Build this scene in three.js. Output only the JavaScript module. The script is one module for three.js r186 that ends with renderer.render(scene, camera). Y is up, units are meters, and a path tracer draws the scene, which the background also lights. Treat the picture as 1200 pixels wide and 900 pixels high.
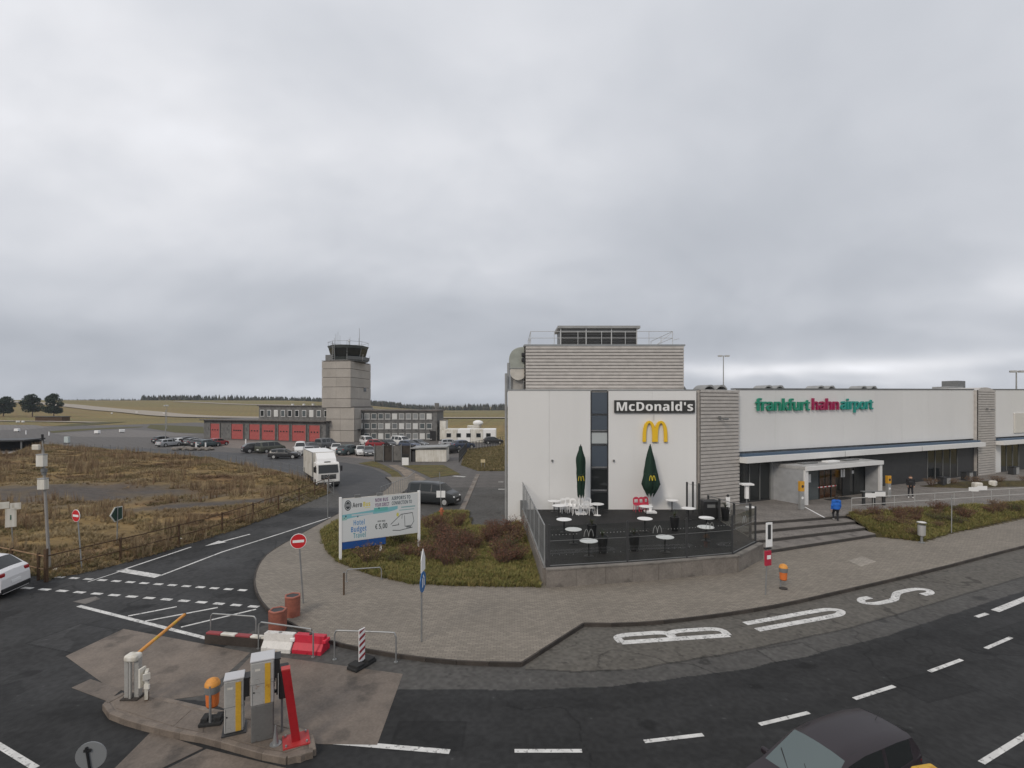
import * as THREE from 'three';
import { mergeGeometries, mergeVertices, toCreasedNormals } from 'three/addons/utils/BufferGeometryUtils.js';
import { RoundedBoxGeometry } from 'three/addons/geometries/RoundedBoxGeometry.js';
import { MarchingCubes } from 'three/addons/objects/MarchingCubes.js';
import { ImprovedNoise } from 'three/addons/math/ImprovedNoise.js';
import { FontLoader } from 'three/addons/loaders/FontLoader.js';
import { TextGeometry } from 'three/addons/geometries/TextGeometry.js';

// ---------------------------------------------------------------- camera, sky, sun, exposure
const scene = new THREE.Scene();
const EYE = 8, FOCAL = 600, CX = 600, HORIZON = 475;             // viewpoint: 8 m above the road, lens of 90 degrees across
const camera = new THREE.PerspectiveCamera(73.7398, 4 / 3, 0.1, 6000);
camera.position.set(0, EYE, 0);
camera.lookAt(0, EYE, -10);
camera.setViewOffset(1200, 900, 0, -25, 1200, 900);              // shifted lens: verticals stay vertical
const renderer = new THREE.WebGLRenderer({ antialias: true });
renderer.toneMapping = THREE.LinearToneMapping;
renderer.toneMappingExposure = 1.0;
renderer.shadowMap.enabled = true;

let seed = 20231;
const rnd = () => { seed |= 0; seed = seed + 0x6D2B79F5 | 0; let t = Math.imul(seed ^ seed >>> 15, 1 | seed); t = t + Math.imul(t ^ t >>> 7, 61 | t) ^ t; return ((t ^ t >>> 14) >>> 0) / 4294967296; };
const rr = (a, b) => a + (b - a) * rnd();
const clamp = (v, a = 0, b = 1) => Math.min(b, Math.max(a, v));
const lerp = (a, b, t) => a + (b - a) * t;
const sstep = (a, b, v) => { const t = clamp((v - a) / (b - a)); return t * t * (3 - 2 * t); };
const perlin = new ImprovedNoise();
const fbm = (x, y, z, o = 4, g = 0.5) => { let s = 0, a = 1, n = 0; for (let i = 0; i < o; i++) { s += a * perlin.noise(x, y, z); n += a; a *= g; x = x * 2.03 + 7.1; y = y * 2.03 + 3.3; z = z * 2.03 + 1.7; } return s / n; };

{ // overcast sky: layered grey cloud with a brighter break to the upper west and light slots low in the east
  const W = 1536, Hh = 768, data = new Float32Array(W * Hh * 4);
  const banks = [ // azimuth (rad, 0 = ahead), elevation, spreads, strength
    [-0.66, 0.46, 0.24, 0.16, 0.15], [-0.95, 0.32, 0.30, 0.16, 0.05], [-0.10, 0.46, 0.22, 0.12, 0.03], [0.77, 0.15, 0.14, 0.05, 0.13], [0.52, 0.064, 0.36, 0.014, 0.30], [0.66, 0.04, 0.2, 0.010, 0.10],
    [0.70, 0.025, 0.30, 0.02, 0.05], [-0.20, 0.24, 0.24, 0.06, 0.05], [-0.45, 0.03, 0.4, 0.02, 0.03],
    [-0.26, 0.56, 0.16, 0.05, -0.04], [0.40, 0.31, 0.24, 0.09, -0.10], [-0.35, 0.20, 0.35, 0.035, -0.05], [0.60, 0.52, 0.35, 0.16, -0.07],
    [0.35, 0.125, 0.5, 0.030, -0.06], [-0.62, 0.10, 0.30, 0.04, -0.05], [0.62, 0.20, 0.14, 0.04, -0.05], [0.05, 0.17, 0.3, 0.05, -0.05],
  ];
  for (let j = 0; j < Hh; j++) {
    const el = ((j + 0.5) / Hh - 0.5) * Math.PI, y = Math.sin(el), c = Math.cos(el);
    for (let i = 0; i < W; i++) {
      const th = ((i + 0.5) / W - 0.5) * 2 * Math.PI, x = Math.cos(th) * c, z = Math.sin(th) * c;
      let r = 0.2, g = 0.2, b = 0.19;
      if (y > -0.02) {
        const yy = Math.max(y, 0), k = 1 / (yy + 0.36), u = x * k, v = z * k;
        const warp = fbm(u * 0.7 + 3, 1.5, v * 0.7, 3);
        const n = fbm(u * 1.5 + warp * 0.9, 4.2, v * 1.9 + warp * 0.7, 5, 0.52);
        const fine = fbm(u * 5.0 + warp * 1.5, 9.1, v * 6.5 + n, 4, 0.55);
        let L = 0.535 + 0.155 * sstep(0.03, 0.45, yy) + 0.06 * sstep(0.5, 1, yy) + 0.145 * n + 0.055 * fine;
        const az = Math.atan2(x, -z);
        for (const [a, e, sa, se, st] of banks) {
          let da = az - a; if (da > Math.PI) da -= 2 * Math.PI; if (da < -Math.PI) da += 2 * Math.PI;
          const q = (da / sa) ** 2 + ((el - e + 0.02 * n) / se) ** 2;
          if (q < 8) L += st * Math.exp(-q) * (1 + 0.9 * n + 0.4 * fine);
        }
        const t = clamp((L - 0.42) / 0.38);
        r = L * lerp(0.91, 0.985, t); g = L * lerp(0.975, 1.0, t); b = L * lerp(1.09, 1.05, t);
      }
      const o = (j * W + i) * 4; data[o] = r; data[o + 1] = g; data[o + 2] = b; data[o + 3] = 1;
    }
  }
  const sky = new THREE.DataTexture(data, W, Hh, THREE.RGBAFormat, THREE.FloatType);
  sky.mapping = THREE.EquirectangularReflectionMapping; sky.magFilter = THREE.LinearFilter; sky.minFilter = THREE.LinearFilter; sky.needsUpdate = true;
  scene.background = sky; scene.environment = sky;
}
const sun = new THREE.DirectionalLight(0xfff3e4, 1.35);           // veiled sun, high behind the viewer to the left
sun.position.set(-55, 85, 70); sun.target.position.set(5, 0, -35);
sun.castShadow = true; sun.shadow.radius = 30; sun.shadow.mapSize.set(4096, 4096);
Object.assign(sun.shadow.camera, { left: -110, right: 110, top: 90, bottom: -90, near: 1, far: 420 });
scene.add(sun, sun.target);

// ---------------------------------------------------------------- helpers
const PI = Math.PI;
const G = (px, py, h = 0) => { const d = FOCAL * (EYE - h) / (py - HORIZON); return [(px - CX) / FOCAL * d, h, -d]; };   // survey: a sighting to a point on level ground
const GX = (px, py, h = 0) => { const p = G(px, py, h); return [p[0], p[2]]; };
const names = {};
const numbered = (n) => { const k = names[n] || 0; names[n] = k + 1; return k ? `${n}_${String(k).padStart(3, '0')}` : n; };
const tag = (o, label, category, group, kind) => { if (label) o.userData.label = label; if (category) o.userData.category = category; if (group) o.userData.group = group; if (kind) o.userData.kind = kind; return o; };
function thing(name, label, category, pos = [0, 0, 0], turn = 0, group) {
  const o = new THREE.Group(); o.name = numbered(name); o.position.set(...pos); o.rotation.y = turn; scene.add(o);
  return tag(o, label, category, group);
}
function copy(o, pos, turn, label, group) {
  const c = o.clone(); c.name = numbered(o.name.replace(/_\d{3}$/, '')); c.userData = { ...o.userData }; scene.add(c);
  c.position.set(...pos); c.rotation.set(0, turn || 0, 0);
  if (label) c.userData.label = label; if (group) c.userData.group = group;
  return c;
}
const norm = (g) => { // plain position / normal / uv, uv in metres by the way each face points
  let q = g.index ? g.toNonIndexed() : g;
  if (!q.attributes.normal) q.computeVertexNormals();
  const p = q.attributes.position, n = q.attributes.normal;
  if (!g.userData.keepUV || !q.attributes.uv) {
    const uv = new Float32Array(p.count * 2);
    for (let i = 0; i < p.count; i++) {
      const ax = Math.abs(n.getX(i)), ay = Math.abs(n.getY(i)), az = Math.abs(n.getZ(i));
      if (ay >= ax && ay >= az) { uv[2 * i] = p.getX(i); uv[2 * i + 1] = -p.getZ(i); }
      else if (ax >= az) { uv[2 * i] = p.getZ(i); uv[2 * i + 1] = p.getY(i); }
      else { uv[2 * i] = p.getX(i); uv[2 * i + 1] = p.getY(i); }
    }
    q.setAttribute('uv', new THREE.BufferAttribute(uv, 2));
  }
  for (const k of Object.keys(q.attributes)) if (!['position', 'normal', 'uv'].includes(k)) q.deleteAttribute(k);
  q.morphAttributes = {};
  return q;
};
function mesh(name, geos, mat, parent = scene, pos, rotY) {
  const list = (Array.isArray(geos) ? geos : [geos]).map(norm);
  const m = new THREE.Mesh(list.length > 1 ? mergeGeometries(list) : list[0], mat);
  m.name = parent === scene ? numbered(name) : name;
  if (pos) m.position.set(...pos); if (rotY) m.rotation.y = rotY;
  parent.add(m); return m;
}
const struct = (name, geos, mat, parent = scene) => { const m = mesh(name, geos, mat, parent); if (parent === scene) m.userData.kind = 'structure'; return m; };
const box = (w, h, d, x = 0, y = 0, z = 0, ry = 0) => { const g = new THREE.BoxGeometry(w, h, d); if (ry) g.rotateY(ry); return g.translate(x, y, z); };   // y: centre
const boxB = (w, h, d, x = 0, y = 0, z = 0, ry = 0) => box(w, h, d, x, y + h / 2, z, ry);                                     // y: bottom
const rbox = (w, h, d, r, x = 0, y = 0, z = 0) => new RoundedBoxGeometry(w, h, d, 2, Math.min(r, w / 2.01, h / 2.01, d / 2.01)).translate(x, y + h / 2, z);
const cyl = (r0, r1, h, x = 0, y = 0, z = 0, s = 12) => new THREE.CylinderGeometry(r1, r0, h, s).translate(x, y + h / 2, z);     // r0 bottom, r1 top
const V = (a) => new THREE.Vector3(...a);
function bar(a, b, r, r2 = r, s = 8) { // round bar from a to b
  const A = V(a), B = V(b), l = A.distanceTo(B), g = new THREE.CylinderGeometry(r2, r, l, s);
  g.translate(0, l / 2, 0); g.applyQuaternion(new THREE.Quaternion().setFromUnitVectors(new THREE.Vector3(0, 1, 0), B.clone().sub(A).normalize()));
  return g.translate(...a);
}
function beam(a, b, w, h) { // square bar from a to b, w across, h up
  const A = V(a), B = V(b), l = A.distanceTo(B), g = new THREE.BoxGeometry(w, h, l);
  const m = new THREE.Matrix4().lookAt(B, A, new THREE.Vector3(0, 1, 0)); g.applyMatrix4(m);
  return g.translate((a[0] + b[0]) / 2, (a[1] + b[1]) / 2, (a[2] + b[2]) / 2);
}
const tube = (pts, r, seg = 24, s = 8, closed = false) => new THREE.TubeGeometry(new THREE.CatmullRomCurve3(pts.map(V), closed, 'catmullrom', 0.3), seg, r, s, closed);
const lathe = (pts, s = 20) => new THREE.LatheGeometry(pts.map((p) => new THREE.Vector2(...p)), s);
const flat = (pts, holes = []) => { const s = new THREE.Shape(pts.map(([x, z]) => new THREE.Vector2(x, -z))); for (const h of holes) s.holes.push(new THREE.Path(h.map(([x, z]) => new THREE.Vector2(x, -z)))); return s; };
const sheetGeo = (pts, y) => { const g = new THREE.ShapeGeometry(flat(pts)).rotateX(-PI / 2).translate(0, y, 0); return g; };
const slabGeo = (pts, y0, y1) => new THREE.ExtrudeGeometry(flat(pts), { depth: y1 - y0, bevelEnabled: false }).rotateX(-PI / 2).translate(0, y0, 0);
const quad = (a, b, c, d) => { const g = new THREE.BufferGeometry(); g.setAttribute('position', new THREE.BufferAttribute(new Float32Array([...a, ...b, ...c, ...a, ...c, ...d]), 3)); g.computeVertexNormals(); return g; };
function dash(a, b, w, y = 0.004) { // painted strip on the ground from a to b ([x, z])
  const dx = b[0] - a[0], dz = b[1] - a[1], l = Math.hypot(dx, dz), nx = -dz / l * w / 2, nz = dx / l * w / 2;
  return quad([a[0] + nx, y, a[1] + nz], [b[0] + nx, y, b[1] + nz], [b[0] - nx, y, b[1] - nz], [a[0] - nx, y, a[1] - nz]);
}
const inside = (x, z, poly) => { let c = false; for (let i = 0, j = poly.length - 1; i < poly.length; j = i++) { const [xi, zi] = poly[i], [xj, zj] = poly[j]; if ((zi > z) !== (zj > z) && x < (xj - xi) * (z - zi) / (zj - zi) + xi) c = !c; } return c; };
const edgeDist = (x, z, poly) => { let m = 1e9; for (let i = 0, j = poly.length - 1; i < poly.length; j = i++) { const [ax, az] = poly[j], [bx, bz] = poly[i], dx = bx - ax, dz = bz - az, t = clamp(((x - ax) * dx + (z - az) * dz) / (dx * dx + dz * dz)); m = Math.min(m, Math.hypot(x - ax - t * dx, z - az - t * dz)); } return m; };
const along = (pts, step, cb) => { // walk a polyline of [x, z]
  let carry = 0;
  for (let i = 0; i < pts.length - 1; i++) { const [ax, az] = pts[i], [bx, bz] = pts[i + 1], l = Math.hypot(bx - ax, bz - az); let t = carry; for (; t < l; t += step) cb(lerp(ax, bx, t / l), lerp(az, bz, t / l), Math.atan2(-(bz - az), bx - ax)); carry = t - l; }
};
const smoothLine = (pts, n = 60) => new THREE.CatmullRomCurve3(pts.map(([x, z]) => new THREE.Vector3(x, 0, z)), false, 'centripetal').getSpacedPoints(n).map((p) => [p.x, p.z]);

// ---------------------------------------------------------------- textures and materials
const wrapN = (() => { const T = new Float32Array(65536); for (let i = 0; i < 65536; i++) T[i] = rnd(); return (x, y, per, k = 0) => { const xi = Math.floor(x), yi = Math.floor(y), fx = x - xi, fy = y - yi, u = fx * fx * (3 - 2 * fx), v = fy * fy * (3 - 2 * fy), h = (a, b) => T[((((a % per) + per) % per) * 131 + (((b % per) + per) % per) * 7919 + k * 977) & 65535]; return lerp(lerp(h(xi, yi), h(xi + 1, yi), u), lerp(h(xi, yi + 1), h(xi + 1, yi + 1), u), v); }; })();
const tnoise = (u, v, base, oct, k = 0) => { let s = 0, a = 1, n = 0; for (let o = 0; o < oct; o++) { const p = base << o; s += a * wrapN(u * p, v * p, p, k + o); n += a; a *= 0.55; } return s / n; };
function texture(size, metres, fn, srgb = true, sizeY = size, metresY = metres) { // fn(u, v) -> grey or [r, g, b], 0..1
  const d = new Uint8Array(size * sizeY * 4);
  for (let j = 0; j < sizeY; j++) for (let i = 0; i < size; i++) { const c = fn((i + 0.5) / size, (j + 0.5) / sizeY), o = (j * size + i) * 4, a = Array.isArray(c); d[o] = clamp(a ? c[0] : c) * 255; d[o + 1] = clamp(a ? c[1] : c) * 255; d[o + 2] = clamp(a ? c[2] : c) * 255; d[o + 3] = 255; }
  const t = new THREE.DataTexture(d, size, sizeY); t.wrapS = t.wrapT = THREE.RepeatWrapping; t.magFilter = THREE.LinearFilter; t.minFilter = THREE.LinearMipmapLinearFilter; t.generateMipmaps = true;
  if (srgb) t.colorSpace = THREE.SRGBColorSpace; t.repeat.set(1 / metres, 1 / metresY); t.needsUpdate = true; return t;
}
const std = (rgb, rough = 0.8, o = {}) => { const m = new THREE.MeshStandardMaterial({ roughness: rough, ...o }); m.color.setRGB(...rgb); return m; };
const phys = (rgb, rough, o = {}) => { const m = new THREE.MeshPhysicalMaterial({ roughness: rough, ...o }); m.color.setRGB(...rgb); return m; };
const T = {
  asphalt: texture(512, 2.3, (u, v) => 0.74 + 0.42 * (tnoise(u, v, 48, 3, 1) - 0.5) + 0.22 * (tnoise(u, v, 4, 4, 5) - 0.5)),
  concrete: texture(512, 3.1, (u, v) => 0.82 + 0.3 * (tnoise(u, v, 5, 5, 2) - 0.5) + 0.14 * (tnoise(u, v, 64, 2, 7) - 0.5) - 0.16 * sstep(0.66, 0.8, tnoise(u, v, 3, 4, 11))),
  plaster: texture(512, 13.0, (u, v) => 0.965 + 0.035 * (tnoise(u, v, 3, 4, 3) - 0.5) + 0.016 * (wrapN(u * 48, v * 3, 48, 5) - 0.5) * wrapN(u * 12, v * 5, 12, 9)),
  smooth: texture(512, 5.0, (u, v) => 0.90 + 0.10 * (tnoise(u, v, 3, 4, 15) - 0.5) + 0.06 * (tnoise(u, v, 32, 2, 17) - 0.5)),
  metal: texture(256, 2.0, (u, v) => 0.9 + 0.14 * (tnoise(u, v, 6, 4, 4) - 0.5)),
  grass: texture(512, 3.7, (u, v) => { const a = tnoise(u, v, 6, 5, 21), b = tnoise(u, v, 60, 2, 25), c = tnoise(u, v, 3, 3, 29), k = 0.55 + 0.5 * a + 0.55 * (b - 0.5); return [k * lerp(0.78, 1.0, c), k * lerp(0.86, 0.88, c), k * lerp(0.62, 0.72, c)]; }),
  bumpy: texture(256, 0.9, (u, v) => tnoise(u, v, 20, 3, 41), false),
  setts: texture(1024, 4.0, (u, v) => { // blocks of 20 x 10 cm
    u *= 4; v *= 4; const row = Math.floor(v * 10), uu = u * 5 + (row % 2) * 0.5, ci = Math.floor(uu) % 20, fx = uu - Math.floor(uu), fy = v * 10 - row;
    const e = Math.min(fx, 1 - fx) * 0.2, f = Math.min(fy, 1 - fy) * 0.1, j = sstep(0.002, 0.009, Math.min(e, f));
    const tone = 0.84 + 0.12 * wrapN(ci * 1.0, row * 1.0, 40, 61), gr = tnoise(u / 4, v / 4, 4, 7, 63);
    const k = lerp(0.6, tone * (0.95 + 0.16 * (gr - 0.5)), j); return [k, k * 0.975, k * 0.94];
  }),
  settBump: texture(1024, 4.0, (u, v) => { u *= 4; v *= 4; const row = Math.floor(v * 10), uu = u * 5 + (row % 2) * 0.5, fx = uu - Math.floor(uu), fy = v * 10 - row; return sstep(0.001, 0.012, Math.min(Math.min(fx, 1 - fx) * 0.2, Math.min(fy, 1 - fy) * 0.1)); }, false),
  worn: texture(512, 2.1, (u, v) => 0.86 + 0.2 * (tnoise(u, v, 10, 4, 71) - 0.5) - 0.26 * sstep(0.6, 0.76, tnoise(u, v, 30, 3, 77))),
  dirtyWhite: texture(256, 2.4, (u, v) => { const s = wrapN(u * 24, v * 2, 24, 83) * tnoise(u, v, 5, 4, 87); return [0.97 - 0.2 * s, 0.965 - 0.22 * s, 0.95 - 0.26 * s]; }),
  scuffed: texture(512, 1.3, (u, v) => { const b = tnoise(u, v, 5, 5, 101), s = tnoise(u, v, 40, 2, 105), line = Math.abs(wrapN(u * 7 + 2 * wrapN(u * 3, v * 3, 3, 109), v * 30, 32, 107) - 0.5) < 0.012 ? 0.25 : 0, rust = sstep(0.72, 0.8, b) * 0.2, q = 0.13 * (b - 0.4) + 0.05 * (s - 0.5) + line * 0.5; return [0.94 - q - rust * 0.5, 0.935 - q - rust * 0.8, 0.93 - q - rust]; }),
  wood: texture(256, 1.2, (u, v) => { const k = 0.7 + 0.3 * wrapN(u * 6, v * 60, 64, 91) * tnoise(u, v, 6, 3, 93); return [k, k * 0.9, k * 0.78]; }),
};
const M = {
  asphalt: std([0.185, 0.17, 0.158], 0.85, { map: T.asphalt, bumpMap: T.bumpy, bumpScale: 0.004 }),
  plateau: std([0.33, 0.30, 0.27], 0.85, { map: T.asphalt }),
  setts: std([0.298, 0.277, 0.247], 0.82, { map: T.setts, bumpMap: T.settBump, bumpScale: 0.0015 }),
  kerb: std([0.075, 0.062, 0.052], 0.85, { map: T.concrete, bumpMap: T.bumpy, bumpScale: 0.003 }),
  kerb2: std([0.055, 0.046, 0.039], 0.85, { map: T.concrete, bumpMap: T.bumpy, bumpScale: 0.003 }),
  slab: std([0.25, 0.203, 0.163], 0.7, { map: T.concrete, bumpMap: T.bumpy, bumpScale: 0.003 }),
  slab2: std([0.22, 0.178, 0.143], 0.65, { map: T.concrete, bumpMap: T.bumpy, bumpScale: 0.003 }),
  wallConcrete: std([0.28, 0.25, 0.22], 0.85, { map: T.concrete, bumpMap: T.bumpy, bumpScale: 0.003 }),
  towerA: std([0.49, 0.455, 0.41], 0.9, { map: T.smooth }), towerB: std([0.47, 0.435, 0.39], 0.9, { map: T.smooth }), towerC: std([0.505, 0.468, 0.42], 0.9, { map: T.smooth }),
  paint: std([0.84, 0.83, 0.80], 0.75, { map: T.worn }),
  white: std([0.79, 0.788, 0.772], 0.55, { map: T.plaster }), white2: std([0.778, 0.775, 0.76], 0.55, { map: T.plaster }),
  dirtyWhite: std([0.78, 0.77, 0.74], 0.6, { map: T.dirtyWhite }),
  cleanWhite: std([0.80, 0.80, 0.79], 0.5),
  corr: std([0.62, 0.585, 0.545], 0.45, { metalness: 0.1, map: T.metal }),
  galv: std([0.42, 0.43, 0.43], 0.45, { metalness: 0.65, map: T.metal }),
  steel: std([0.55, 0.55, 0.54], 0.4, { metalness: 0.5 }),
  greyPaint: std([0.36, 0.365, 0.36], 0.55, { map: T.metal }),
  midGrey: std([0.20, 0.205, 0.205], 0.6, { map: T.metal }),
  anthracite: std([0.045, 0.046, 0.048], 0.55, { map: T.metal }),
  black: std([0.016, 0.016, 0.017], 0.5), rubber: std([0.02, 0.02, 0.02], 0.9),
  blueTrim: std([0.055, 0.095, 0.15], 0.5),
  glassDark: phys([0.022, 0.025, 0.026], 0.08), glassBlue: phys([0.075, 0.092, 0.115], 0.14), glassGrey: phys([0.10, 0.115, 0.12], 0.15),
  windscreen: phys([0.50, 0.56, 0.56], 0.03, { transmission: 1, thickness: 0 }),
  clear: phys([0.80, 0.84, 0.83], 0.02, { transmission: 1, thickness: 0 }),
  tinted: phys([0.74, 0.76, 0.75], 0.03, { transmission: 1, thickness: 0 }),
  yellow: std([0.70, 0.42, 0.04], 0.55, { map: T.scuffed }), arch: std([0.80, 0.50, 0.02], 0.4), orange: std([0.74, 0.19, 0.04], 0.55, { map: T.scuffed }), amber: std([0.78, 0.34, 0.06], 0.55, { map: T.scuffed }),
  red: std([0.40, 0.012, 0.018], 0.5, { map: T.scuffed }), signRed: std([0.55, 0.02, 0.025], 0.4), rust: std([0.40, 0.135, 0.09], 0.8, { map: T.concrete }), garage: std([0.50, 0.115, 0.105], 0.6, { map: T.metal }),
  blue: std([0.02, 0.12, 0.42], 0.4), green: std([0.02, 0.09, 0.06], 0.5),
  brownWood: std([0.15, 0.11, 0.078], 0.9, { map: T.wood }), paleWood: std([0.42, 0.33, 0.24], 0.85, { map: T.wood }), orangeWood: std([0.26, 0.13, 0.055], 0.6, { map: T.wood }),
  slate: std([0.235, 0.232, 0.225], 0.85, { map: T.concrete }), roofing: std([0.22, 0.20, 0.185], 0.9, { map: T.concrete }),
  parasol: std([0.013, 0.040, 0.026], 0.9), deck: phys([0.052, 0.051, 0.05], 0.7, { map: T.asphalt, specularIntensity: 0.4 }),
};

// ---------------------------------------------------------------- the land
const landHeight = (x, z) => { // a broad rise to the north-west, level airfield elsewhere
  const d = Math.hypot(x, z), az = Math.atan2(x, -z);
  const west = sstep(-0.12, -0.42, az);
  return west * 15.5 * sstep(380, 900, d) + 0.9 * sstep(250, 500, d) * fbm(x / 260, 2.2, z / 260, 3) * (0.4 + west * 2.2) - 0.09;
};
{ // one sheet out to the horizon, finer near the viewer
  const xs = [], zs = [];
  for (let i = -62; i <= 62; i++) xs.push(Math.sign(i) * (Math.abs(i) * 5 + 1.9e-4 * Math.abs(i) ** 4));
  for (let i = -8; i <= 110; i++) zs.push(-(i * 5 + 1.35e-5 * Math.max(i, 0) ** 4));
  const pos = [], col = [], uv = [], idx = [], C = new THREE.Color();
  for (const z of zs) for (const x of xs) {
    pos.push(x, landHeight(x, z), z); uv.push(x, -z);
    const d = Math.hypot(x, z), band = fbm(x / 420, z / 60, 0.5, 3), patch = fbm(x / 60, z / 25, 3.5, 4);
    const g = clamp(0.28 + 1.1 * band + 0.5 * patch);               // dry tawny grass against damp green
    C.setRGB(lerp(0.47, 0.26, g), lerp(0.335, 0.25, g), lerp(0.185, 0.115, g)).multiplyScalar(0.95 + 0.5 * patch);
    col.push(C.r, C.g, C.b);
  }
  const nx = xs.length;
  for (let j = 0; j < zs.length - 1; j++) for (let i = 0; i < nx - 1; i++) { const a = j * nx + i; idx.push(a, a + 1, a + nx + 1, a, a + nx + 1, a + nx); }
  const g = new THREE.BufferGeometry(); g.setAttribute('position', new THREE.Float32BufferAttribute(pos, 3)); g.setAttribute('color', new THREE.Float32BufferAttribute(col, 3)); g.setAttribute('uv', new THREE.Float32BufferAttribute(uv, 2)); g.setIndex(idx); g.computeVertexNormals();
  const t = T.grass.clone(); t.repeat.set(1 / 9, 1 / 9);
  const m = new THREE.Mesh(g, new THREE.MeshStandardMaterial({ vertexColors: true, roughness: 1, map: t })); m.name = 'ground'; m.userData.kind = 'structure'; scene.add(m);
}
function landStrip(name, pts, w, mat, lift = 0.12) { // a paved strip lying on the land
  const line = smoothLine(pts, 70), pos = [], uv = [], idx = [];
  line.forEach(([x, z], i) => { const [x0, z0] = line[Math.max(0, i - 1)], [x1, z1] = line[Math.min(line.length - 1, i + 1)], l = Math.hypot(x1 - x0, z1 - z0); for (const s of [-1, -0.33, 0.33, 1]) { const X = x - (z1 - z0) / l * w / 2 * s, Z = z + (x1 - x0) / l * w / 2 * s; pos.push(X, landHeight(X, Z) + lift, Z); uv.push(X, -Z); } });
  for (let i = 0; i < line.length - 1; i++) for (let k = 0; k < 3; k++) { const a = i * 4 + k; idx.push(a, a + 4, a + 5, a, a + 5, a + 1); }
  const g = new THREE.BufferGeometry(); g.setAttribute('position', new THREE.Float32BufferAttribute(pos, 3)); g.setAttribute('uv', new THREE.Float32BufferAttribute(uv, 2)); g.setIndex(idx); g.computeVertexNormals(); g.userData.keepUV = true;
  return struct(name, g, mat);
}
const runwayMat = std([0.52, 0.45, 0.36], 0.9, { map: T.concrete });
landStrip('runway', [[-700, -640], [-550, -550], [-440, -500], [-320, -420], [-209, -343], [-120, -322], [60, -318], [200, -318]], 24, runwayMat, 0.55);
landStrip('taxiway', [[-420, -640], [-300, -600], [-60, -620]], 14, runwayMat, 0.5);
landStrip('perimeter_track', [[-330, -275], [-250, -262], [-190, -236]], 7, runwayMat, 0.35);

// apron and car parks behind the meadow
struct('apron', sheetGeo([[-420, -226], [-232, -216], [-190, -192], [-160, -209], [-148, -240], [-132, -226], [-96, -160], [-60, -160], [-4, -128], [0, -60], [46, -60], [60, -20], [60, 40], [-420, 40]].map(([x, z]) => [x, z]), -0.012), M.asphalt);

struct('station_yard', sheetGeo([[244, 514.6], [384, 519.4], [437, 526], [452, 540], [400, 535], [330, 529.5], [262, 524]].map(([a, b]) => GX(a, b)), -0.005), std([0.33, 0.275, 0.24], 0.9, { map: T.asphalt }));
struct('grass_strip', [sheetGeo([[56, 505.6], [88, 503], [140, 500.6], [168, 499.8], [166, 500.8], [112, 503.6], [62, 507.4]].map(([a, b]) => GX(a, b)), 0.01), sheetGeo([[60, 499.5], [86, 496.6], [122, 494.6], [150, 494.2], [120, 496.8], [84, 499.6]].map(([a, b]) => GX(a, b)), 0.01), sheetGeo([[176, 497.5], [238, 500], [240, 508], [206, 507], [172, 501.5]].map(([a, b]) => GX(a, b)), 0.01)], std([0.16, 0.145, 0.06], 1, { map: T.grass }));
struct('concrete_apron', [sheetGeo([[-60, 497.6], [40, 498], [58, 500.5], [30, 503.5], [-60, 505]].map(([a, b]) => GX(a, b)), -0.004), sheetGeo([[60, 508], [150, 503], [235, 509.5], [180, 512.5], [90, 511.8]].map(([a, b]) => GX(a, b)), -0.004)], std([0.24, 0.22, 0.205], 0.9, { map: T.concrete }));
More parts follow.
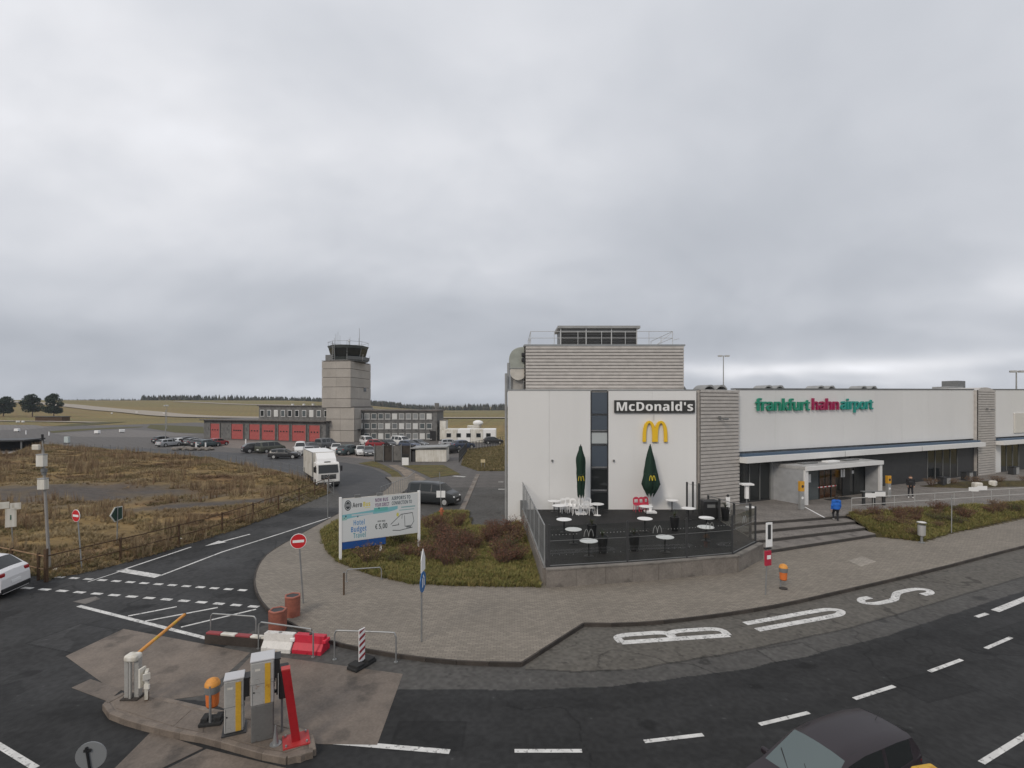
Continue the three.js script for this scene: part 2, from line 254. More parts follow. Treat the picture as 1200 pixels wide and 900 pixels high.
// ---------------------------------------------------------------- roads: one sheet, tone by the age of its asphalt
const zAt = (line, x) => { for (let i = 0; i < line.length - 1; i++) if (x <= line[i + 1][0] || i === line.length - 2) { const [a, b] = [line[i], line[i + 1]]; return lerp(a[1], b[1], clamp((x - a[0]) / (b[0] - a[0]), -0.5, 3)); } };
const seamMain = [[330, 818], [400, 812], [480, 808], [540, 808], [640, 808], [720, 804], [860, 786], [950, 768], [1040, 745], [1200, 692]].map(([a, b]) => GX(a, b));
const seamBay = [[600, 784], [680, 787], [740, 785], [860, 765], [1000, 735], [1200, 676]].map(([a, b]) => GX(a, b));
{
  const patches = [[-14.5, -17.5, 1.6, 0.8, 0.3, 1.35], [-8.6, -21.5, 1.1, 0.6, -0.5, 0.75], [12, -14.6, 1.0, 0.5, -0.3, 0.8], [9, -16.6, 0.9, 0.4, -0.28, 1.12], [-2, -12.4, 0.8, 0.5, 0, 0.75], [-15, -12, 1.4, 1.0, 0.2, 1.3], [18, -18, 1.2, 0.5, -0.4, 0.8], [-12.6, -29, 0.7, 1.6, -0.4, 1.25]], oil = Array.from({ length: 46 }, () => [rr(-18, 24), rr(-24, -8), rr(0.1, 0.36)]);
  const X0 = -34, X1 = 44, Z0 = -50, Z1 = 4, W = 1664, Hh = 1152, fn = (u, v) => {
    const x = lerp(X0, X1, u), z = lerp(Z0, Z1, 1 - v);
    const wob = 0.12 * fbm(x * 0.9, 1, z * 0.9, 3), n = fbm(x * 0.35, 3, z * 0.35, 4), big = fbm(x * 0.1, 6, z * 0.1, 3), f = fbm(x * 4, 8, z * 4, 3), s = tnoise((x + 44) / 96, (z + 52) / 96, 1024, 1, 31);
    const zm = zAt(seamMain, x) + wob, zb = zAt(seamBay, x) + wob * 0.7;
    let k, warm = 0.0;
    if (z > zm) { k = 0.028 + 0.008 * n + 0.005 * f; if (fbm(x * 0.22 + 5, 2, z * 0.8, 3) > 0.17) k *= 0.82; }
    else if (x < -9 + 4 * big && z > -40) { k = 0.038 + 0.02 * n + 0.018 * big + 0.007 * f; if (fbm(x * 0.3, 12, z * 0.3, 3) > 0.12) k *= 0.7; }
    else if (x > -3.5 && z < zb && x > 0.4) { k = 0.098 + 0.012 * n + 0.007 * f; warm = 0.16; if (f > 0.30 && n < 0.1) k *= 0.62; }
    else { k = 0.075 + 0.02 * n + 0.01 * f; warm = 0.08; if (f > 0.32) k *= 0.7; }
    if (z > zm) { const o = z - zm; for (const q of [0.7, 2.3, 4.2, 5.8]) k *= 1 - 0.16 * Math.exp(-(((o - q + 0.3 * big) / 0.28) ** 2)); }   // polished wheel tracks
    for (const [cx, cz, hw, hd, a, m] of patches) { const px = (x - cx) * Math.cos(a) + (z - cz) * Math.sin(a), pz = -(x - cx) * Math.sin(a) + (z - cz) * Math.cos(a), e = Math.max(Math.abs(px) - hw, Math.abs(pz) - hd) + wob * 0.15; if (e < 0) k *= m; else if (e < 0.06) k *= 0.6; }
    for (const [cx, cz, r] of oil) { const q = Math.hypot(x - cx, (z - cz) * 1.3) / r + 0.8 * f; if (q < 1) k *= 0.55 + 0.4 * sstep(0.6, 1, q); }
    if (Math.abs(z - zb) < 0.05 && x > 0.4 && n > -0.25) k *= 0.55;       // tar seams
    const cr = Math.abs(fbm(x * 0.18 + 20, 5, z * 0.18, 4)); if (cr < 0.006 && big > 0) k *= 0.6;
    k *= 0.78 + 0.5 * s;
    if (s > 0.985) k += 0.035;                                              // pale chippings
    const c = (q) => { q = Math.max(q, 0.0005); return q < 0.0031308 ? q * 12.92 : 1.055 * q ** (1 / 2.4) - 0.055; };
    return [c(k * (1 + warm * 0.5)), c(k), c(k * (1 - warm * 0.8))];
  };
  const t = texture(W, 1, fn, true, Hh); t.wrapS = t.wrapT = THREE.ClampToEdgeWrapping; t.repeat.set(1, 1);
  const rough = texture(512, 7, (u, v) => 0.58 + 0.36 * tnoise(u, v, 4, 5, 33), false);
  const g = new THREE.PlaneGeometry(X1 - X0, Z1 - Z0, 1, 1).rotateX(-PI / 2).translate((X0 + X1) / 2, 0, (Z0 + Z1) / 2);
  const uv = g.attributes.uv, p = g.attributes.position; for (let i = 0; i < uv.count; i++) uv.setXY(i, (p.getX(i) - X0) / (X1 - X0), 1 - (p.getZ(i) - Z0) / (Z1 - Z0));
  rough.repeat.set((X1 - X0) / 7, (Z1 - Z0) / 7); const bump = T.bumpy.clone(); bump.repeat.set((X1 - X0) / 0.9, (Z1 - Z0) / 0.9);
  g.userData.keepUV = true;
  struct('road', g, phys([1, 1, 1], 1.0, { specularIntensity: 0.45, map: t, roughnessMap: rough, bumpMap: bump, bumpScale: 0.004 }));
}
{ // the side road climbing to the fire station, newer asphalt than the apron
  const L = smoothLine([[476, 566], [452, 556], [430, 547], [380, 539], [320, 533], [220, 528], [90, 522], [-60, 517]].map(([a, b]) => GX(a, b)), 40), R = smoothLine([[404, 590], [393, 574], [370, 563], [330, 552], [230, 538], [90, 525.5], [-60, 519.5]].map(([a, b]) => GX(a, b)), 40);
  struct('side_road', sheetGeo([...L, ...R.reverse()], 0.004), std([0.078, 0.078, 0.08], 0.7, { map: T.asphalt, bumpMap: T.bumpy, bumpScale: 0.004 }));
}

// ---------------------------------------------------------------- pavement with kerb stones
const kerbLine = [
  ...smoothLine([[1330, 612], [1200, 642], [1100, 668], [1000, 692], [900, 714], [820, 726], [740, 734], [684, 734]].map(([a, b]) => GX(a, b)), 40),
  GX(611, 781), ...smoothLine([[600, 781], [540, 779], [465, 771], [407, 760], [377, 752], [340, 733], [313, 716], [300, 694], [299, 676], [312, 653], [340, 635], [376, 615], [400, 602], [440, 583], [455, 573], [459, 567], [452, 560]].map(([a, b]) => GX(a, b)), 60)];
const paveBack = [[476, 560], [486, 566], [470, 580], [440, 594], [425, 603]].map(([a, b]) => GX(a, b));
{
  const pts = [...kerbLine, ...paveBack, [-6.5, -27.5], [-4, -29.5], [1, -30], [13, -34], [24, -37], [40, -41], [56, -46]];
  struct('pavement', slabGeo(pts, -0.02, 0.12), M.setts);
  const kerb = new THREE.Group(); kerb.name = 'kerb'; kerb.userData.kind = 'structure'; scene.add(kerb);
  const stone = norm(new RoundedBoxGeometry(1, 0.22, 0.07, 1, 0.012)); let n = 0;
  const corner = [40, 41], runs = [kerbLine.slice(0, 41), kerbLine.slice(40, 42), kerbLine.slice(41)];
  for (const run of runs) { let len = 0; for (let i = 1; i < run.length; i++) len += Math.hypot(run[i][0] - run[i - 1][0], run[i][1] - run[i - 1][1]); const q = [], step = len / Math.round(len); along(run, step, (x, z) => q.push([x, z])); if (q.length < Math.round(len) + 1) q.push(run[run.length - 1]);
    for (let i = 0; i < q.length - 1; i++) { const [ax, az] = q[i], [bx, bz] = q[i + 1], l = Math.hypot(bx - ax, bz - az); if (l < 0.1) continue; const m = new THREE.Mesh(stone, rnd() < 0.5 ? M.kerb : M.kerb2); m.name = n ? `kerb_stone_${String(n).padStart(3, '0')}` : 'kerb_stone'; n++; m.position.set((ax + bx) / 2, 0.024 + rr(-0.003, 0.003), (az + bz) / 2); m.rotation.y = Math.atan2(-(bz - az), bx - ax); m.scale.x = l * 0.992; kerb.add(m); } }
}
struct('paved_patch', sheetGeo([[994, 657], [1010, 652], [1027, 658], [1009, 664]].map(([a, b]) => GX(a, b, 0.12)), 0.124), std([0.42, 0.40, 0.37], 0.8, { map: T.setts }));

// footpath leading past the shed
struct('footpath', sheetGeo([[486, 566], [476, 560], [468, 552], [455, 545], [466, 545], [482, 552], [500, 562]].map(([a, b]) => GX(a, b)), 0.012), std([0.33, 0.27, 0.21], 0.9, { map: T.concrete }));
const grassyMat = std([0.20, 0.165, 0.072], 1, { map: T.grass });
struct('verge', [sheetGeo([[438, 540], [452, 546], [466, 553], [474, 561], [462, 566], [458, 556], [445, 549], [420, 543]].map(([a, b]) => GX(a, b)), 0.016), sheetGeo([[470, 545], [520, 545], [540, 556], [505, 560], [488, 552]].map(([a, b]) => GX(a, b)), 0.016), sheetGeo([[546, 527], [592, 522], [592, 552], [560, 552], [540, 545]].map(([a, b]) => GX(a, b)), 0.016)], grassyMat);

// lane strip beside the restaurant
const laneKerb = thing('concrete_gutter', 'long pale concrete gutter strip between lane and parking place', 'gutter');
for (let i = 0; i < 16; i++) { const a = GX(530, 623), b = GX(560, 556), t0 = i / 16, t1 = (i + 0.985) / 16, A = [lerp(a[0], b[0], t0), lerp(a[1], b[1], t0)], B = [lerp(a[0], b[0], t1), lerp(a[1], b[1], t1)]; mesh('concrete_block', beam([A[0], 0.015, A[1]], [B[0], 0.015, B[1]], 0.42, 0.05), i % 2 ? M.slab : std([0.30, 0.265, 0.23], 0.8, { map: T.concrete }), laneKerb); }

// ---------------------------------------------------------------- planted beds
function bedMesh(name, poly, height, mat, step = 0.35, lowFn) {
  const xs = poly.map((p) => p[0]), zs = poly.map((p) => p[1]), x0 = Math.min(...xs) - step, x1 = Math.max(...xs) + step, z0 = Math.min(...zs) - step, z1 = Math.max(...zs) + step;
  const nx = Math.ceil((x1 - x0) / step), nz = Math.ceil((z1 - z0) / step), pos = [], uv = [], ok = [], idx = [];
  for (let j = 0; j <= nz; j++) for (let i = 0; i <= nx; i++) { let x = x0 + i * step, z = z0 + j * step; const ins = inside(x, z, poly), e = edgeDist(x, z, poly); ok.push(ins || e < step * 0.75); const t = ins ? e : 0; pos.push(x, (ins || e < step) ? height(x, z, t) : -0.2, z); uv.push(x, -z); }
  for (let j = 0; j < nz; j++) for (let i = 0; i < nx; i++) { const a = j * (nx + 1) + i; if (ok[a] && ok[a + 1] && ok[a + nx + 1] && ok[a + nx + 2]) idx.push(a, a + nx + 1, a + nx + 2, a, a + nx + 2, a + 1); }
  const g = new THREE.BufferGeometry(); g.setAttribute('position', new THREE.Float32BufferAttribute(pos, 3)); g.setAttribute('uv', new THREE.Float32BufferAttribute(uv, 2)); g.setIndex(idx); g.computeVertexNormals(); g.userData.keepUV = true;
  return struct(name, g, mat);
}
const meadowPoly = [[-130, 655], [0, 668], [56, 682], [100, 672], [150, 660], [180, 651], [213, 641], [267, 625], [333, 601], [370, 586], [388, 578], [372, 566], [332, 554], [240, 540], [120, 529], [40, 523.5], [0, 536], [-130, 552]].map(([a, b]) => GX(a, b));
const meadowH = (x, z, t) => { const back = sstep(-44, -68, z + 0.15 * x); return -0.03 + sstep(0, 2.5, t) * (0.10 + 0.28 * (fbm(x * 0.22, 1, z * 0.22, 4) + 0.2) + back * (0.55 + 0.7 * fbm(x * 0.12, 4, z * 0.2, 3))) + sstep(0, 1, t) * 0.06; };
const mudSpot = (x, z) => { const m = Math.exp(-(((x + 38) / 17) ** 2) - (((z + 45) / 6) ** 2)) + 0.8 * Math.exp(-(((x + 22) / 10) ** 2) - (((z + 41 + 0.5 * (x + 22)) / 1.6) ** 2)); return clamp(m * 1.5 + 0.9 * fbm(x * 0.25, 7, z * 0.4, 3) - 0.45); };
{
  const xs = meadowPoly.map((p) => p[0]), zs = meadowPoly.map((p) => p[1]), X0 = Math.min(...xs), X1 = Math.max(...xs), Z0 = Math.min(...zs), Z1 = Math.max(...zs);
  const t = texture(1024, 1, (u, v) => { // dry straw, rusty stems and a bare muddy hollow
    const x = lerp(X0, X1, u), z = lerp(Z0, Z1, 1 - v), m = mudSpot(x, z), a = fbm(x * 0.16, 2, z * 0.24, 4), b = fbm(x * 1.6, 5, z * 2.2, 3), red = sstep(0.0, 0.45, fbm(x * 0.13 + 9, 3, z * 0.2, 3));
    let r = lerp(0.49, 0.42, red) + 0.20 * a + 0.12 * b, g = lerp(0.405, 0.315, red) + 0.17 * a + 0.11 * b, bl = lerp(0.25, 0.20, red) + 0.11 * a + 0.07 * b;
    r = lerp(r, 0.31 + 0.09 * b, m); g = lerp(g, 0.285 + 0.08 * b, m); bl = lerp(bl, 0.265 + 0.07 * b, m); return [r, g, bl];
  }, true);
  t.wrapS = t.wrapT = THREE.ClampToEdgeWrapping; t.repeat.set(1 / (X1 - X0), 1 / (Z1 - Z0)); t.offset.set(-X0 / (X1 - X0), Z1 / (Z1 - Z0));
  bedMesh('meadow', meadowPoly, meadowH, std([1, 1, 1], 1, { map: t, bumpMap: T.bumpy, bumpScale: 0.02 }), 0.7);
}
const bedPoly = [[637, 689], [540, 688], [480, 685], [430, 674], [392, 658], [376, 640], [374, 622], [388, 612], [405, 607]].map(([a, b]) => GX(a, b, 0.12)).concat([[-7.4, -31.5], [-5.4, -38], [-3.2, -38.2], [-2.7, -33.5], [-0.6, -33.2], [0.35, -34.9], [1.0, -33]], [[1.3, -22.3]]);
const bedH = (x, z, t) => 0.10 + sstep(0, 1.0, t) * (0.10 + 0.12 * fbm(x * 0.5, 1, z * 0.5, 3)) + 0.02 * sstep(0, 0.2, t);
bedMesh('planting_bed', bedPoly, bedH, std([0.125, 0.095, 0.048], 1, { map: T.grass, bumpMap: T.bumpy, bumpScale: 0.02 }));
// raised forecourt, its bank and its steps
const FORE = 0.84;
const frontA = [13.05, -31.1], frontB = G(990, 603, FORE), frontC = G(998, 601, FORE), frontD = G(1200, 588, FORE);
struct('forecourt', slabGeo([[12.95, -27.1], frontA, [frontB[0], frontB[2]], [frontC[0] + 0.2, frontC[2]], [frontD[0], frontD[2]], [60, -43], [60, -62], [48, -56.6], [12.9, -37.4]], -0.02, FORE), M.plateau);
const bankLow = [[1025, 629], [1083, 635], [1116, 625], [1160, 616], [1200, 607], [1300, 588]].map(([a, b]) => GX(a, b, 0.12));
const bankTop = [[frontB[0], frontB[2]], [frontC[0], frontC[2]], [frontD[0], frontD[2]], [56, -42.2]];
const bankPoly = [...bankLow, ...bankTop.slice().reverse()];
const bankH = (x, z) => { const lo = zAt(bankLow, x), hi = zAt(bankTop, x); const t = clamp((lo - z) / Math.max(0.4, lo - hi)); return 0.115 + (FORE - 0.11) * t + 0.05 * fbm(x * 0.8, 1, z * 0.8, 3) * sstep(0, 0.3, t) * sstep(1, 0.7, t) + 0.25 * Math.sin(PI * clamp(t)) * 0.6; };
bedMesh('planted_bank', bankPoly, bankH, std([0.125, 0.098, 0.05], 1, { map: T.grass, bumpMap: T.bumpy, bumpScale: 0.02 }), 0.3);
bedMesh('shrub_bed', [[35, -45], [39, -44.2], [52, -46], [52, -48.5], [41, -47.5]], (x, z, t) => FORE - 0.02 + 0.3 * sstep(0, 1, t), std([0.12, 0.092, 0.05], 1, { map: T.grass }), 0.4);
const steps = thing('entrance_steps', 'four broad concrete steps climbing to the forecourt', 'steps');
{
  const l0 = G(903, 648, 0.12), r0 = G(1026, 629, 0.12), l1 = [13.0, 0, -31.15], r1 = frontB;
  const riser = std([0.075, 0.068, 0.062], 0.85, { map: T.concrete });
  for (let i = 0; i < 4; i++) { const t = i / 3.2, t2 = Math.min(1.06, (i + 1) / 3.2), A = [lerp(l0[0], l1[0], t), lerp(l0[2], l1[2], t)], B = [lerp(r0[0], r1[0], t), lerp(r0[2], r1[2], t)], Cc = [lerp(r0[0], r1[0], t2), lerp(r0[2], r1[2], t2)], D = [lerp(l0[0], l1[0], t2), lerp(l0[2], l1[2], t2)], y = 0.12 + (i + 1) * 0.18 - (i === 3 ? 0.004 : 0);
    const ux = B[0] - A[0], uz = B[1] - A[1], ul = Math.hypot(ux, uz), nx = -uz / ul, nz = ux / ul, s = nz > 0 ? 1 : -1;
    const st = mesh('step', slabGeo([A, B, Cc, D], 0.0, y), i % 2 ? M.plateau : std([0.27, 0.245, 0.22], 0.85, { map: T.concrete }), steps);
    mesh('riser', beam([A[0] + nx * 0.012 * s, y - 0.105, A[1] + nz * 0.012 * s], [B[0] + nx * 0.012 * s, y - 0.105, B[1] + nz * 0.012 * s], 0.02, 0.15), riser, st); }
}
// ---------------------------------------------------------------- painted markings
{
  const P = (a, b) => GX(a, b), lane = [];
  for (const [x0, y0, x1, y1] of [[603, 880, 682, 880], [755, 869, 824, 861], [890, 849, 948, 835], [1001, 819, 1048, 804], [1089, 787, 1127, 773], [1155, 760, 1185, 747]]) lane.push(dash(P(x0, y0), P(x1, y1), 0.125));
  struct('centre_line', lane, M.paint);
  struct('stop_line', [dash(P(383, 869), P(527, 881), 0.16)], M.paint);
  struct('edge_line', [dash(P(1150, 894), P(1260, 826), 0.13), dash(P(-40, 850), P(42, 900), 0.14)], M.paint);
  const rows = [];
  for (const [a, b, n] of [[[66, 676], [296, 692.5], 14], [[6, 687], [312, 712], 15]]) for (let i = 0; i < n; i++) { const t0 = i / n, t1 = (i + 0.56) / n; rows.push(dash(P(lerp(a[0], b[0], t0), lerp(a[1], b[1], t0)), P(lerp(a[0], b[0], t1), lerp(a[1], b[1], t1)), 0.2)); }
  struct('crossing_line', rows, M.paint);
  struct('boundary_line', [dash(P(92, 710), P(242, 748), 0.17)], M.paint);
  struct('hatching', [dash(P(150, 722), P(207, 711), 0.11), dash(P(170, 728), P(255, 712), 0.11), dash(P(212, 735), P(300, 714), 0.11)], M.paint);
  struct('side_road_line', [dash(P(103, 682), P(140, 670), 0.07), dash(P(140, 669), P(224, 641), 0.12)], M.paint);
  struct('side_road_edge_line', (() => { const l = [[187, 675], [260, 647], [330, 625], [388, 606]].map(([a, b]) => P(a, b)); return l.slice(1).map((p, i) => dash(l[i], p, 0.13)); })(), M.paint);
  struct('give_way_bar', [dash(P(141, 668), P(186, 675.5), 0.42)], M.paint);
  const arrow = (a, b, w, head, hw, y = 0.004) => { const dx = b[0] - a[0], dz = b[1] - a[1], l = Math.hypot(dx, dz), ux = dx / l, uz = dz / l, nx = -uz, nz = ux, at = (s, t) => [a[0] + ux * s + nx * t, y, a[1] + uz * s + nz * t]; const g = new THREE.BufferGeometry(); g.setAttribute('position', new THREE.Float32BufferAttribute([...at(0, w / 2), ...at(l - head, w / 2), ...at(l - head, -w / 2), ...at(0, w / 2), ...at(l - head, -w / 2), ...at(0, -w / 2), ...at(l - head, hw / 2), ...at(l, 0), ...at(l - head, -hw / 2)], 3)); g.computeVertexNormals(); return g; };
  struct('lane_arrow', [arrow(P(293, 626), P(240, 640), 0.16, 1.1, 0.7)], M.paint);
  struct('turn_arrow', [arrow(P(1166, 716), P(1250, 682), 0.26, 1.5, 0.95), dash(P(1144, 723), P(1157, 719), 0.16)], M.paint);
  struct('parking_line', [dash(P(531, 558), P(545, 559), 0.5, 0.02), dash(P(535, 602), P(529, 604), 0.3, 0.02), dash(P(584, 565), P(590, 565), 0.3, 0.02), dash(P(584, 573.5), P(592, 573.5), 0.35, 0.02)], M.paint);
  struct('road_patch', [sheetGeo([[85, 705], [112, 699], [118, 702], [100, 708]].map(([a, b]) => P(a, b)), 0.0045)], std([0.24, 0.22, 0.20], 0.85, { map: T.concrete }));
  // B, U and S of the bus bay, four metres tall, tops towards the west
  const stroke = (pts, w, closed) => { const c = new THREE.CatmullRomCurve3(pts.map(([x, y]) => new THREE.Vector3(x, 0, y)), closed, 'centripetal'), q = c.getPoints(pts.length * 7), pos = []; const S = q.map((p, i) => { const a = q[Math.max(0, i - 1)], b = q[Math.min(q.length - 1, i + 1)], l = Math.hypot(b.x - a.x, b.z - a.z) || 1; return [p.x - (b.z - a.z) / l * w / 2, p.z + (b.x - a.x) / l * w / 2, p.x + (b.z - a.z) / l * w / 2, p.z - (b.x - a.x) / l * w / 2]; }); for (let i = 0; i < S.length - 1; i++) { const [a, b, c2, d] = S[i], [e, f, g2, h] = S[i + 1]; pos.push(a, 0, b, e, 0, f, g2, 0, h, a, 0, b, g2, 0, h, c2, 0, d); } const g = new THREE.BufferGeometry(); g.setAttribute('position', new THREE.Float32BufferAttribute(pos, 3)); return g; };
  const place = (g, top, foot, y) => { const dx = top[0] - foot[0], dz = top[1] - foot[1], l = Math.hypot(dx, dz), ux = dx / l, uz = dz / l, rx = -uz, rz = ux, p = g.attributes.position; for (let i = 0; i < p.count; i++) { const a = p.getX(i), b = p.getZ(i) * l / 4; p.setXYZ(i, foot[0] + ux * b + rx * a, y, foot[1] + uz * b + rz * a); } g.computeVertexNormals(); if (g.attributes.normal.getY(0) < 0) { const q = p.array; for (let i = 0; i < q.length; i += 9) for (let k = 0; k < 3; k++) { const s = q[i + 3 + k]; q[i + 3 + k] = q[i + 6 + k]; q[i + 6 + k] = s; } g.computeVertexNormals(); } return g; };
  const W = 0.28, s = 0.28;
  const rightOf = (v) => v; // letters drawn with x to the reader's right, z up the letter
  const B = [stroke([[-W, 0.13], [-W, 1.4], [-W, 2.7], [-W, 3.87]], s), stroke([[-W, 0.16], [0.1, 0.16], [W * 0.92, 0.42], [W, 1.1], [W * 0.92, 1.75], [0.1, 2.05], [-W, 2.05]], s), stroke([[-W, 2.05], [0.1, 2.05], [W * 0.85, 2.3], [W * 0.92, 3.0], [W * 0.8, 3.62], [0.1, 3.85], [-W, 3.85]], s)];
  const U = [stroke([[-W, 4], [-W, 2.4], [-W, 0.9], [-W * 0.8, 0.4], [0, 0.14], [W * 0.8, 0.4], [W, 0.9], [W, 2.4], [W, 4]], s)];
  const W2 = W; const S = [stroke([[W, 3.1], [W * 0.9, 3.6], [0, 3.86], [-W * 0.85, 3.6], [-W, 3.0], [-W * 0.8, 2.45], [0, 2.05], [W * 0.8, 1.6], [W, 1.0], [W * 0.85, 0.4], [0, 0.14], [-W * 0.9, 0.4], [-W, 0.9]], s)];
  [[B, [720, 749], [853, 740], 'letter_b'], [U, [880, 734.5], [988, 715], 'letter_u'], [S, [1008, 706.5], [1090, 691], 'letter_s']].forEach(([gs, top, foot, n], i) => struct(n, gs.map((g, k) => place(g, P(...top), P(...foot), 0.0045 + 0.0012 * k)), M.paint));
}
// concrete bays of the ticket lane, each cast slab on its own
{
  const lane = new THREE.Group(); lane.name = 'ticket_lane'; lane.userData.kind = 'structure'; scene.add(lane);
  const S = [[[77, 769], [145, 737], [293, 765], [238, 815], [200, 820], [128, 806]], [[297, 766], [472, 790], [442, 873], [372, 872], [243, 823]], [[84, 806], [106, 796], [143, 808], [126, 822]], [[178, 857], [238, 877], [160, 915], [120, 915]], [[242, 878], [345, 903], [340, 915], [168, 915]]];
  S.forEach((q, i) => mesh('concrete_slab', slabGeo(q.map(([a, b]) => GX(a, b)), -0.02, 0.005 + 0.0015 * i), [M.slab, M.slab2, M.slab2, M.slab2, M.slab][i], lane));
}

// ---------------------------------------------------------------- buildings
const slimFont = await new FontLoader().loadAsync('fonts/droid/droid_sans_regular.typeface.json');
const font = await new FontLoader().loadAsync('fonts/droid/droid_sans_bold.typeface.json');
function lettering(text, height, depth, width, face = font, fat = 0) { // front face towards +z, starting at x = 0, baseline 0
  const g = new TextGeometry(text, { font: face, size: height, depth, curveSegments: 5, bevelEnabled: fat > 0, bevelSize: fat, bevelThickness: 0.01, bevelSegments: 1 });
  g.computeBoundingBox(); const b = g.boundingBox; g.translate(-b.min.x, 0, 0); if (width) g.scale(width / (b.max.x - b.min.x), 1, 1); return g;
}
function corrugated(w, h, pitch, depth) { // sheet of horizontal ribs facing +z, x from 0 to w, y from 0
  const prof = [], n = Math.max(1, Math.round(h / pitch)), p = h / n;
  for (let i = 0; i < n; i++) { const y = i * p; prof.push([y, 0], [y + p * 0.2, 0], [y + p * 0.26, depth], [y + p * 0.95, depth]); } prof.push([h, 0]);
  const pos = []; for (let i = 0; i < prof.length - 1; i++) { const [y0, z0] = prof[i], [y1, z1] = prof[i + 1]; pos.push(0, y0, z0, w, y0, z0, w, y1, z1, 0, y0, z0, w, y1, z1, 0, y1, z1); }
  const g = new THREE.BufferGeometry(); g.setAttribute('position', new THREE.Float32BufferAttribute(pos, 3)); g.computeVertexNormals(); return g;
}
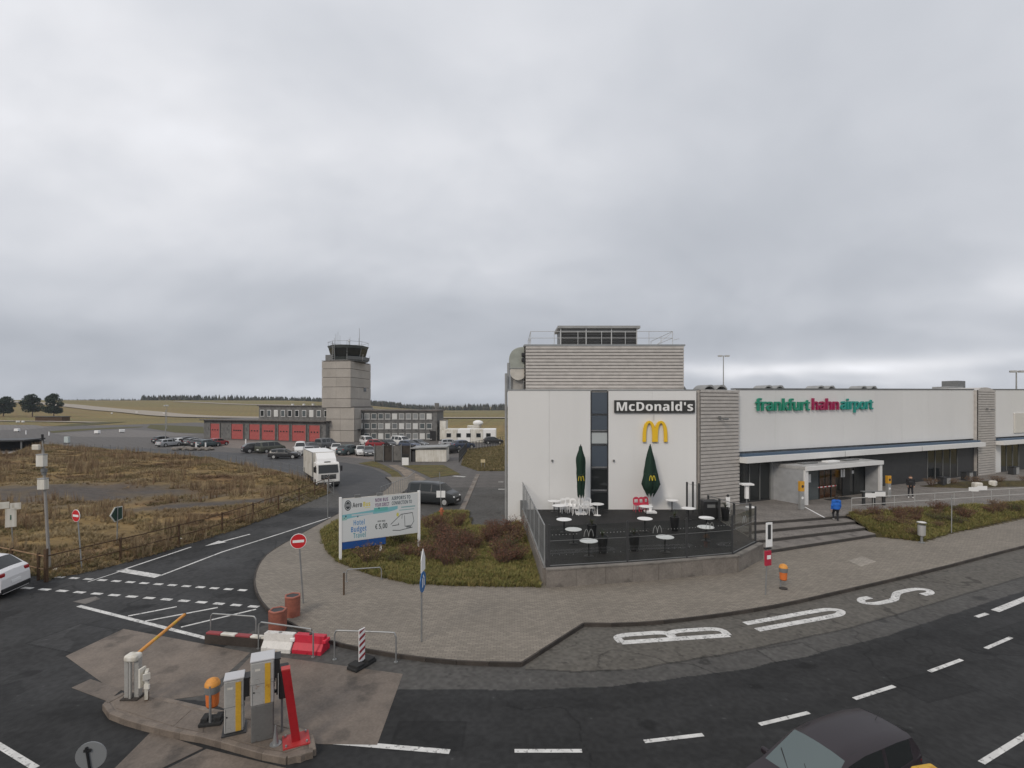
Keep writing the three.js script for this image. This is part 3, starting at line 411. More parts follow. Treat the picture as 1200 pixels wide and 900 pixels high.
// -------- restaurant block, front wall 35.2 m away
const FZ = -35.2, fx = (px) => (px - 600) / 600 * 35.2, fy = (py) => 8 - (py - 475) / 600 * 35.2;
const rest = thing('restaurant_building', 'white panelled block with corrugated rooftop storey and a tall window strip', 'building', [0, 0, FZ]);
{
  const x0 = fx(595), xs0 = fx(692), xs1 = fx(713), x1 = fx(816), top = fy(457.5);
  mesh('core', [boxB(x1 - x0 - 0.16, top - 0.12, 24, (x0 + x1) / 2, 0, -12.16)], M.white2, rest);
  const panel = (a, b, i) => mesh('wall_panel', boxB(b - a - 0.008, top - 0.03, 0.12, (a + b) / 2, 0.02, -0.06), i % 2 ? M.white2 : M.white, rest);
  for (let i = 0; i < 2; i++) panel(lerp(x0, xs0, i / 2), lerp(x0, xs0, (i + 1) / 2), i);
  for (let i = 0; i < 2; i++) panel(lerp(xs1, x1, i / 2), lerp(xs1, x1, (i + 1) / 2), i + 1);
  mesh('parapet_cap', [boxB(x1 - x0 + 0.1, 0.07, 0.35, (x0 + x1) / 2, top, -0.14)], M.galv, rest);
  // the window strip, set into its slot
  const strip = mesh('window_strip', [boxB(0.07, top - 0.9, 0.1, xs0 + 0.035, 0.85, -0.05), boxB(0.07, top - 0.9, 0.1, xs1 - 0.035, 0.85, -0.05), ...[457.5, 485, 505, 520.5, 548, 575].map((py) => box(xs1 - xs0 - 0.14, 0.07, 0.1, (xs0 + xs1) / 2, fy(py) - 0.04, -0.05))], M.anthracite, rest);
  [[459, 485, M.glassBlue], [486, 504, M.glassBlue], [506, 520, std([0.42, 0.45, 0.45], 0.5)], [521.5, 547, M.glassBlue], [549, 574, M.glassDark], [576, 597, M.glassDark]].forEach(([a, b, m]) => mesh('pane', box(xs1 - xs0 - 0.15, fy(a) - fy(b) - 0.08, 0.03, (xs0 + xs1) / 2, (fy(a) + fy(b)) / 2 - 0.02, -0.07), m, strip));
  for (const px of [647, 719]) mesh('wall_fixture', cyl(0.05, 0.07, 0.14, fx(px), fy(541), 0.08), M.midGrey, rest);
  mesh('downpipe', [bar([x0 - 0.12, 0, -0.5], [x0 - 0.12, top + 1.2, -0.5], 0.09)], M.greyPaint, rest);
  mesh('side_cabinet', [rbox(0.4, 1.1, 0.3, 0.03, fx(613), 0.4, 0.16)], M.midGrey, rest);
  // rooftop storey
  const bz = -3.0, d = 38.2, rx = (px) => (px - 600) / 600 * d, ry = (py) => 8 - (py - 475) / 600 * d, bx0 = rx(616), bx1 = rx(801), bt = ry(404);
  mesh('rooftop_core', boxB(bx1 - bx0 - 0.1, bt - top - 0.05, 10, (bx0 + bx1) / 2, top - 0.1, bz - 5.06), M.corr, rest);
  mesh('corrugated_front', corrugated(bx1 - bx0, bt - top - 0.1, 0.24, 0.11).translate(bx0, top - 0.02, bz), M.corr, rest);
  mesh('corrugated_side', corrugated(10, bt - top - 0.1, 0.24, 0.11).rotateY(-PI / 2).translate(bx0, top - 0.02, bz - 10), M.corr, rest);
  mesh('rooftop_cap', [boxB(bx1 - bx0 + 0.2, 0.12, 0.3, (bx0 + bx1) / 2, bt - 0.1, bz - 0.05), boxB(0.3, 0.12, 9.7, bx0 - 0.01, bt - 0.1, bz - 5.1)], M.galv, rest);
  // machine hut
  const hz = bz - 3.5, hd = 41.7, hx0 = (657 - 600) / 600 * hd, hx1 = (746 - 600) / 600 * hd, ht = 8 + (475 - 385) / 600 * hd;
  const hut = mesh('machine_hut', boxB(hx1 - hx0, ht - bt, 3.2, (hx0 + hx1) / 2, bt, hz - 1.6), M.midGrey, rest);
  mesh('hut_roof', [boxB(hx1 - hx0 + 0.5, 0.2, 3.7, (hx0 + hx1) / 2, ht, hz - 1.6)], M.greyPaint, hut);
  for (let i = 0; i < 3; i++) mesh('louvre_panel', Array.from({ length: 9 }, (_, k) => { const g = box((hx1 - hx0) / 3 - 0.14, 0.03, 0.12); g.rotateX(0.6); return g.translate(lerp(hx0, hx1, (i + 0.5) / 3), bt + 0.15 + k * 0.15, hz + 0.03); }), M.anthracite, hut);
  for (let i = 0; i < 4; i++) mesh('hut_post', boxB(0.07, ht - bt, 0.07, lerp(hx0, hx1, i / 3), bt, hz + 0.07), M.steel, hut);
  // roof railing
  const rz = bz - 0.35, r0 = rx(622), r1 = rx(790), rail = mesh('roof_railing', [bar([r0, bt + 1.05, rz], [r1, bt + 1.05, rz], 0.022), bar([r0, bt + 0.55, rz], [r1, bt + 0.55, rz], 0.02), bar([r0, bt + 1.05, rz], [r0, bt + 1.05, rz - 6], 0.022), bar([r1, bt + 1.05, rz], [r1, bt + 1.05, rz - 6], 0.022), bar([r0, bt + 0.55, rz], [r0, bt + 0.55, rz - 6], 0.02), bar([r1, bt + 0.55, rz], [r1, bt + 0.55, rz - 6], 0.02)], M.steel, rest);
  for (let i = 0; i <= 6; i++) mesh('railing_post', bar([lerp(r0, r1, i / 6), bt, rz], [lerp(r0, r1, i / 6), bt + 1.05, rz], 0.022), M.steel, rail);
  for (const z of [-3, -6]) for (const x of [r0, r1]) mesh('railing_post', bar([x, bt, rz + z], [x, bt + 1.05, rz + z], 0.022), M.steel, rail);
  mesh('railing_brace', [bar([r1 - 1.2, bt + 0.05, rz], [r1, bt + 1.0, rz], 0.018), bar([r1, bt + 0.4, rz], [r1 + 0.5, bt + 0.5, rz], 0.018)], M.steel, rail);
  // air duct: quarter-round hood over a round fan casing
  const dc = rx(606.5), sh = new THREE.Shape(); sh.moveTo(-0.62, 0); sh.lineTo(-0.62, 0.55); sh.quadraticCurveTo(-0.62, 1.55, 0.4, 1.6); sh.lineTo(0.62, 1.6); sh.lineTo(0.62, 0);
  const duct = mesh('air_duct', new THREE.ExtrudeGeometry(sh, { depth: 1.3, bevelEnabled: true, bevelSize: 0.03, bevelThickness: 0.03, bevelSegments: 1, curveSegments: 10 }).translate(dc, bt - 1.75, bz - 1.6), std([0.40, 0.42, 0.37], 0.5, { metalness: 0.3, map: T.metal }), rest);
  mesh('duct_collar', box(1.32, 0.05, 1.42, dc, bt - 1.72, bz - 0.95), M.galv, duct);
  const fan = new THREE.CylinderGeometry(0.62, 0.62, 1.3, 20).rotateX(PI / 2).translate(dc + 0.05, bt - 2.0, bz - 0.95);
  mesh('fan_casing', [fan], std([0.60, 0.57, 0.51], 0.5, { map: T.metal }), duct);
  for (const h of [0.85, 1.25]) mesh('fan_motor', rbox(0.36, 0.26, 0.3, 0.04, dc + 0.48, bt - h, bz - 0.15), M.black, duct);
  for (const q of [-0.5, 0.45]) mesh('duct_leg', boxB(0.1, 1.6, 0.1, dc + q, top, bz - 0.5), M.midGrey, duct); mesh('duct_screen', boxB(1.1, 1.4, 0.08, dc, top, bz - 0.7), std([0.40, 0.385, 0.36], 0.7, { map: T.metal }), duct);
  mesh('vent_pipe', [bar([x0 + 0.05, top - 0.1, -0.9], [x0 + 0.05, fy(424), -0.9], 0.1)], M.greyPaint, rest);
}
{ // restaurant sign board with raised letters
  const x0 = fx(719.5), x1 = fx(813.5), y0 = fy(483.5), y1 = fy(469);
  const s = thing('restaurant_sign', 'long dark sign board with raised white lettering on white wall', 'sign', [x0, y0, FZ]);
  mesh('sign_board', rbox(x1 - x0, y1 - y0, 0.16, 0.02, (x1 - x0) / 2, 0, 0.085), std([0.035, 0.035, 0.033], 0.5), s);
  const g = lettering("McDonald's", 0.60, 0.05, x1 - x0 - 0.3); g.translate(0.15, 0.12, 0.166);
  mesh('lettering', g, M.cleanWhite, s);
  mesh('stand_off', [box(0.03, 0.5, 0.03, 2.73, -0.28, 0.03)], M.steel, s);
}
{ // yellow arched emblem
  const e = thing('arched_emblem', 'yellow double arched emblem on the white wall under the dark sign', 'emblem', [fx(767), fy(517.5), FZ]);
  const arc = (s) => { const pts = [], inn = [], n = 18, w = 0.43, h = 1.42; for (let i = 0; i <= n; i++) { const t = i / n, a = PI * t; pts.push([s * 0.40 - Math.cos(a) * w, Math.pow(Math.sin(a), 0.55) * h]); } for (let i = n; i >= 0; i--) { const t = i / n, a = PI * t; inn.push([s * 0.40 - Math.cos(a) * (w - 0.2), Math.pow(Math.sin(a), 0.6) * (h - 0.14)]); } return new THREE.Shape([...pts, ...inn].map(([x, y]) => new THREE.Vector2(x, y))); };
  [-1, 1].forEach((s, i) => mesh('arch', new THREE.ExtrudeGeometry(arc(s), { depth: 0.12 + 0.006 * i, bevelEnabled: true, bevelSize: 0.015, bevelThickness: 0.015, bevelSegments: 1 }).translate(0, 0, 0.05), M.arch, e));
  for (const q of [-0.4, 0.4]) mesh('fixing_pin', box(0.05, 0.05, 0.06, q, 1.3, 0.02), M.steel, e);
}
// -------- terminal, its front turned 26 degrees
const TA = [16.3, -37.3], TH = 0.4546;
const tS = (px) => { const t = (px - 600) / 600; return (37.3 * t - 16.3) / (0.898 - 0.439 * t); };
const tPoint = (s, p, y = 0) => [TA[0] + s * Math.cos(TH) + p * Math.sin(TH), y, TA[1] - s * Math.sin(TH) + p * Math.cos(TH)];
const term = thing('terminal_building', 'long white airport terminal hall with corrugated bays and a glazed ground floor', 'building', [TA[0], 0, TA[1]], TH);
const roofAt = (s) => 9.14 + 0.0128 * s;                                  // the eaves climb gently to the east
{
  const s1 = tS(1141), s2 = tS(1162), s3 = 62;
  const wallSeg = (a, b, n) => {
    for (let i = 0; i < n; i++) { const p0 = lerp(a, b, i / n), p1 = lerp(a, b, (i + 1) / n), g = boxB(p1 - p0 - 0.01, 1, 0.15, (p0 + p1) / 2, 0, -0.075), P = g.attributes.position; for (let k = 0; k < P.count; k++) P.setY(k, P.getY(k) > 0.5 ? roofAt(P.getX(k)) : 4.6); g.computeVertexNormals(); mesh('wall_panel', g, i % 2 ? M.white : M.white2, term); }
    const cap = boxB(b - a, 1, 0.5, (a + b) / 2, 0, -0.2), Q = cap.attributes.position; for (let k = 0; k < Q.count; k++) Q.setY(k, roofAt(Q.getX(k)) + (Q.getY(k) > 0.5 ? 0.11 : 0.005)); mesh('eaves_cap', cap, M.midGrey, term);
    const can = mesh('canopy', [boxB(b - a, 0.42, 1.1, (a + b) / 2, 3.86, 0.42)], M.white2, term);
    mesh('blue_trim', [boxB(b - a + 0.02, 0.17, 0.6, (a + b) / 2, 4.284, 0.25)], M.blueTrim, can);
    for (const q of [0.33, 0.66]) mesh('canopy_joint', box(0.02, 0.42, 0.02, lerp(a, b, q), 4.07, 0.975), M.midGrey, can);
  };
  wallSeg(0, s1, 8); wallSeg(s2, s3, 5);
  const hall = boxB(s3 - 16, 1, 34, (s3 + 16) / 2, 0, -17.4), hall2 = boxB(19.8, 9.0, 9, 6.1, 0, -4.7), P = hall.attributes.position; for (let k = 0; k < P.count; k++) if (P.getY(k) > 0.5) P.setY(k, roofAt(P.getX(k)) - 0.06);
  hall.computeVertexNormals(); mesh('hall', [hall, hall2], std([0.50, 0.49, 0.47], 0.7, { map: T.concrete }), term);
  // corrugated bays with barrel tops
  for (const [a, b, q] of [[-3.85, -0.02, 0.25], [s1 + 0.02, s2 - 0.02, 0.25]]) {
    const bay = mesh('corrugated_bay', [corrugated(b - a, roofAt(a) - 0.02, 0.25, 0.10).translate(a, 0.02, q), boxB(0.06, roofAt(a) - 0.05, q + 0.36, a + 0.03, 0, q / 2 - 0.18), boxB(0.06, roofAt(a) - 0.05, q + 0.36, b - 0.03, 0, q / 2 - 0.18)], M.corr, term);
    const w = b - a, R = w * 0.78, hh = R - Math.sqrt(R * R - w * w / 4), sh = new THREE.Shape(); sh.moveTo(-w / 2, 0); for (let i = 0; i <= 14; i++) { const x = lerp(-w / 2, w / 2, i / 14); sh.lineTo(x, Math.sqrt(R * R - x * x) - (R - hh)); } sh.lineTo(w / 2, 0);
    mesh('barrel_roof', new THREE.ExtrudeGeometry(sh, { depth: 20, bevelEnabled: false }).scale(1, a < 0 ? 0.3 : 0.5, 1).translate((a + b) / 2, roofAt(a) - (a < 0 ? 0.25 : 0.06), q - (a < 0 ? 22.2 : 20.0)), M.corr, bay);
    mesh('floodlight', [box(0.05, 0.05, 0.5, (a + b) / 2, roofAt(a) - 2.0, q + 0.3), rbox(0.4, 0.12, 0.22, 0.03, (a + b) / 2, roofAt(a) - 2.1, q + 0.55), rbox(0.12, 0.2, 0.2, 0.03, (a + b) / 2 - 0.15, roofAt(a) - 2.05, q + 0.16)], M.midGrey, bay);
  }
  // ground floor: dark cladding, glazing and doors
  const zone = (a, b, n, m, y1 = 3.84) => { const fr = mesh('glazing', boxB(b - a, 0.1, 0.12, (a + b) / 2, FORE, 0.02), M.anthracite, term); mesh('head_rail', boxB(b - a, 0.1, 0.12, (a + b) / 2, y1 - 0.1, 0.02), M.anthracite, fr); for (let i = 0; i < n; i++) { mesh('pane', boxB((b - a) / n - 0.06, y1 - FORE - 0.2, 0.03, lerp(a, b, (i + 0.5) / n), FORE + 0.1, 0.02), m, fr); } for (let i = 0; i <= n; i++) mesh('mullion', boxB(0.06, y1 - FORE - 0.2, 0.12, lerp(a, b, i / n), FORE + 0.1, 0.02), M.midGrey, fr); return fr; };
  zone(0.25, 3.6, 3, M.glassDark);
  mesh('grey_pier', [boxB(0.5, 3.0, 0.2, 3.95, FORE, 0.0)], M.greyPaint, term);
  const clad = (a, b, n) => { for (let i = 0; i < n; i++) mesh('dark_cladding_panel', boxB((b - a) / n - 0.012, 3.0, 0.1, lerp(a, b, (i + 0.5) / n), FORE, -0.02), M.anthracite, term); };
  clad(13.7, tS(1086), 4); zone(tS(1086), tS(1121), 4, M.glassDark); clad(tS(1121), s1 - 0.05, 1);
  clad(s2 + 0.05, s2 + 1.6, 1); zone(s2 + 1.7, s2 + 6, 3, M.glassDark); clad(s2 + 6.1, 60, 5);
  mesh('white_return', boxB(1.5, 2.95, 0.16, s2 + 0.9, FORE + 0.02, 0.06), M.white2, term);
  // entrance porch
  const p0 = 3.95, p1 = 13.4, pd = 2.6, ph = 3.6, porchM = std([0.46, 0.47, 0.48], 0.55, { map: T.metal }), porch = mesh('entrance_porch', boxB(0.3, ph - FORE - 0.26, pd - 0.1, p0 + 0.15, FORE, pd / 2 - 0.02), porchM, term); mesh('side_wall', boxB(0.3, ph - FORE - 0.26, pd - 0.1, p1 - 0.15, FORE, pd / 2 - 0.02), porchM, porch);
  mesh('porch_roof', [boxB(p1 - p0 + 0.06, 0.26, pd + 0.1, (p0 + p1) / 2, ph - 0.26, pd / 2)], std([0.56, 0.555, 0.54], 0.6, { map: T.concrete }), porch); for (const x of [p0 + 0.15, p1 - 0.15]) mesh('front_post', boxB(0.34, ph - FORE - 0.26, 0.14, x, FORE, pd - 0.02), M.white2, porch); mesh('front_beam', boxB(p1 - p0 + 0.08, 0.3, 0.1, (p0 + p1) / 2, ph - 0.3, pd + 0.1), M.white2, porch);
  for (const [x, w] of [[6.0, 1.7], [8.8, 1.5], [11.2, 1.7]]) mesh('roof_light', [boxB(w, 0.1, 0.5, x, ph, pd * 0.55)], x === 8.8 ? M.cleanWhite : M.midGrey, porch);
  const dz = 1.5, doorsW = p1 - p0 - 0.7, n = 6, dfr = mesh('door_frame', Array.from({ length: n + 1 }, (_, i) => boxB(0.07, 2.2, 0.1, p0 + 0.35 + doorsW * i / n, FORE, dz)).concat([boxB(doorsW, 0.12, 0.1, (p0 + p1) / 2, FORE + 2.2, dz)]), M.black, porch);
  for (let i = 0; i < n; i++) mesh('door_pane', boxB(doorsW / n - 0.09, 2.18, 0.03, p0 + 0.35 + doorsW * (i + 0.5) / n, FORE + 0.01, dz), i === 2 || i === 3 ? phys([0.85, 0.83, 0.78], 0.03, { transmission: 1, thickness: 0 }) : i === 1 ? M.glassGrey : M.glassDark, porch);
  for (const q of [0.36, 0.53]) mesh('wood_panel', boxB(1.25, 2.1, 0.08, p0 + 0.35 + doorsW * q, FORE + 0.02, dz - 0.2), M.orangeWood, porch);
  for (const [w, h, x, y] of [[0.55, 0.62, 2.0, 1.35], [0.5, 0.6, 6.2, 1.5], [0.25, 0.25, 7.5, 1.7]]) mesh('notice', boxB(w, h, 0.02, p0 + x, FORE + y, dz + 0.03), M.cleanWhite, porch);
  { const tape = mesh('barrier_tape', box(2.25, 0.07, 0.008, p0 + 3.9, FORE + 0.95, dz + 0.25), M.cleanWhite, porch); for (let i = 0; i < 5; i++) mesh('red_band', box(0.22, 0.071, 0.012, p0 + 2.95 + i * 0.48, FORE + 0.95, dz + 0.25), M.signRed, tape); }
  mesh('door_mat', boxB(2.6, 0.02, 0.7, (p0 + p1) / 2, FORE + 0.001, 2.15), M.rubber, porch);
  // curved roof lights in pairs along the roof
  for (const px of [824, 861, 876, 934, 948, 998, 1011, 1050, 1062]) { const s = tS(px) + 1.2, w = 0.62, sh = new THREE.Shape(); sh.moveTo(-w, 0); sh.quadraticCurveTo(-w * 0.3, 0.46, w * 0.5, 0.32); sh.lineTo(w, 0.02); sh.lineTo(w * 0.9, -0.06); sh.quadraticCurveTo(0, 0.5, -w, -0.06); mesh('roof_vent', new THREE.ExtrudeGeometry(sh, { depth: 1.2, bevelEnabled: false }).translate(s, roofAt(s) + 0.14, -4.6), M.greyPaint, term); mesh('vent_upstand', boxB(0.9, 0.2, 1.1, s, roofAt(s) - 0.06, -4.0), M.midGrey, term); }
  mesh('roof_unit', [rbox(1.9, 1.3, 1.6, 0.05, tS(1179) + 3, roofAt(40), -6)], M.midGrey, term); mesh('roof_unit', [rbox(3.4, 0.5, 1.6, 0.05, tS(1160) + 3, roofAt(40), -5)], M.greyPaint, term);
  mesh('display_case', [rbox(3.4, 2.2, 0.12, 0.03, tS(1196), roofAt(40) - 4.7, 0.062)], std([0.62, 0.60, 0.55], 0.6), term);
}
{ // roof lettering of the terminal
  const a = tS(884), words = [['frankfurt', [0.012, 0.235, 0.145], tS(884), tS(947)], ['hahn', [0.32, 0.012, 0.075], tS(950), tS(981)], ['airport', [0.015, 0.27, 0.225], tS(983.5), tS(1021)]];
  const t = thing('terminal_lettering', 'green, crimson and teal lower case lettering fixed to the white terminal wall', 'sign', [TA[0], 0, TA[1]], TH);
  for (const [w, c, s0, s1] of words) { const word = mesh('word', lettering(w, 0.84, 0.12, s1 - s0, slimFont, 0.03).translate(s0, 7.62 + (s0 - a) * 0.006, 0.06), std(c, 0.4), t); }
  mesh('fixing_rail', [box(tS(1021) - a, 0.05, 0.05, (a + tS(1021)) / 2, 7.9, 0.03)], M.white2, t);
}
// -------- control tower
{
  const C = [-35.3, 0, -112], turn = -0.148, t = thing('control_tower', 'tall blank concrete control tower topped by a dark glazed cab', 'tower', C, -turn * -1);
  const w = 6.75, d = 10.4, top = 17.75, mid = 7.55, joints = [7.55, 9.5, 12.1, 14.2, 16.1, 17.75];
  mesh('core', [boxB(w - 0.3, top - mid - 0.1, d - 0.3, -w / 2, mid, -d / 2), boxB(w - 0.5, mid + 0.2, d - 0.5, -w / 2 + 0.75, 0, -d / 2 - 0.2)], std([0.12, 0.11, 0.10], 0.9), t);
  const mats = [M.towerA, M.towerB, M.towerC]; let k = 0;
  for (let i = 0; i < 5; i++) { const y0 = joints[i], h = joints[i + 1] - y0 - 0.09;
    for (let q = 0; q < 2; q++) mesh('concrete_panel', boxB(w / 2 - 0.03, h, 0.18, -w * (q + 0.5) / 2, y0, -0.09), mats[k++ % 3], t);
    for (let q = 0; q < 3; q++) mesh('concrete_panel', boxB(0.18, h, d / 3 - 0.04, -0.09 + 0.004, y0, -0.2 - (d - 0.2) * (q + 0.5) / 3), mats[k++ % 3], t); }
  for (let i = 0; i < 3; i++) for (let q = 0; q < 2; q++) mesh('concrete_panel', boxB((w - 0.2) / 2 - 0.04, mid / 3 - 0.09, 0.18, 0.75 - (w - 0.2) * (q + 0.5) / 2, i * mid / 3, -0.26), mats[k++ % 3], t);
  for (let i = 0; i < 3; i++) mesh('concrete_panel', boxB(0.18, mid / 3 - 0.09, d - 0.6, 0.66, i * mid / 3, -d / 2 - 0.2), mats[k++ % 3], t);
  mesh('slit_window', boxB(0.06, 0.9, 1.4, 0.03, 11.2, -7.2), M.glassDark, t);
  mesh('roof_slab', boxB(w + 0.02, 0.12, d + 0.02, -w / 2, top, -d / 2), M.wallConcrete, t);
  // cab: octagon flaring outwards, with a gallery below
  const cx = -2.7, cz = -4.4, oct = (r0, r1, y0, y1) => new THREE.CylinderGeometry(r1 * 1.2, r0 * 1.2, y1 - y0, 8, 1).rotateY(PI / 8).translate(cx, (y0 + y1) / 2, cz);
  const cab = mesh('cab', [oct(2.6, 3.2, top + 0.1, top + 1.1), oct(3.5, 3.8, top + 3.0, top + 3.6)], std([0.12, 0.135, 0.13], 0.6, { map: T.metal }), t);
  for (let i = 0; i < 8; i++) { const a = PI / 8 + i * PI / 4, b = a + PI / 4, r0 = 3.66, r1 = 4.2, y0 = top + 1.15, y1 = top + 2.95, P = (r, an, y) => [cx + r * Math.sin(an), y, cz + r * Math.cos(an)]; mesh('cab_pane', quad(P(r0, a + 0.03, y0), P(r0, b - 0.03, y0), P(r1, b - 0.03, y1), P(r1, a + 0.03, y1)), M.glassDark, cab); mesh('cab_mullion', bar(P(r0, a, y0 - 0.1), P(r1, a, y1 + 0.1), 0.07, 0.07, 6), M.midGrey, cab); }
  const gal = mesh('gallery', [oct(3.6, 3.6, top + 0.1, top + 0.35)], M.midGrey, t);
  for (let i = 0; i < 8; i++) { const a = PI / 8 + i * PI / 4, b = a + PI / 4, P = (r, an, y) => [cx + r * Math.sin(an), y, cz + r * Math.cos(an)]; if (i > 4) continue; mesh('gallery_panel', beam(P(4.6, a, top + 0.75), P(4.6, b, top + 0.75), 0.06, 0.75), std([0.13, 0.135, 0.135], 0.6, { map: T.metal }), gal); mesh('gallery_post', bar(P(4.55, a, top + 0.2), P(4.75, a, top + 1.6), 0.04), M.steel, gal); }
  mesh('ladder', [bar([cx - 1.6, top, cz + 4.3], [cx - 1.6, top + 4.3, cz + 4.4], 0.05), bar([cx - 1.1, top, cz + 4.3], [cx - 1.1, top + 4.3, cz + 4.4], 0.05), ...Array.from({ length: 9 }, (_, i) => bar([cx - 1.6, top + 0.3 + i * 0.42, cz + 4.32 + i * 0.02], [cx - 1.1, top + 0.3 + i * 0.42, cz + 4.32 + i * 0.02], 0.035))], M.galv, t);
  mesh('roof_rail', [...Array.from({ length: 8 }, (_, i) => { const a = PI / 8 + i * PI / 4, b = a + PI / 4; return bar([cx + 4.4 * Math.sin(a), top + 4.5, cz + 4.4 * Math.cos(a)], [cx + 4.4 * Math.sin(b), top + 4.5, cz + 4.4 * Math.cos(b)], 0.035); }), ...Array.from({ length: 8 }, (_, i) => { const a = PI / 8 + i * PI / 4; return bar([cx + 4.3 * Math.sin(a), top + 3.6, cz + 4.3 * Math.cos(a)], [cx + 4.4 * Math.sin(a), top + 4.5, cz + 4.4 * Math.cos(a)], 0.035); })], M.galv, t);
  for (const [dx, dz, y, r] of [[-2.2, 1.6, 6.4, 0.05], [-1.9, 1.2, 6.9, 0.04], [2.4, -0.6, 7.9, 0.06], [0.2, 0, 5.4, 0.1], [-0.9, 2.2, 5.9, 0.04], [1.2, 1.6, 5.6, 0.04], [3.2, 1.4, 5.3, 0.05], [-3.1, 0.6, 5.6, 0.05]]) mesh('antenna', bar([cx + dx, top + 3.6, cz + dz], [cx + dx, top + y, cz + dz], r, r * 0.6, 6), M.greyPaint, t);
  mesh('beacon', [new THREE.SphereGeometry(0.22, 10, 8).translate(cx + 0.2, top + 4.9, cz + 0.1)], M.cleanWhite, t);
  mesh('roof_box', [boxB(1.6, 1.4, 1.6, -w + 1.0, top + 0.1, -2.0)], M.midGrey, t);
}
// -------- fire station with red doors
{
  const A = G(238, 513.4), B = G(381, 518), L = Math.hypot(B[0] - A[0], B[2] - A[2]), turn = Math.atan2(-(B[2] - A[2]), B[0] - A[0]);
  const t = thing('fire_station', 'low grey fire station with a row of red garage doors', 'building', A, turn);
  const Sx = (px) => { const u = (px - 600) / 600, ux = (B[0] - A[0]) / L, uz = (B[2] - A[2]) / L; return (-A[0] - u * A[2] ) / (ux + u * uz); };
  mesh('wall', boxB(L, 4.35, 14, L / 2, 0, -7.2), M.slate, t);
  mesh('roof', [boxB(L + 0.9, 0.28, 15, L / 2, 4.35, -6.9), boxB(L + 0.9, 0.16, 0.1, L / 2, 4.40, 0.66)], M.roofing, t);
  for (const [a, b] of [[246.5, 257], [271, 284.5], [292, 304], [306.5, 322], [326, 338.5], [342, 358], [362, 374.5]]) { const s0 = Sx(a), s1 = Sx(b), dr = mesh('garage_door', [boxB(s1 - s0, 3.55, 0.1, (s0 + s1) / 2, 0.02, -0.16), ...[0, 1, 2, 3].map((i) => boxB(s1 - s0 - 0.1, 0.82, 0.04, (s0 + s1) / 2, 0.06 + i * 0.88, -0.1))], M.garage, t); const n = s1 - s0 > 3.3 ? 4 : 3; for (let i = 0; i < n; i++) mesh('door_window', boxB((s1 - s0) * 0.13, 0.28, 0.04, lerp(s0, s1, 0.22 + 0.56 * i / (n - 1)), 1.95, -0.06), M.black, dr); mesh('door_jamb', [boxB(0.22, 3.7, 0.24, s0 - 0.13, 0, -0.1), boxB(0.22, 3.7, 0.24, s1 + 0.13, 0, -0.1)], M.slate, dr); }
  const u0 = Sx(291), u1 = L + 0.3, uh = 7.75;
  mesh('upper_storey', boxB(u1 - u0, uh - 4.6, 7, (u0 + u1) / 2, 4.63, -6.5), M.slate, t); mesh('upper_roof', boxB(u1 - u0 + 0.6, 0.22, 7.6, (u0 + u1) / 2, uh + 0.03, -6.5), M.roofing, t);
  for (let i = 0; i < 10; i++) { const x = lerp(u0 + 1.1, u1 - 2.6, i / 9), w = mesh('window', [boxB(1.15, 1.55, 0.08, x, 5.35, -3.0)], M.cleanWhite, t); mesh('pane', boxB(0.95, 1.35, 0.04, x, 5.45, -2.95), [M.glassDark, M.glassGrey, std([0.62, 0.62, 0.6], 0.4), M.glassGrey][(i * 7 + (i > 4 ? 1 : 0)) % 4], w); }
  for (const x of [0.35, 0.5, 0.62, 0.9]) mesh('roof_vent', [cyl(0.3, 0.3, 0.4, lerp(u0, u1, x), uh + 0.22, -5.5)], M.cleanWhite, t);
  mesh('chimney', boxB(1.0, 1.7, 1.0, u1 - 0.6, uh - 0.2, -3.4), M.anthracite, t);
}
// -------- office wing
{
  const A = G(415, 516.5), B = G(512, 516.5), L = B[0] - A[0], t = thing('office_wing', 'grey three-storey office wing with rows of white framed windows', 'building', A), D = -A[2], yy = (py) => 8 - (py - 475) / 600 * D;
  mesh('wall', boxB(L, yy(482), 11, L / 2, 0, -5.5), M.slate, t); mesh('roof', boxB(L + 0.7, 0.32, 11.7, L / 2, yy(482), -5.5), M.roofing, t); mesh('chimney', boxB(0.9, 1.5, 0.9, L - 0.3, yy(480), -2), M.slate, t);
  const blank = [std([0.60, 0.60, 0.58], 0.4), M.glassGrey, phys([0.16, 0.17, 0.175], 0.2), M.glassGrey, phys([0.26, 0.27, 0.27], 0.3)]; let k = 3;
  for (const py of [487.8, 499.2, 511]) for (let i = 0; i < 11; i++) { const x = lerp((422 - 415) / 600 * D, (503 - 415) / 600 * D, i / 10); if (py > 505 && i < 1) continue; const w = mesh('window', boxB(1.16, 1.26, 0.1, x, yy(py) - 0.63, 0.03), std([0.56, 0.56, 0.54], 0.6), t); k = (k * 5 + 3 + i) % 17; mesh('pane', boxB(0.98, 1.08, 0.04, x, yy(py) - 0.54, 0.075), blank[k % 5], w); mesh('sill', boxB(1.3, 0.06, 0.2, x, yy(py) - 0.72, 0.1), M.cleanWhite, w); }
  const porch = mesh('porch', [boxB(2.2, 0.2, 2, 1.2, 2.5, 1.02), boxB(0.15, 2.5, 0.15, 2.1, 0, 1.8)], M.anthracite, t); mesh('door', boxB(1.1, 2.1, 0.08, 1.2, 0, 0.05), M.black, porch);
  mesh('end_door', boxB(1.3, 2.2, 0.1, L - 0.9, 0, 0.06), M.black, t);
}
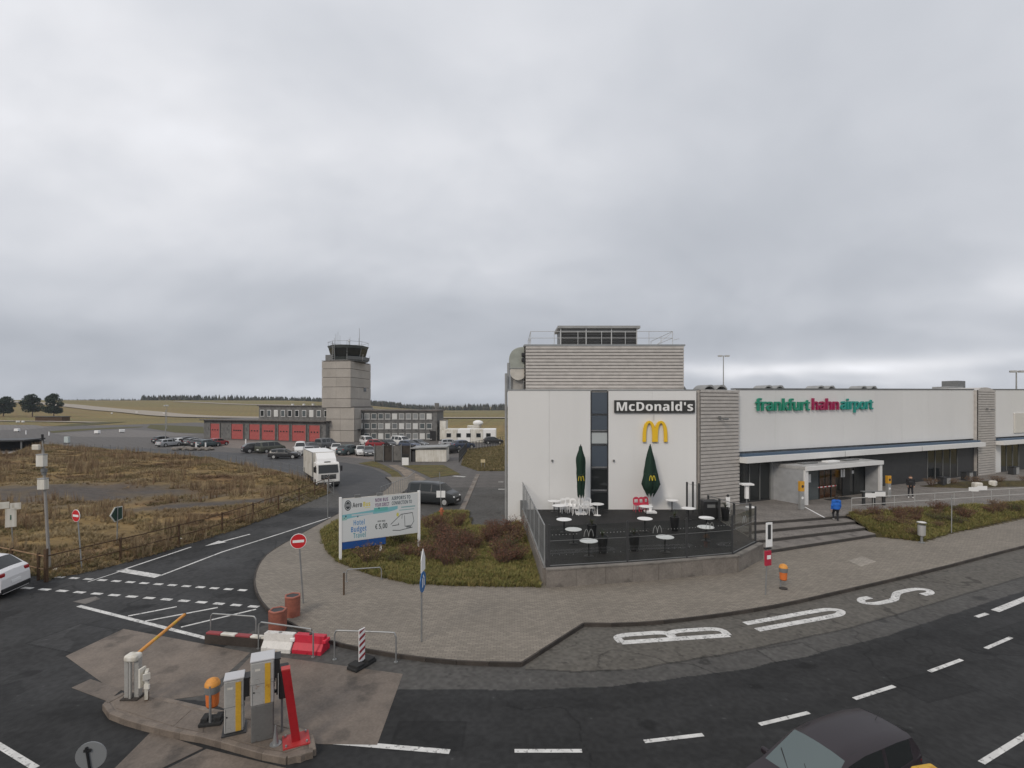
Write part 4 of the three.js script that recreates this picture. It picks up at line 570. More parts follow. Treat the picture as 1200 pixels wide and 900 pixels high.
// -------- white office containers and other far sheds
{
  const A = G(521, 518.5), t = thing('office_containers', 'long white row of office cabins beyond the grey wing', 'building', A), D = -A[2], L = 60 / 600 * D;
  for (let i = 0; i < 4; i++) mesh('cabin', rbox(L / 4 - 0.04, 2.85, 5, 0.06, L * (i + 0.5) / 4, 0, -2.5), i % 2 ? M.cleanWhite : M.dirtyWhite, t);
  for (let i = 0; i < 5; i++) { const w = mesh('window', boxB(1.0, 0.9, 0.06, lerp(0.9, L - 1.6, i / 4), 1.1, 0.02), M.midGrey, t); mesh('pane', boxB(0.84, 0.74, 0.03, lerp(0.9, L - 1.6, i / 4), 1.18, 0.04), M.glassDark, w); }
  const b = G(515, 517), s = thing('white_annex', 'narrow white annex block wedged between grey wing and cabins', 'building', [b[0], 0, b[2] - 1]); mesh('wall', boxB(1.3, 4.6, 4, 0.6, 0, -2), M.dirtyWhite, s); mesh('roof', boxB(1.5, 0.12, 4.2, 0.6, 4.6, -2), M.roofing, s);
  const r = thing('radar_dome', 'white rounded radar housing on a scaffold behind the cabins', 'radar', [-8.6, 0, -125]); mesh('dome', [new THREE.SphereGeometry(0.85, 16, 12).scale(1.5, 0.8, 1).translate(0.3, 3.7, 0)], M.cleanWhite, r); mesh('cabin', rbox(2.9, 2.2, 2.4, 0.1, -0.8, 0.9, 0), M.dirtyWhite, r); mesh('stand', [boxB(0.2, 3.2, 0.2, 1, 0, 0), boxB(0.2, 0.9, 0.2, -1.6, 0, 0.8)], M.galv, r);
  const e = G(487, 541), shed = thing('garden_shed', 'cream flat-roofed shed with a lean-to porch beside the concrete wall', 'shed', e), ed = -e[2], el = 36 / 600 * ed;
  mesh('wall', boxB(el, 1.85, 3.2, el / 2, 0, -1.6), M.dirtyWhite, shed); { const g = boxB(el + 0.9, 0.16, 4.0, el / 2 - 0.2, 1.86, -1.7); g.rotateZ(0.035); mesh('roof', g, M.greyPaint, shed); } mesh('gutter', boxB(el + 0.5, 0.1, 0.1, el / 2, 1.74, 0.06), M.midGrey, shed); mesh('porch_recess', boxB(0.9, 1.5, 1.2, -0.55, 0, -0.8), M.anthracite, shed);
  const q = G(439, 541), wl = thing('compound_wall', 'weathered grey concrete wall around the bin compound', 'wall', q), qd = -q[2], ql = 42 / 600 * qd;
  for (let i = 0; i < 4; i++) mesh('wall_slab', boxB(ql / 4 - 0.04, 2.1, 0.16, ql * (i + 0.5) / 4, 0.18, -0.1), i % 2 ? M.kerb : std([0.25, 0.24, 0.225], 0.9, { map: T.concrete }), wl); mesh('plinth', boxB(ql, 0.18, 0.3, ql / 2, 0, -0.1), M.anthracite, wl); mesh('return_wall', boxB(0.16, 2.2, 3, ql + 0.1, 0, -1.6), M.kerb, wl); for (let i = 0; i < 5; i++) mesh('post', boxB(0.12, 2.5, 0.12, ql * i / 4, 0, 0.06), M.midGrey, wl);
  const n = G(475, 546), nb = thing('notice_board', 'small white panel with dark top standing before the concrete wall', 'sign', n); mesh('panel', boxB(0.85, 1.0, 0.06, 0, 0.1, 0), M.cleanWhite, nb); mesh('header', boxB(0.95, 0.45, 0.07, 0, 1.12, 0), M.black, nb); mesh('leg', [boxB(0.06, 1.2, 0.05, -0.45, 0, -0.06)], M.galv, nb); mesh('leg', [boxB(0.06, 1.2, 0.05, 0.45, 0, -0.06)], M.galv, nb);
  const mb = G(566, 549), ms = thing('mound_sign', 'little yellowed sign on posts on the grassy mound', 'sign', mb); mesh('plate', boxB(0.55, 0.4, 0.03, 0, 0.75, 0), std([0.55, 0.46, 0.28], 0.7), ms); mesh('post', bar([-0.2, 0, -0.02], [-0.2, 0.9, -0.02], 0.03), M.galv, ms); mesh('post', bar([0.2, 0, -0.02], [0.2, 0.9, -0.02], 0.03), M.galv, ms);
}

// ---------------------------------------------------------------- restaurant terrace
const TY = 0.85, terracePts = [[1.48, -22.2], [4.1, -22.7], [6.6, -23.2], [8.8, -23.8], [10.6, -24.2], [12.85, -26.4]];
struct('terrace_floor', slabGeo([...terracePts.map(([x, z]) => [x, z - 0.12]), [12.85, -35.15], [0.75, -35.15]], -0.02, TY), M.deck);
const rw = thing('terrace_wall', 'low curved concrete slab wall holding up the restaurant terrace', 'wall');
{
  const parts = []; for (let i = 0; i < terracePts.length - 1; i++) { const [a, b] = [terracePts[i], terracePts[i + 1]], n = Math.round(Math.hypot(b[0] - a[0], b[1] - a[1]) / 1.45); for (let k = 0; k < n; k++) parts.push([[lerp(a[0], b[0], k / n), lerp(a[1], b[1], k / n)], [lerp(a[0], b[0], (k + 1) / n), lerp(a[1], b[1], (k + 1) / n)]]); }
  const mats = [M.wallConcrete, std([0.265, 0.237, 0.208], 0.85, { map: T.concrete }), std([0.29, 0.26, 0.228], 0.85, { map: T.concrete })];
  parts.forEach(([a, b], i) => { const q = 0.004, A = [lerp(a[0], b[0], q), lerp(a[1], b[1], q)], B = [lerp(a[0], b[0], 1 - q), lerp(a[1], b[1], 1 - q)]; mesh('wall_slab', beam([A[0], 0.44, A[1]], [B[0], 0.44, B[1]], 0.2, 0.84), mats[(i * 2) % 3], rw); });
  for (let i = 0; i < terracePts.length - 1; i++) { const [a, b] = [terracePts[i], terracePts[i + 1]]; mesh('coping', beam([a[0], 0.895, a[1]], [b[0], 0.895, b[1]], 0.27, 0.06), std([0.30, 0.275, 0.245], 0.8, { map: T.concrete }), rw); }
  mesh('side_wall', beam([1.42, 0.45, -22.4], [0.72, 0.45, -35.1], 0.18, 0.86), M.wallConcrete, rw);
}
{ // glass wind screen with posts, rails and a printed row of dots and arches
  const scr = thing('glass_wind_screen', 'tinted glass wind screen on slim posts along the terrace edge', 'screen');
  const run = [[1.62, -22.45], [5.2, -23.1], [8.1, -23.75], [10.5, -24.4], [12.6, -26.5]], top = 2.78;
  const dots = [], post = [];
  run.forEach(([x, z], i) => mesh('post', boxB(0.07, top - TY, 0.07, x, TY, z), M.anthracite, scr));
  for (let i = 0; i < run.length - 1; i++) {
    const a = run[i], b = run[i + 1], l = Math.hypot(b[0] - a[0], b[1] - a[1]), ang = Math.atan2(-(b[1] - a[1]), b[0] - a[0]), c = [(a[0] + b[0]) / 2, (a[1] + b[1]) / 2];
    const pane = mesh('glass_pane', new THREE.PlaneGeometry(l - 0.12, 1.72).rotateY(ang).translate(c[0], TY + 1.0, c[1]), M.tinted, scr);
    const pr = [], n = Math.round(l / 0.16);
    for (let k = 1; k < n; k++) { if (Math.abs(k - n / 2) < 2.6) continue; const t = k / n; pr.push(new THREE.CircleGeometry(0.022, 6).rotateY(ang).translate(lerp(a[0], b[0], t) + 0.006 * Math.sin(ang), 2.31, lerp(a[1], b[1], t) + 0.006 * Math.cos(ang))); if (k % 2) pr.push(new THREE.CircleGeometry(0.014, 6).rotateY(ang).translate(lerp(a[0], b[0], t) + 0.006 * Math.sin(ang), 1.42, lerp(a[1], b[1], t) + 0.006 * Math.cos(ang))); }
    for (const s of [-1, 1]) pr.push(new THREE.TubeGeometry(new THREE.CatmullRomCurve3([[-0.11, 0], [-0.075, 0.2], [0, 0.33], [0.075, 0.2], [0.11, 0]].map(([x, y]) => new THREE.Vector3(x + s * 0.11, y, 0.008))), 10, 0.013, 4).rotateY(ang).translate(c[0], 2.17, c[1]));
    mesh('print', pr, std([0.27, 0.28, 0.275], 0.7), pane);
    mesh('rail', [bar([a[0], TY + 1.2, a[1]], [b[0], TY + 1.2, b[1]], 0.010, 0.010, 6)], M.midGrey, scr); mesh('rail', [bar([a[0], TY + 0.12, a[1]], [b[0], TY + 0.12, b[1]], 0.02, 0.02, 6)], M.midGrey, scr);
  }
  const sideFence = thing('terrace_side_screen', 'dark framed screen between the terrace and the entrance steps', 'screen');
  const q = [[12.75, -27.4], [12.75, -29.4], [12.8, -31.6], [12.8, -33.4]], hts = [1.9, 1.55, 1.4, 1.3];
  q.forEach(([x, z], i) => mesh('post', boxB(0.1, hts[i], 0.1, x, TY, z), M.anthracite, sideFence));
  for (let i = 0; i < 3; i++) { mesh('glass_pane', quad([q[i][0], TY + 0.1, q[i][1] - 0.08], [q[i + 1][0], TY + 0.1, q[i + 1][1] + 0.08], [q[i + 1][0], TY + hts[i + 1] - 0.1, q[i + 1][1] + 0.08], [q[i][0], TY + hts[i] - 0.1, q[i][1] - 0.08]), M.tinted, sideFence); mesh('rail', bar([q[i][0], TY + hts[i] - 0.03, q[i][1]], [q[i + 1][0], TY + hts[i + 1] - 0.03, q[i + 1][1]], 0.025), M.midGrey, sideFence); }
  const tall = thing('tall_screen_posts', 'three tall dark posts with slack wires beside the corrugated bay', 'screen'); [[805, 601], [812, 600.5], [819, 603]].forEach(([px, py], i) => { const p = G(px, py, TY); p[1] = TY; mesh('post', boxB(0.1, 2.05, 0.1, ...p), M.anthracite, tall); }); { const a = G(805, 601, TY), b = G(812, 600.5, TY), c = G(819, 603, TY); mesh('wire', [bar([a[0], TY + 1.95, a[2]], [b[0], TY + 1.85, b[2]], 0.012), bar([b[0], TY + 1.85, b[2]], [c[0], TY + 1.9, c[2]], 0.012)], M.galv, tall); }
  const fence = thing('bar_fence', 'grey upright bar fence down the side of the terrace', 'fence'), f0 = [1.42, -22.35], f1 = [0.72, -34.9], n = 44, bars = [];
  for (let i = 0; i <= n; i++) { const x = lerp(f0[0], f1[0], i / n), z = lerp(f0[1], f1[1], i / n); mesh('upright', i % 8 === 0 ? boxB(0.05, 1.88, 0.05, x, 0.9, z) : boxB(0.014, 1.75, 0.014, x, 0.97, z), M.galv, fence); }
  mesh('top_rail', beam([f0[0], 2.76, f0[1]], [f1[0], 2.76, f1[1]], 0.05, 0.05), M.galv, fence); mesh('bottom_rail', beam([f0[0], 0.98, f0[1]], [f1[0], 0.98, f1[1]], 0.05, 0.04), M.galv, fence);
}
{ // tables
  const proto = (stem) => { const t = thing('bistro_table', 'round white bistro table on a black pedestal', 'table', [0, 0, 0], 0, 'bistro tables on the terrace'); mesh('table_top', lathe([[0.001, 0.715], [0.40, 0.715], [0.43, 0.725], [0.43, 0.745], [0.415, 0.755], [0.001, 0.757]], 24), M.cleanWhite, t); mesh('pedestal', lathe([[0.05, 0.03], [0.035, 0.1], [0.035, 0.66], [0.1, 0.7], [0.1, 0.716]], 10), stem, t); mesh('foot', lathe([[0.001, 0], [0.24, 0], [0.24, 0.02], [0.06, 0.045], [0.001, 0.045]], 16), stem, t); return t; };
  const p = proto(M.black); const spots = [[649.3, 600], [655, 606], [661, 624], [672, 637], [690, 652], [757, 607], [755.7, 623], [779.3, 647], [787.5, 599], [806.8, 609.5], [828, 622], [827, 634]];
  spots.forEach(([px, py], i) => { const g = G(px, py, TY), pos = [g[0], TY, g[2]]; if (!i) p.position.set(...pos); else copy(p, pos, rr(0, 6)); });
  const g = G(700, 604, TY), w = proto(M.cleanWhite); tag(w, 'round white bistro table on a white pedestal in front of the glass strip', 'table'); delete w.userData.group; w.position.set(g[0], TY, g[2]);
}
{ // closed parasols
  function parasol(label, pos, R, fat) {
    const t = thing('closed_parasol', label, 'parasol', pos); const folds = 16, rows = 12, pos2 = [], idx = [], H0 = 1.35, H1 = 4.45;
    for (let j = 0; j <= rows; j++) for (let i = 0; i <= folds * 2; i++) { const t2 = j / rows, a = i / (folds * 2) * 2 * PI, prof = fat ? lerp(0.09, 1, Math.pow(1 - t2, 0.9)) * (t2 < 0.14 ? lerp(0.35, 1, t2 / 0.14) : 1) : lerp(0.32, 1, sstep(1, 0.7, t2)) * (t2 < 0.4 ? lerp(0.72, 1, t2 / 0.4) : 1), r = R * prof * (1 + (i % 2 ? -0.34 : 0.16) * (1 - 0.5 * t2) + 0.12 * Math.sin(a * 3 + t2 * 4) + 0.07 * Math.sin(a * 7 + t2 * 11)); const y = lerp(H0, H1, t2) - (j === 0 ? (i % 2 ? 0.26 : 0) + 0.14 * Math.sin(a * 5) : 0); pos2.push(r * Math.cos(a), y, r * Math.sin(a)); }
    for (let j = 0; j < rows; j++) for (let i = 0; i < folds * 2; i++) { const a = j * (folds * 2 + 1) + i, b = a + folds * 2 + 1; idx.push(a, b, b + 1, a, b + 1, a + 1); }
    const g = new THREE.BufferGeometry(); g.setAttribute('position', new THREE.Float32BufferAttribute(pos2, 3)); g.setIndex(idx); g.computeVertexNormals();
    const can = mesh('canopy', g, M.parasol, t); mesh('finial', cyl(0.05, 0.03, 0.14, 0, H1 - 0.02, 0), M.black, can);
    mesh('tie_band', [tube(Array.from({ length: 10 }, (_, i) => { const a = i / 10 * 2 * PI, r = R * (fat ? 0.62 : 0.98); return [r * Math.cos(a), 2.6 + (fat ? 0.02 : 0.05) * Math.sin(a * 2), r * Math.sin(a)]; }), 0.025, 30, 6, true)], std([0.04, 0.07, 0.04], 0.8), can);
    for (const s of [-1, 1]) mesh('arch_print', tube([[s * 0.1 - 0.09, 2.2, R * 0.86], [s * 0.1 - 0.05, 2.45, R * 0.82], [s * 0.1, 2.52, R * 0.8], [s * 0.1 + 0.05, 2.45, R * 0.82], [s * 0.1 + 0.09, 2.2, R * 0.86]], 0.025, 14, 5), std([0.60, 0.48, 0.03], 0.6), can);
    mesh('pole', cyl(0.04, 0.04, 4.4, 0, 0, 0), M.steel, t); mesh('stand', [boxB(0.7, 0.1, 0.7, 0, 0, 0), boxB(0.16, 0.45, 0.16, 0, 0.1, 0)], M.cleanWhite, t); return t;
  }
  const a = G(680.5, 602, TY), b = G(762, 600.5, TY); parasol('slim closed dark green parasol with a yellow tie by the glass strip', [a[0], TY, a[2]], 0.27, false); parasol('wide closed dark green parasol under the yellow emblem', [b[0], TY, b[2]], 0.62, true);
}
function terraceChair(name, label, mat, pos, turn, group) {
  const t = thing(name, label, 'chair', pos, turn, group);
  for (const [x, z] of [[-0.2, -0.2], [0.2, -0.2], [-0.2, 0.2], [0.2, 0.2]]) mesh('leg', bar([x, 0, z], [x * 0.88, 0.45, z * 0.88], 0.018), mat, t);
  mesh('seat', rbox(0.44, 0.035, 0.44, 0.015, 0, 0.44, 0), mat, t); const sh = new THREE.Shape(); sh.moveTo(-0.22, 0); sh.lineTo(0.22, 0); sh.lineTo(0.22, 0.3); sh.quadraticCurveTo(0.2, 0.46, 0, 0.48); sh.quadraticCurveTo(-0.2, 0.46, -0.22, 0.3); const h = new THREE.Path(); h.moveTo(-0.13, 0.1); h.lineTo(0.13, 0.1); h.lineTo(0.13, 0.32); h.lineTo(-0.13, 0.32); sh.holes.push(h);
  mesh('backrest', new THREE.ExtrudeGeometry(sh, { depth: 0.025, bevelEnabled: false }).rotateX(-0.12).translate(0, 0.47, -0.22), mat, t); return t;
}
{
  const w = terraceChair('white_chair', 'white plastic terrace chair bunched around the slim parasol', M.cleanWhite, [0, 0, 0], 0, 'white chairs around the slim parasol'); let i = 0;
  for (const [px, py, a] of [[661, 601, 0.2], [666, 600, 0.1], [671, 601, -0.2], [675, 603.5, 2.9], [686, 603, 3.3], [690, 600, 0.1], [683, 600, 0.4], [693, 603, 1.7]]) { const g = G(px, py, TY); if (!i++) { w.position.set(g[0], TY, g[2]); w.rotation.y = a; } else copy(w, [g[0], TY, g[2]], a); }
  const rc = terraceChair('red_chair', 'red plastic chair standing against the white wall', std([0.50, 0.035, 0.075], 0.5), [0, 0, 0], 0.1, 'red chairs by the wide parasol'); i = 0;
  for (const [px, py, a] of [[747, 599.5, 0.15], [752.5, 599.5, -0.1], [758.5, 599, 0.3]]) { const g = G(px, py, TY); if (!i++) { rc.position.set(g[0], TY, g[2]); rc.rotation.y = a; } else copy(rc, [g[0], TY, g[2]], a); }
}
function leafBlade(len, w, droop, n = 4) { const pos = []; for (let i = 0; i < n; i++) { const f = (t) => [w * (1 - t) * (0.4 + 1.8 * t * (1 - t) + 0.2), len * t - droop * t * t * 0.4, len * 0.75 * t * t * droop]; const [w0, y0, z0] = f(i / n), [w1, y1, z1] = f((i + 1) / n); pos.push(-w0, y0, z0, w0, y0, z0, w1, y1, z1, -w0, y0, z0, w1, y1, z1, -w1, y1, z1); } const g = new THREE.BufferGeometry(); g.setAttribute('position', new THREE.Float32BufferAttribute(pos, 3)); g.computeVertexNormals(); return g; }
{ // black planters with drooping plants
  const p = thing('potted_plant', 'tall black tapered planter with a dark drooping plant', 'planter', [0, 0, 0], 0, 'black planters on the terrace'); mesh('pot', lathe([[0.001, 0], [0.19, 0], [0.27, 0.78], [0.28, 0.8], [0.25, 0.8], [0.24, 0.74], [0.001, 0.74]], 16), M.black, p);
  const lv = std([0.035, 0.05, 0.025], 0.7); for (let i = 0; i < 22; i++) mesh('leaf', leafBlade(rr(0.45, 0.75), 0.035, rr(0.5, 1.3)).rotateY(i * 2.4).translate(0, 0.74, 0), i % 3 ? lv : std([0.075, 0.06, 0.03], 0.8), p);
  [[693.5, 632], [743, 645], [790.5, 622], [706, 648], [850, 610]].forEach(([px, py], i) => { const g = G(px, py, TY); if (!i) p.position.set(g[0], TY, g[2]); else copy(p, [g[0], TY, g[2]], i * 1.3); });
  const tr = thing('waste_station', 'black boxy waste cabinet beside the corrugated bay', 'bin'); const g = G(831, 607, TY); tr.position.set(g[0], TY, g[2]); mesh('cabinet', rbox(0.9, 1.05, 0.7, 0.04, 0, 0, 0), M.black, tr); mesh('lid', rbox(0.95, 0.08, 0.75, 0.03, 0, 1.05, 0), M.anthracite, tr); mesh('flap', boxB(0.5, 0.2, 0.02, 0, 0.72, 0.36), M.midGrey, tr);
}
{ // ashtray columns and small tables before the doors
  const a = G(875, 602, FORE), t = thing('standing_ashtray', 'tall white T-shaped standing table before the glazed wall', 'table', [a[0], FORE, a[2]]); mesh('column', [cyl(0.04, 0.04, 1.05, 0, 0.02, 0), cyl(0.2, 0.18, 0.03, 0, 0, 0)], M.midGrey, t); mesh('sleeve', boxB(0.2, 0.9, 0.2, 0, 1.0, 0), M.cleanWhite, t); mesh('top', boxB(0.78, 0.1, 0.5, 0, 1.9, 0), M.cleanWhite, t);
  const b = G(853, 603, FORE), u = thing('sign_stele', 'slim white sign stele with a dark knob on the forecourt', 'sign', [b[0], FORE, b[2]]); mesh('plate', boxB(0.26, 1.1, 0.06, 0, 0.05, 0), M.cleanWhite, u); mesh('knob', new THREE.SphereGeometry(0.09, 10, 8).translate(0, 1.24, 0), M.black, u);
  const c = G(879, 606, FORE), v = thing('round_stand', 'low round pale stand outside the terminal glass', 'stand', [c[0], FORE, c[2]]); mesh('top', cyl(0.28, 0.28, 0.05, 0, 0.62, 0, 18), M.cleanWhite, v); mesh('stem', cyl(0.05, 0.05, 0.62, 0, 0, 0), M.steel, v);
}

// ---------------------------------------------------------------- people
function person(label, pos, turn, P) { // one continuous skin meshed from tapered limbs
  const t = thing('person', label, 'person', pos, turn), res = 88, half = 1.0, mc = new MarchingCubes(res, std([1, 1, 1]), false, false, 60000); mc.isolation = 0;
  const bones = P.bones, cells = res, f = mc.field, q = (i) => (i - cells / 2) / (cells / 2) * half;
  for (let k = 0; k < cells; k++) for (let j = 0; j < cells; j++) for (let i = 0; i < cells; i++) { const x = q(i), y = q(j) + 0.93, z = q(k); let acc = 0; if (Math.abs(x) > 0.62 || Math.abs(z) > 0.62) { f[i + j * cells + k * cells * cells] = -1; continue; }
    for (const [a, b, r0, r1] of bones) { const dx = b[0] - a[0], dy = b[1] - a[1], dz = b[2] - a[2], tt = clamp(((x - a[0]) * dx + (y - a[1]) * dy + (z - a[2]) * dz) / (dx * dx + dy * dy + dz * dz + 1e-9)); const d = Math.hypot(x - a[0] - tt * dx, y - a[1] - tt * dy, z - a[2] - tt * dz) - lerp(r0, r1, tt); acc += Math.exp(-d / 0.016); }
    f[i + j * cells + k * cells * cells] = acc > 1e-30 ? 0.016 * Math.log(acc) : -1; }
  mc.update(); const n = mc.count, pa = mc.positionArray.slice(0, n * 3), g0 = new THREE.BufferGeometry();
  for (let i = 0; i < n; i++) { pa[3 * i] *= half; pa[3 * i + 1] = pa[3 * i + 1] * half + 0.93; pa[3 * i + 2] *= half; }
  g0.setAttribute('position', new THREE.BufferAttribute(pa, 3)); g0.setAttribute('normal', new THREE.BufferAttribute(mc.normalArray.slice(0, n * 3), 3)); g0.computeVertexNormals();
  const geos = [norm(g0)];
  for (const h of P.hands) { const [c, dir] = h; for (let i = 0; i < 5; i++) { const o = (i - 1.5) * 0.017, l = [0.055, 0.075, 0.08, 0.075, 0.058][i], th = i === 0; const a = th ? [c[0] + dir * 0.01, c[1], c[2] + 0.035] : [c[0], c[1] - 0.035, c[2] + 0.03 - o * 1.0 - 0.017], b = th ? [a[0] - dir * 0.012, a[1] - l * 0.8, a[2] + 0.025] : [a[0] - dir * 0.008, a[1] - l * 0.6, a[2] + 0.004], e = [b[0] - dir * 0.022, b[1] - l * 0.4, b[2] + 0.004]; geos.push(norm(bar(a, b, 0.0095, 0.0085, 6)), norm(bar(b, e, 0.0085, 0.007, 6))); } }
  const g = mergeGeometries(geos), p = g.attributes.position, col = new Float32Array(p.count * 3); for (let i = 0; i < p.count; i++) { const c = P.colour(p.getX(i), p.getY(i), p.getZ(i)); col.set(c, 3 * i); } g.setAttribute('color', new THREE.BufferAttribute(col, 3));
  const m = new THREE.Mesh(g, new THREE.MeshStandardMaterial({ vertexColors: true, roughness: 0.8 })); m.name = 'body'; t.add(m); return t;
}
{
  const skin = [0.50, 0.30, 0.21], hair = [0.035, 0.024, 0.018], head = (y, z = 0.02) => [[[0, y - 0.20, z - 0.02], [0, y - 0.06, z], 0.055, 0.06], [[0, y - 0.03, z], [0, y + 0.06, z - 0.012], 0.074, 0.094], [[0, y - 0.075, z + 0.035], [0, y - 0.03, z + 0.03], 0.052, 0.062], [[0, y - 0.02, z + 0.085], [0, y - 0.035, z + 0.105], 0.012, 0.014], [[-0.092, y, z], [-0.095, y - 0.04, z], 0.016, 0.012], [[0.092, y, z], [0.095, y - 0.04, z], 0.016, 0.012]];
  const torso = (sx, thick) => [[[0, 0.95, 0], [0, 1.18, 0], 0.145 + thick, 0.14 + thick], [[-0.06, 1.2, 0], [0.06, 1.2, 0], 0.135 + thick, 0.135 + thick], [[-sx, 1.40, 0], [sx, 1.40, 0], 0.088 + thick, 0.088 + thick], [[-0.07, 1.0, 0], [0.07, 1.0, 0], 0.12 + thick, 0.12 + thick], [[0, 1.4, 0], [0, 1.5, 0], 0.085, 0.075]];
  // walker in blue, climbing the steps with his back turned; local +z is where he faces
  const bw = [...head(1.63), ...torso(0.15, 0.03), [[-0.09, 0.93, 0], [-0.10, 0.52, 0.10], 0.088, 0.06], [[-0.10, 0.52, 0.10], [-0.10, 0.11, 0.0], 0.058, 0.042], [[-0.10, 0.06, -0.03], [-0.105, 0.045, 0.14], 0.045, 0.038], [[0.09, 0.93, 0], [0.10, 0.62, 0.24], 0.088, 0.06], [[0.10, 0.62, 0.24], [0.10, 0.29, 0.16], 0.058, 0.042], [[0.10, 0.235, 0.13], [0.105, 0.225, 0.30], 0.045, 0.038], [[-0.19, 1.39, 0], [-0.25, 1.13, 0.06], 0.07, 0.058], [[-0.25, 1.13, 0.06], [-0.24, 0.90, 0.16], 0.056, 0.045], [[-0.24, 0.90, 0.16], [-0.24, 0.85, 0.18], 0.03, 0.026], [[0.19, 1.39, 0], [0.26, 1.13, -0.06], 0.07, 0.058], [[0.26, 1.13, -0.06], [0.27, 0.89, 0.0], 0.056, 0.045], [[0.27, 0.89, 0.0], [0.27, 0.84, 0.01], 0.03, 0.026], [[0, 1.47, -0.10], [0, 1.52, -0.08], 0.085, 0.06]];
  const gp = G(980, 613, 0.50); person('walker in a bright blue jacket and dark trousers climbing the steps', [gp[0], 0.48, gp[2]], PI - 0.25, { bones: bw, hands: [[[-0.24, 0.83, 0.18], -1], [[0.27, 0.82, 0.01], 1]], colour: (x, y, z) => y > 1.54 ? (y > 1.66 || z < 0.06 ? hair : skin) : y > 0.93 || (Math.abs(x) > 0.19 && y > 0.885) ? [0.012, 0.115, 0.46] : Math.abs(x) > 0.19 && y > 0.7 ? skin : (x < 0 ? y < 0.10 : y < 0.285) ? [0.34, 0.33, 0.32] : [0.018, 0.018, 0.022] });
  const bs = [...head(1.60, 0.045), ...torso(0.15, 0.025), ...[-1, 1].flatMap((s) => [[[s * 0.09, 0.93, 0], [s * 0.11, 0.5, 0.02], 0.086, 0.06], [[s * 0.11, 0.5, 0.02], [s * 0.125, 0.11, -0.01], 0.058, 0.042], [[s * 0.125, 0.05, -0.04], [s * 0.145, 0.045, 0.15], 0.045, 0.038], [[s * 0.19, 1.38, 0], [s * 0.25, 1.12, 0.0], 0.068, 0.056], [[s * 0.25, 1.12, 0.0], [s * 0.20, 0.96, 0.16], 0.054, 0.045], [[s * 0.20, 0.96, 0.16], [s * 0.18, 0.94, 0.2], 0.03, 0.026]])];
  const ps = G(1067, 583.5, FORE); person('person in black clothes and white shoes standing on the forecourt', [ps[0], FORE, ps[2]], -0.5, { bones: bs, hands: [[[-0.18, 0.93, 0.21], -1], [[0.18, 0.93, 0.21], 1]], colour: (x, y, z) => y > 1.51 ? (y > 1.64 || z < 0.03 ? hair : skin) : y < 0.095 ? [0.75, 0.74, 0.72] : (y < 0.97 && z > 0.17) ? skin : y > 0.92 ? [0.016, 0.016, 0.018] : [0.022, 0.022, 0.026] });
}

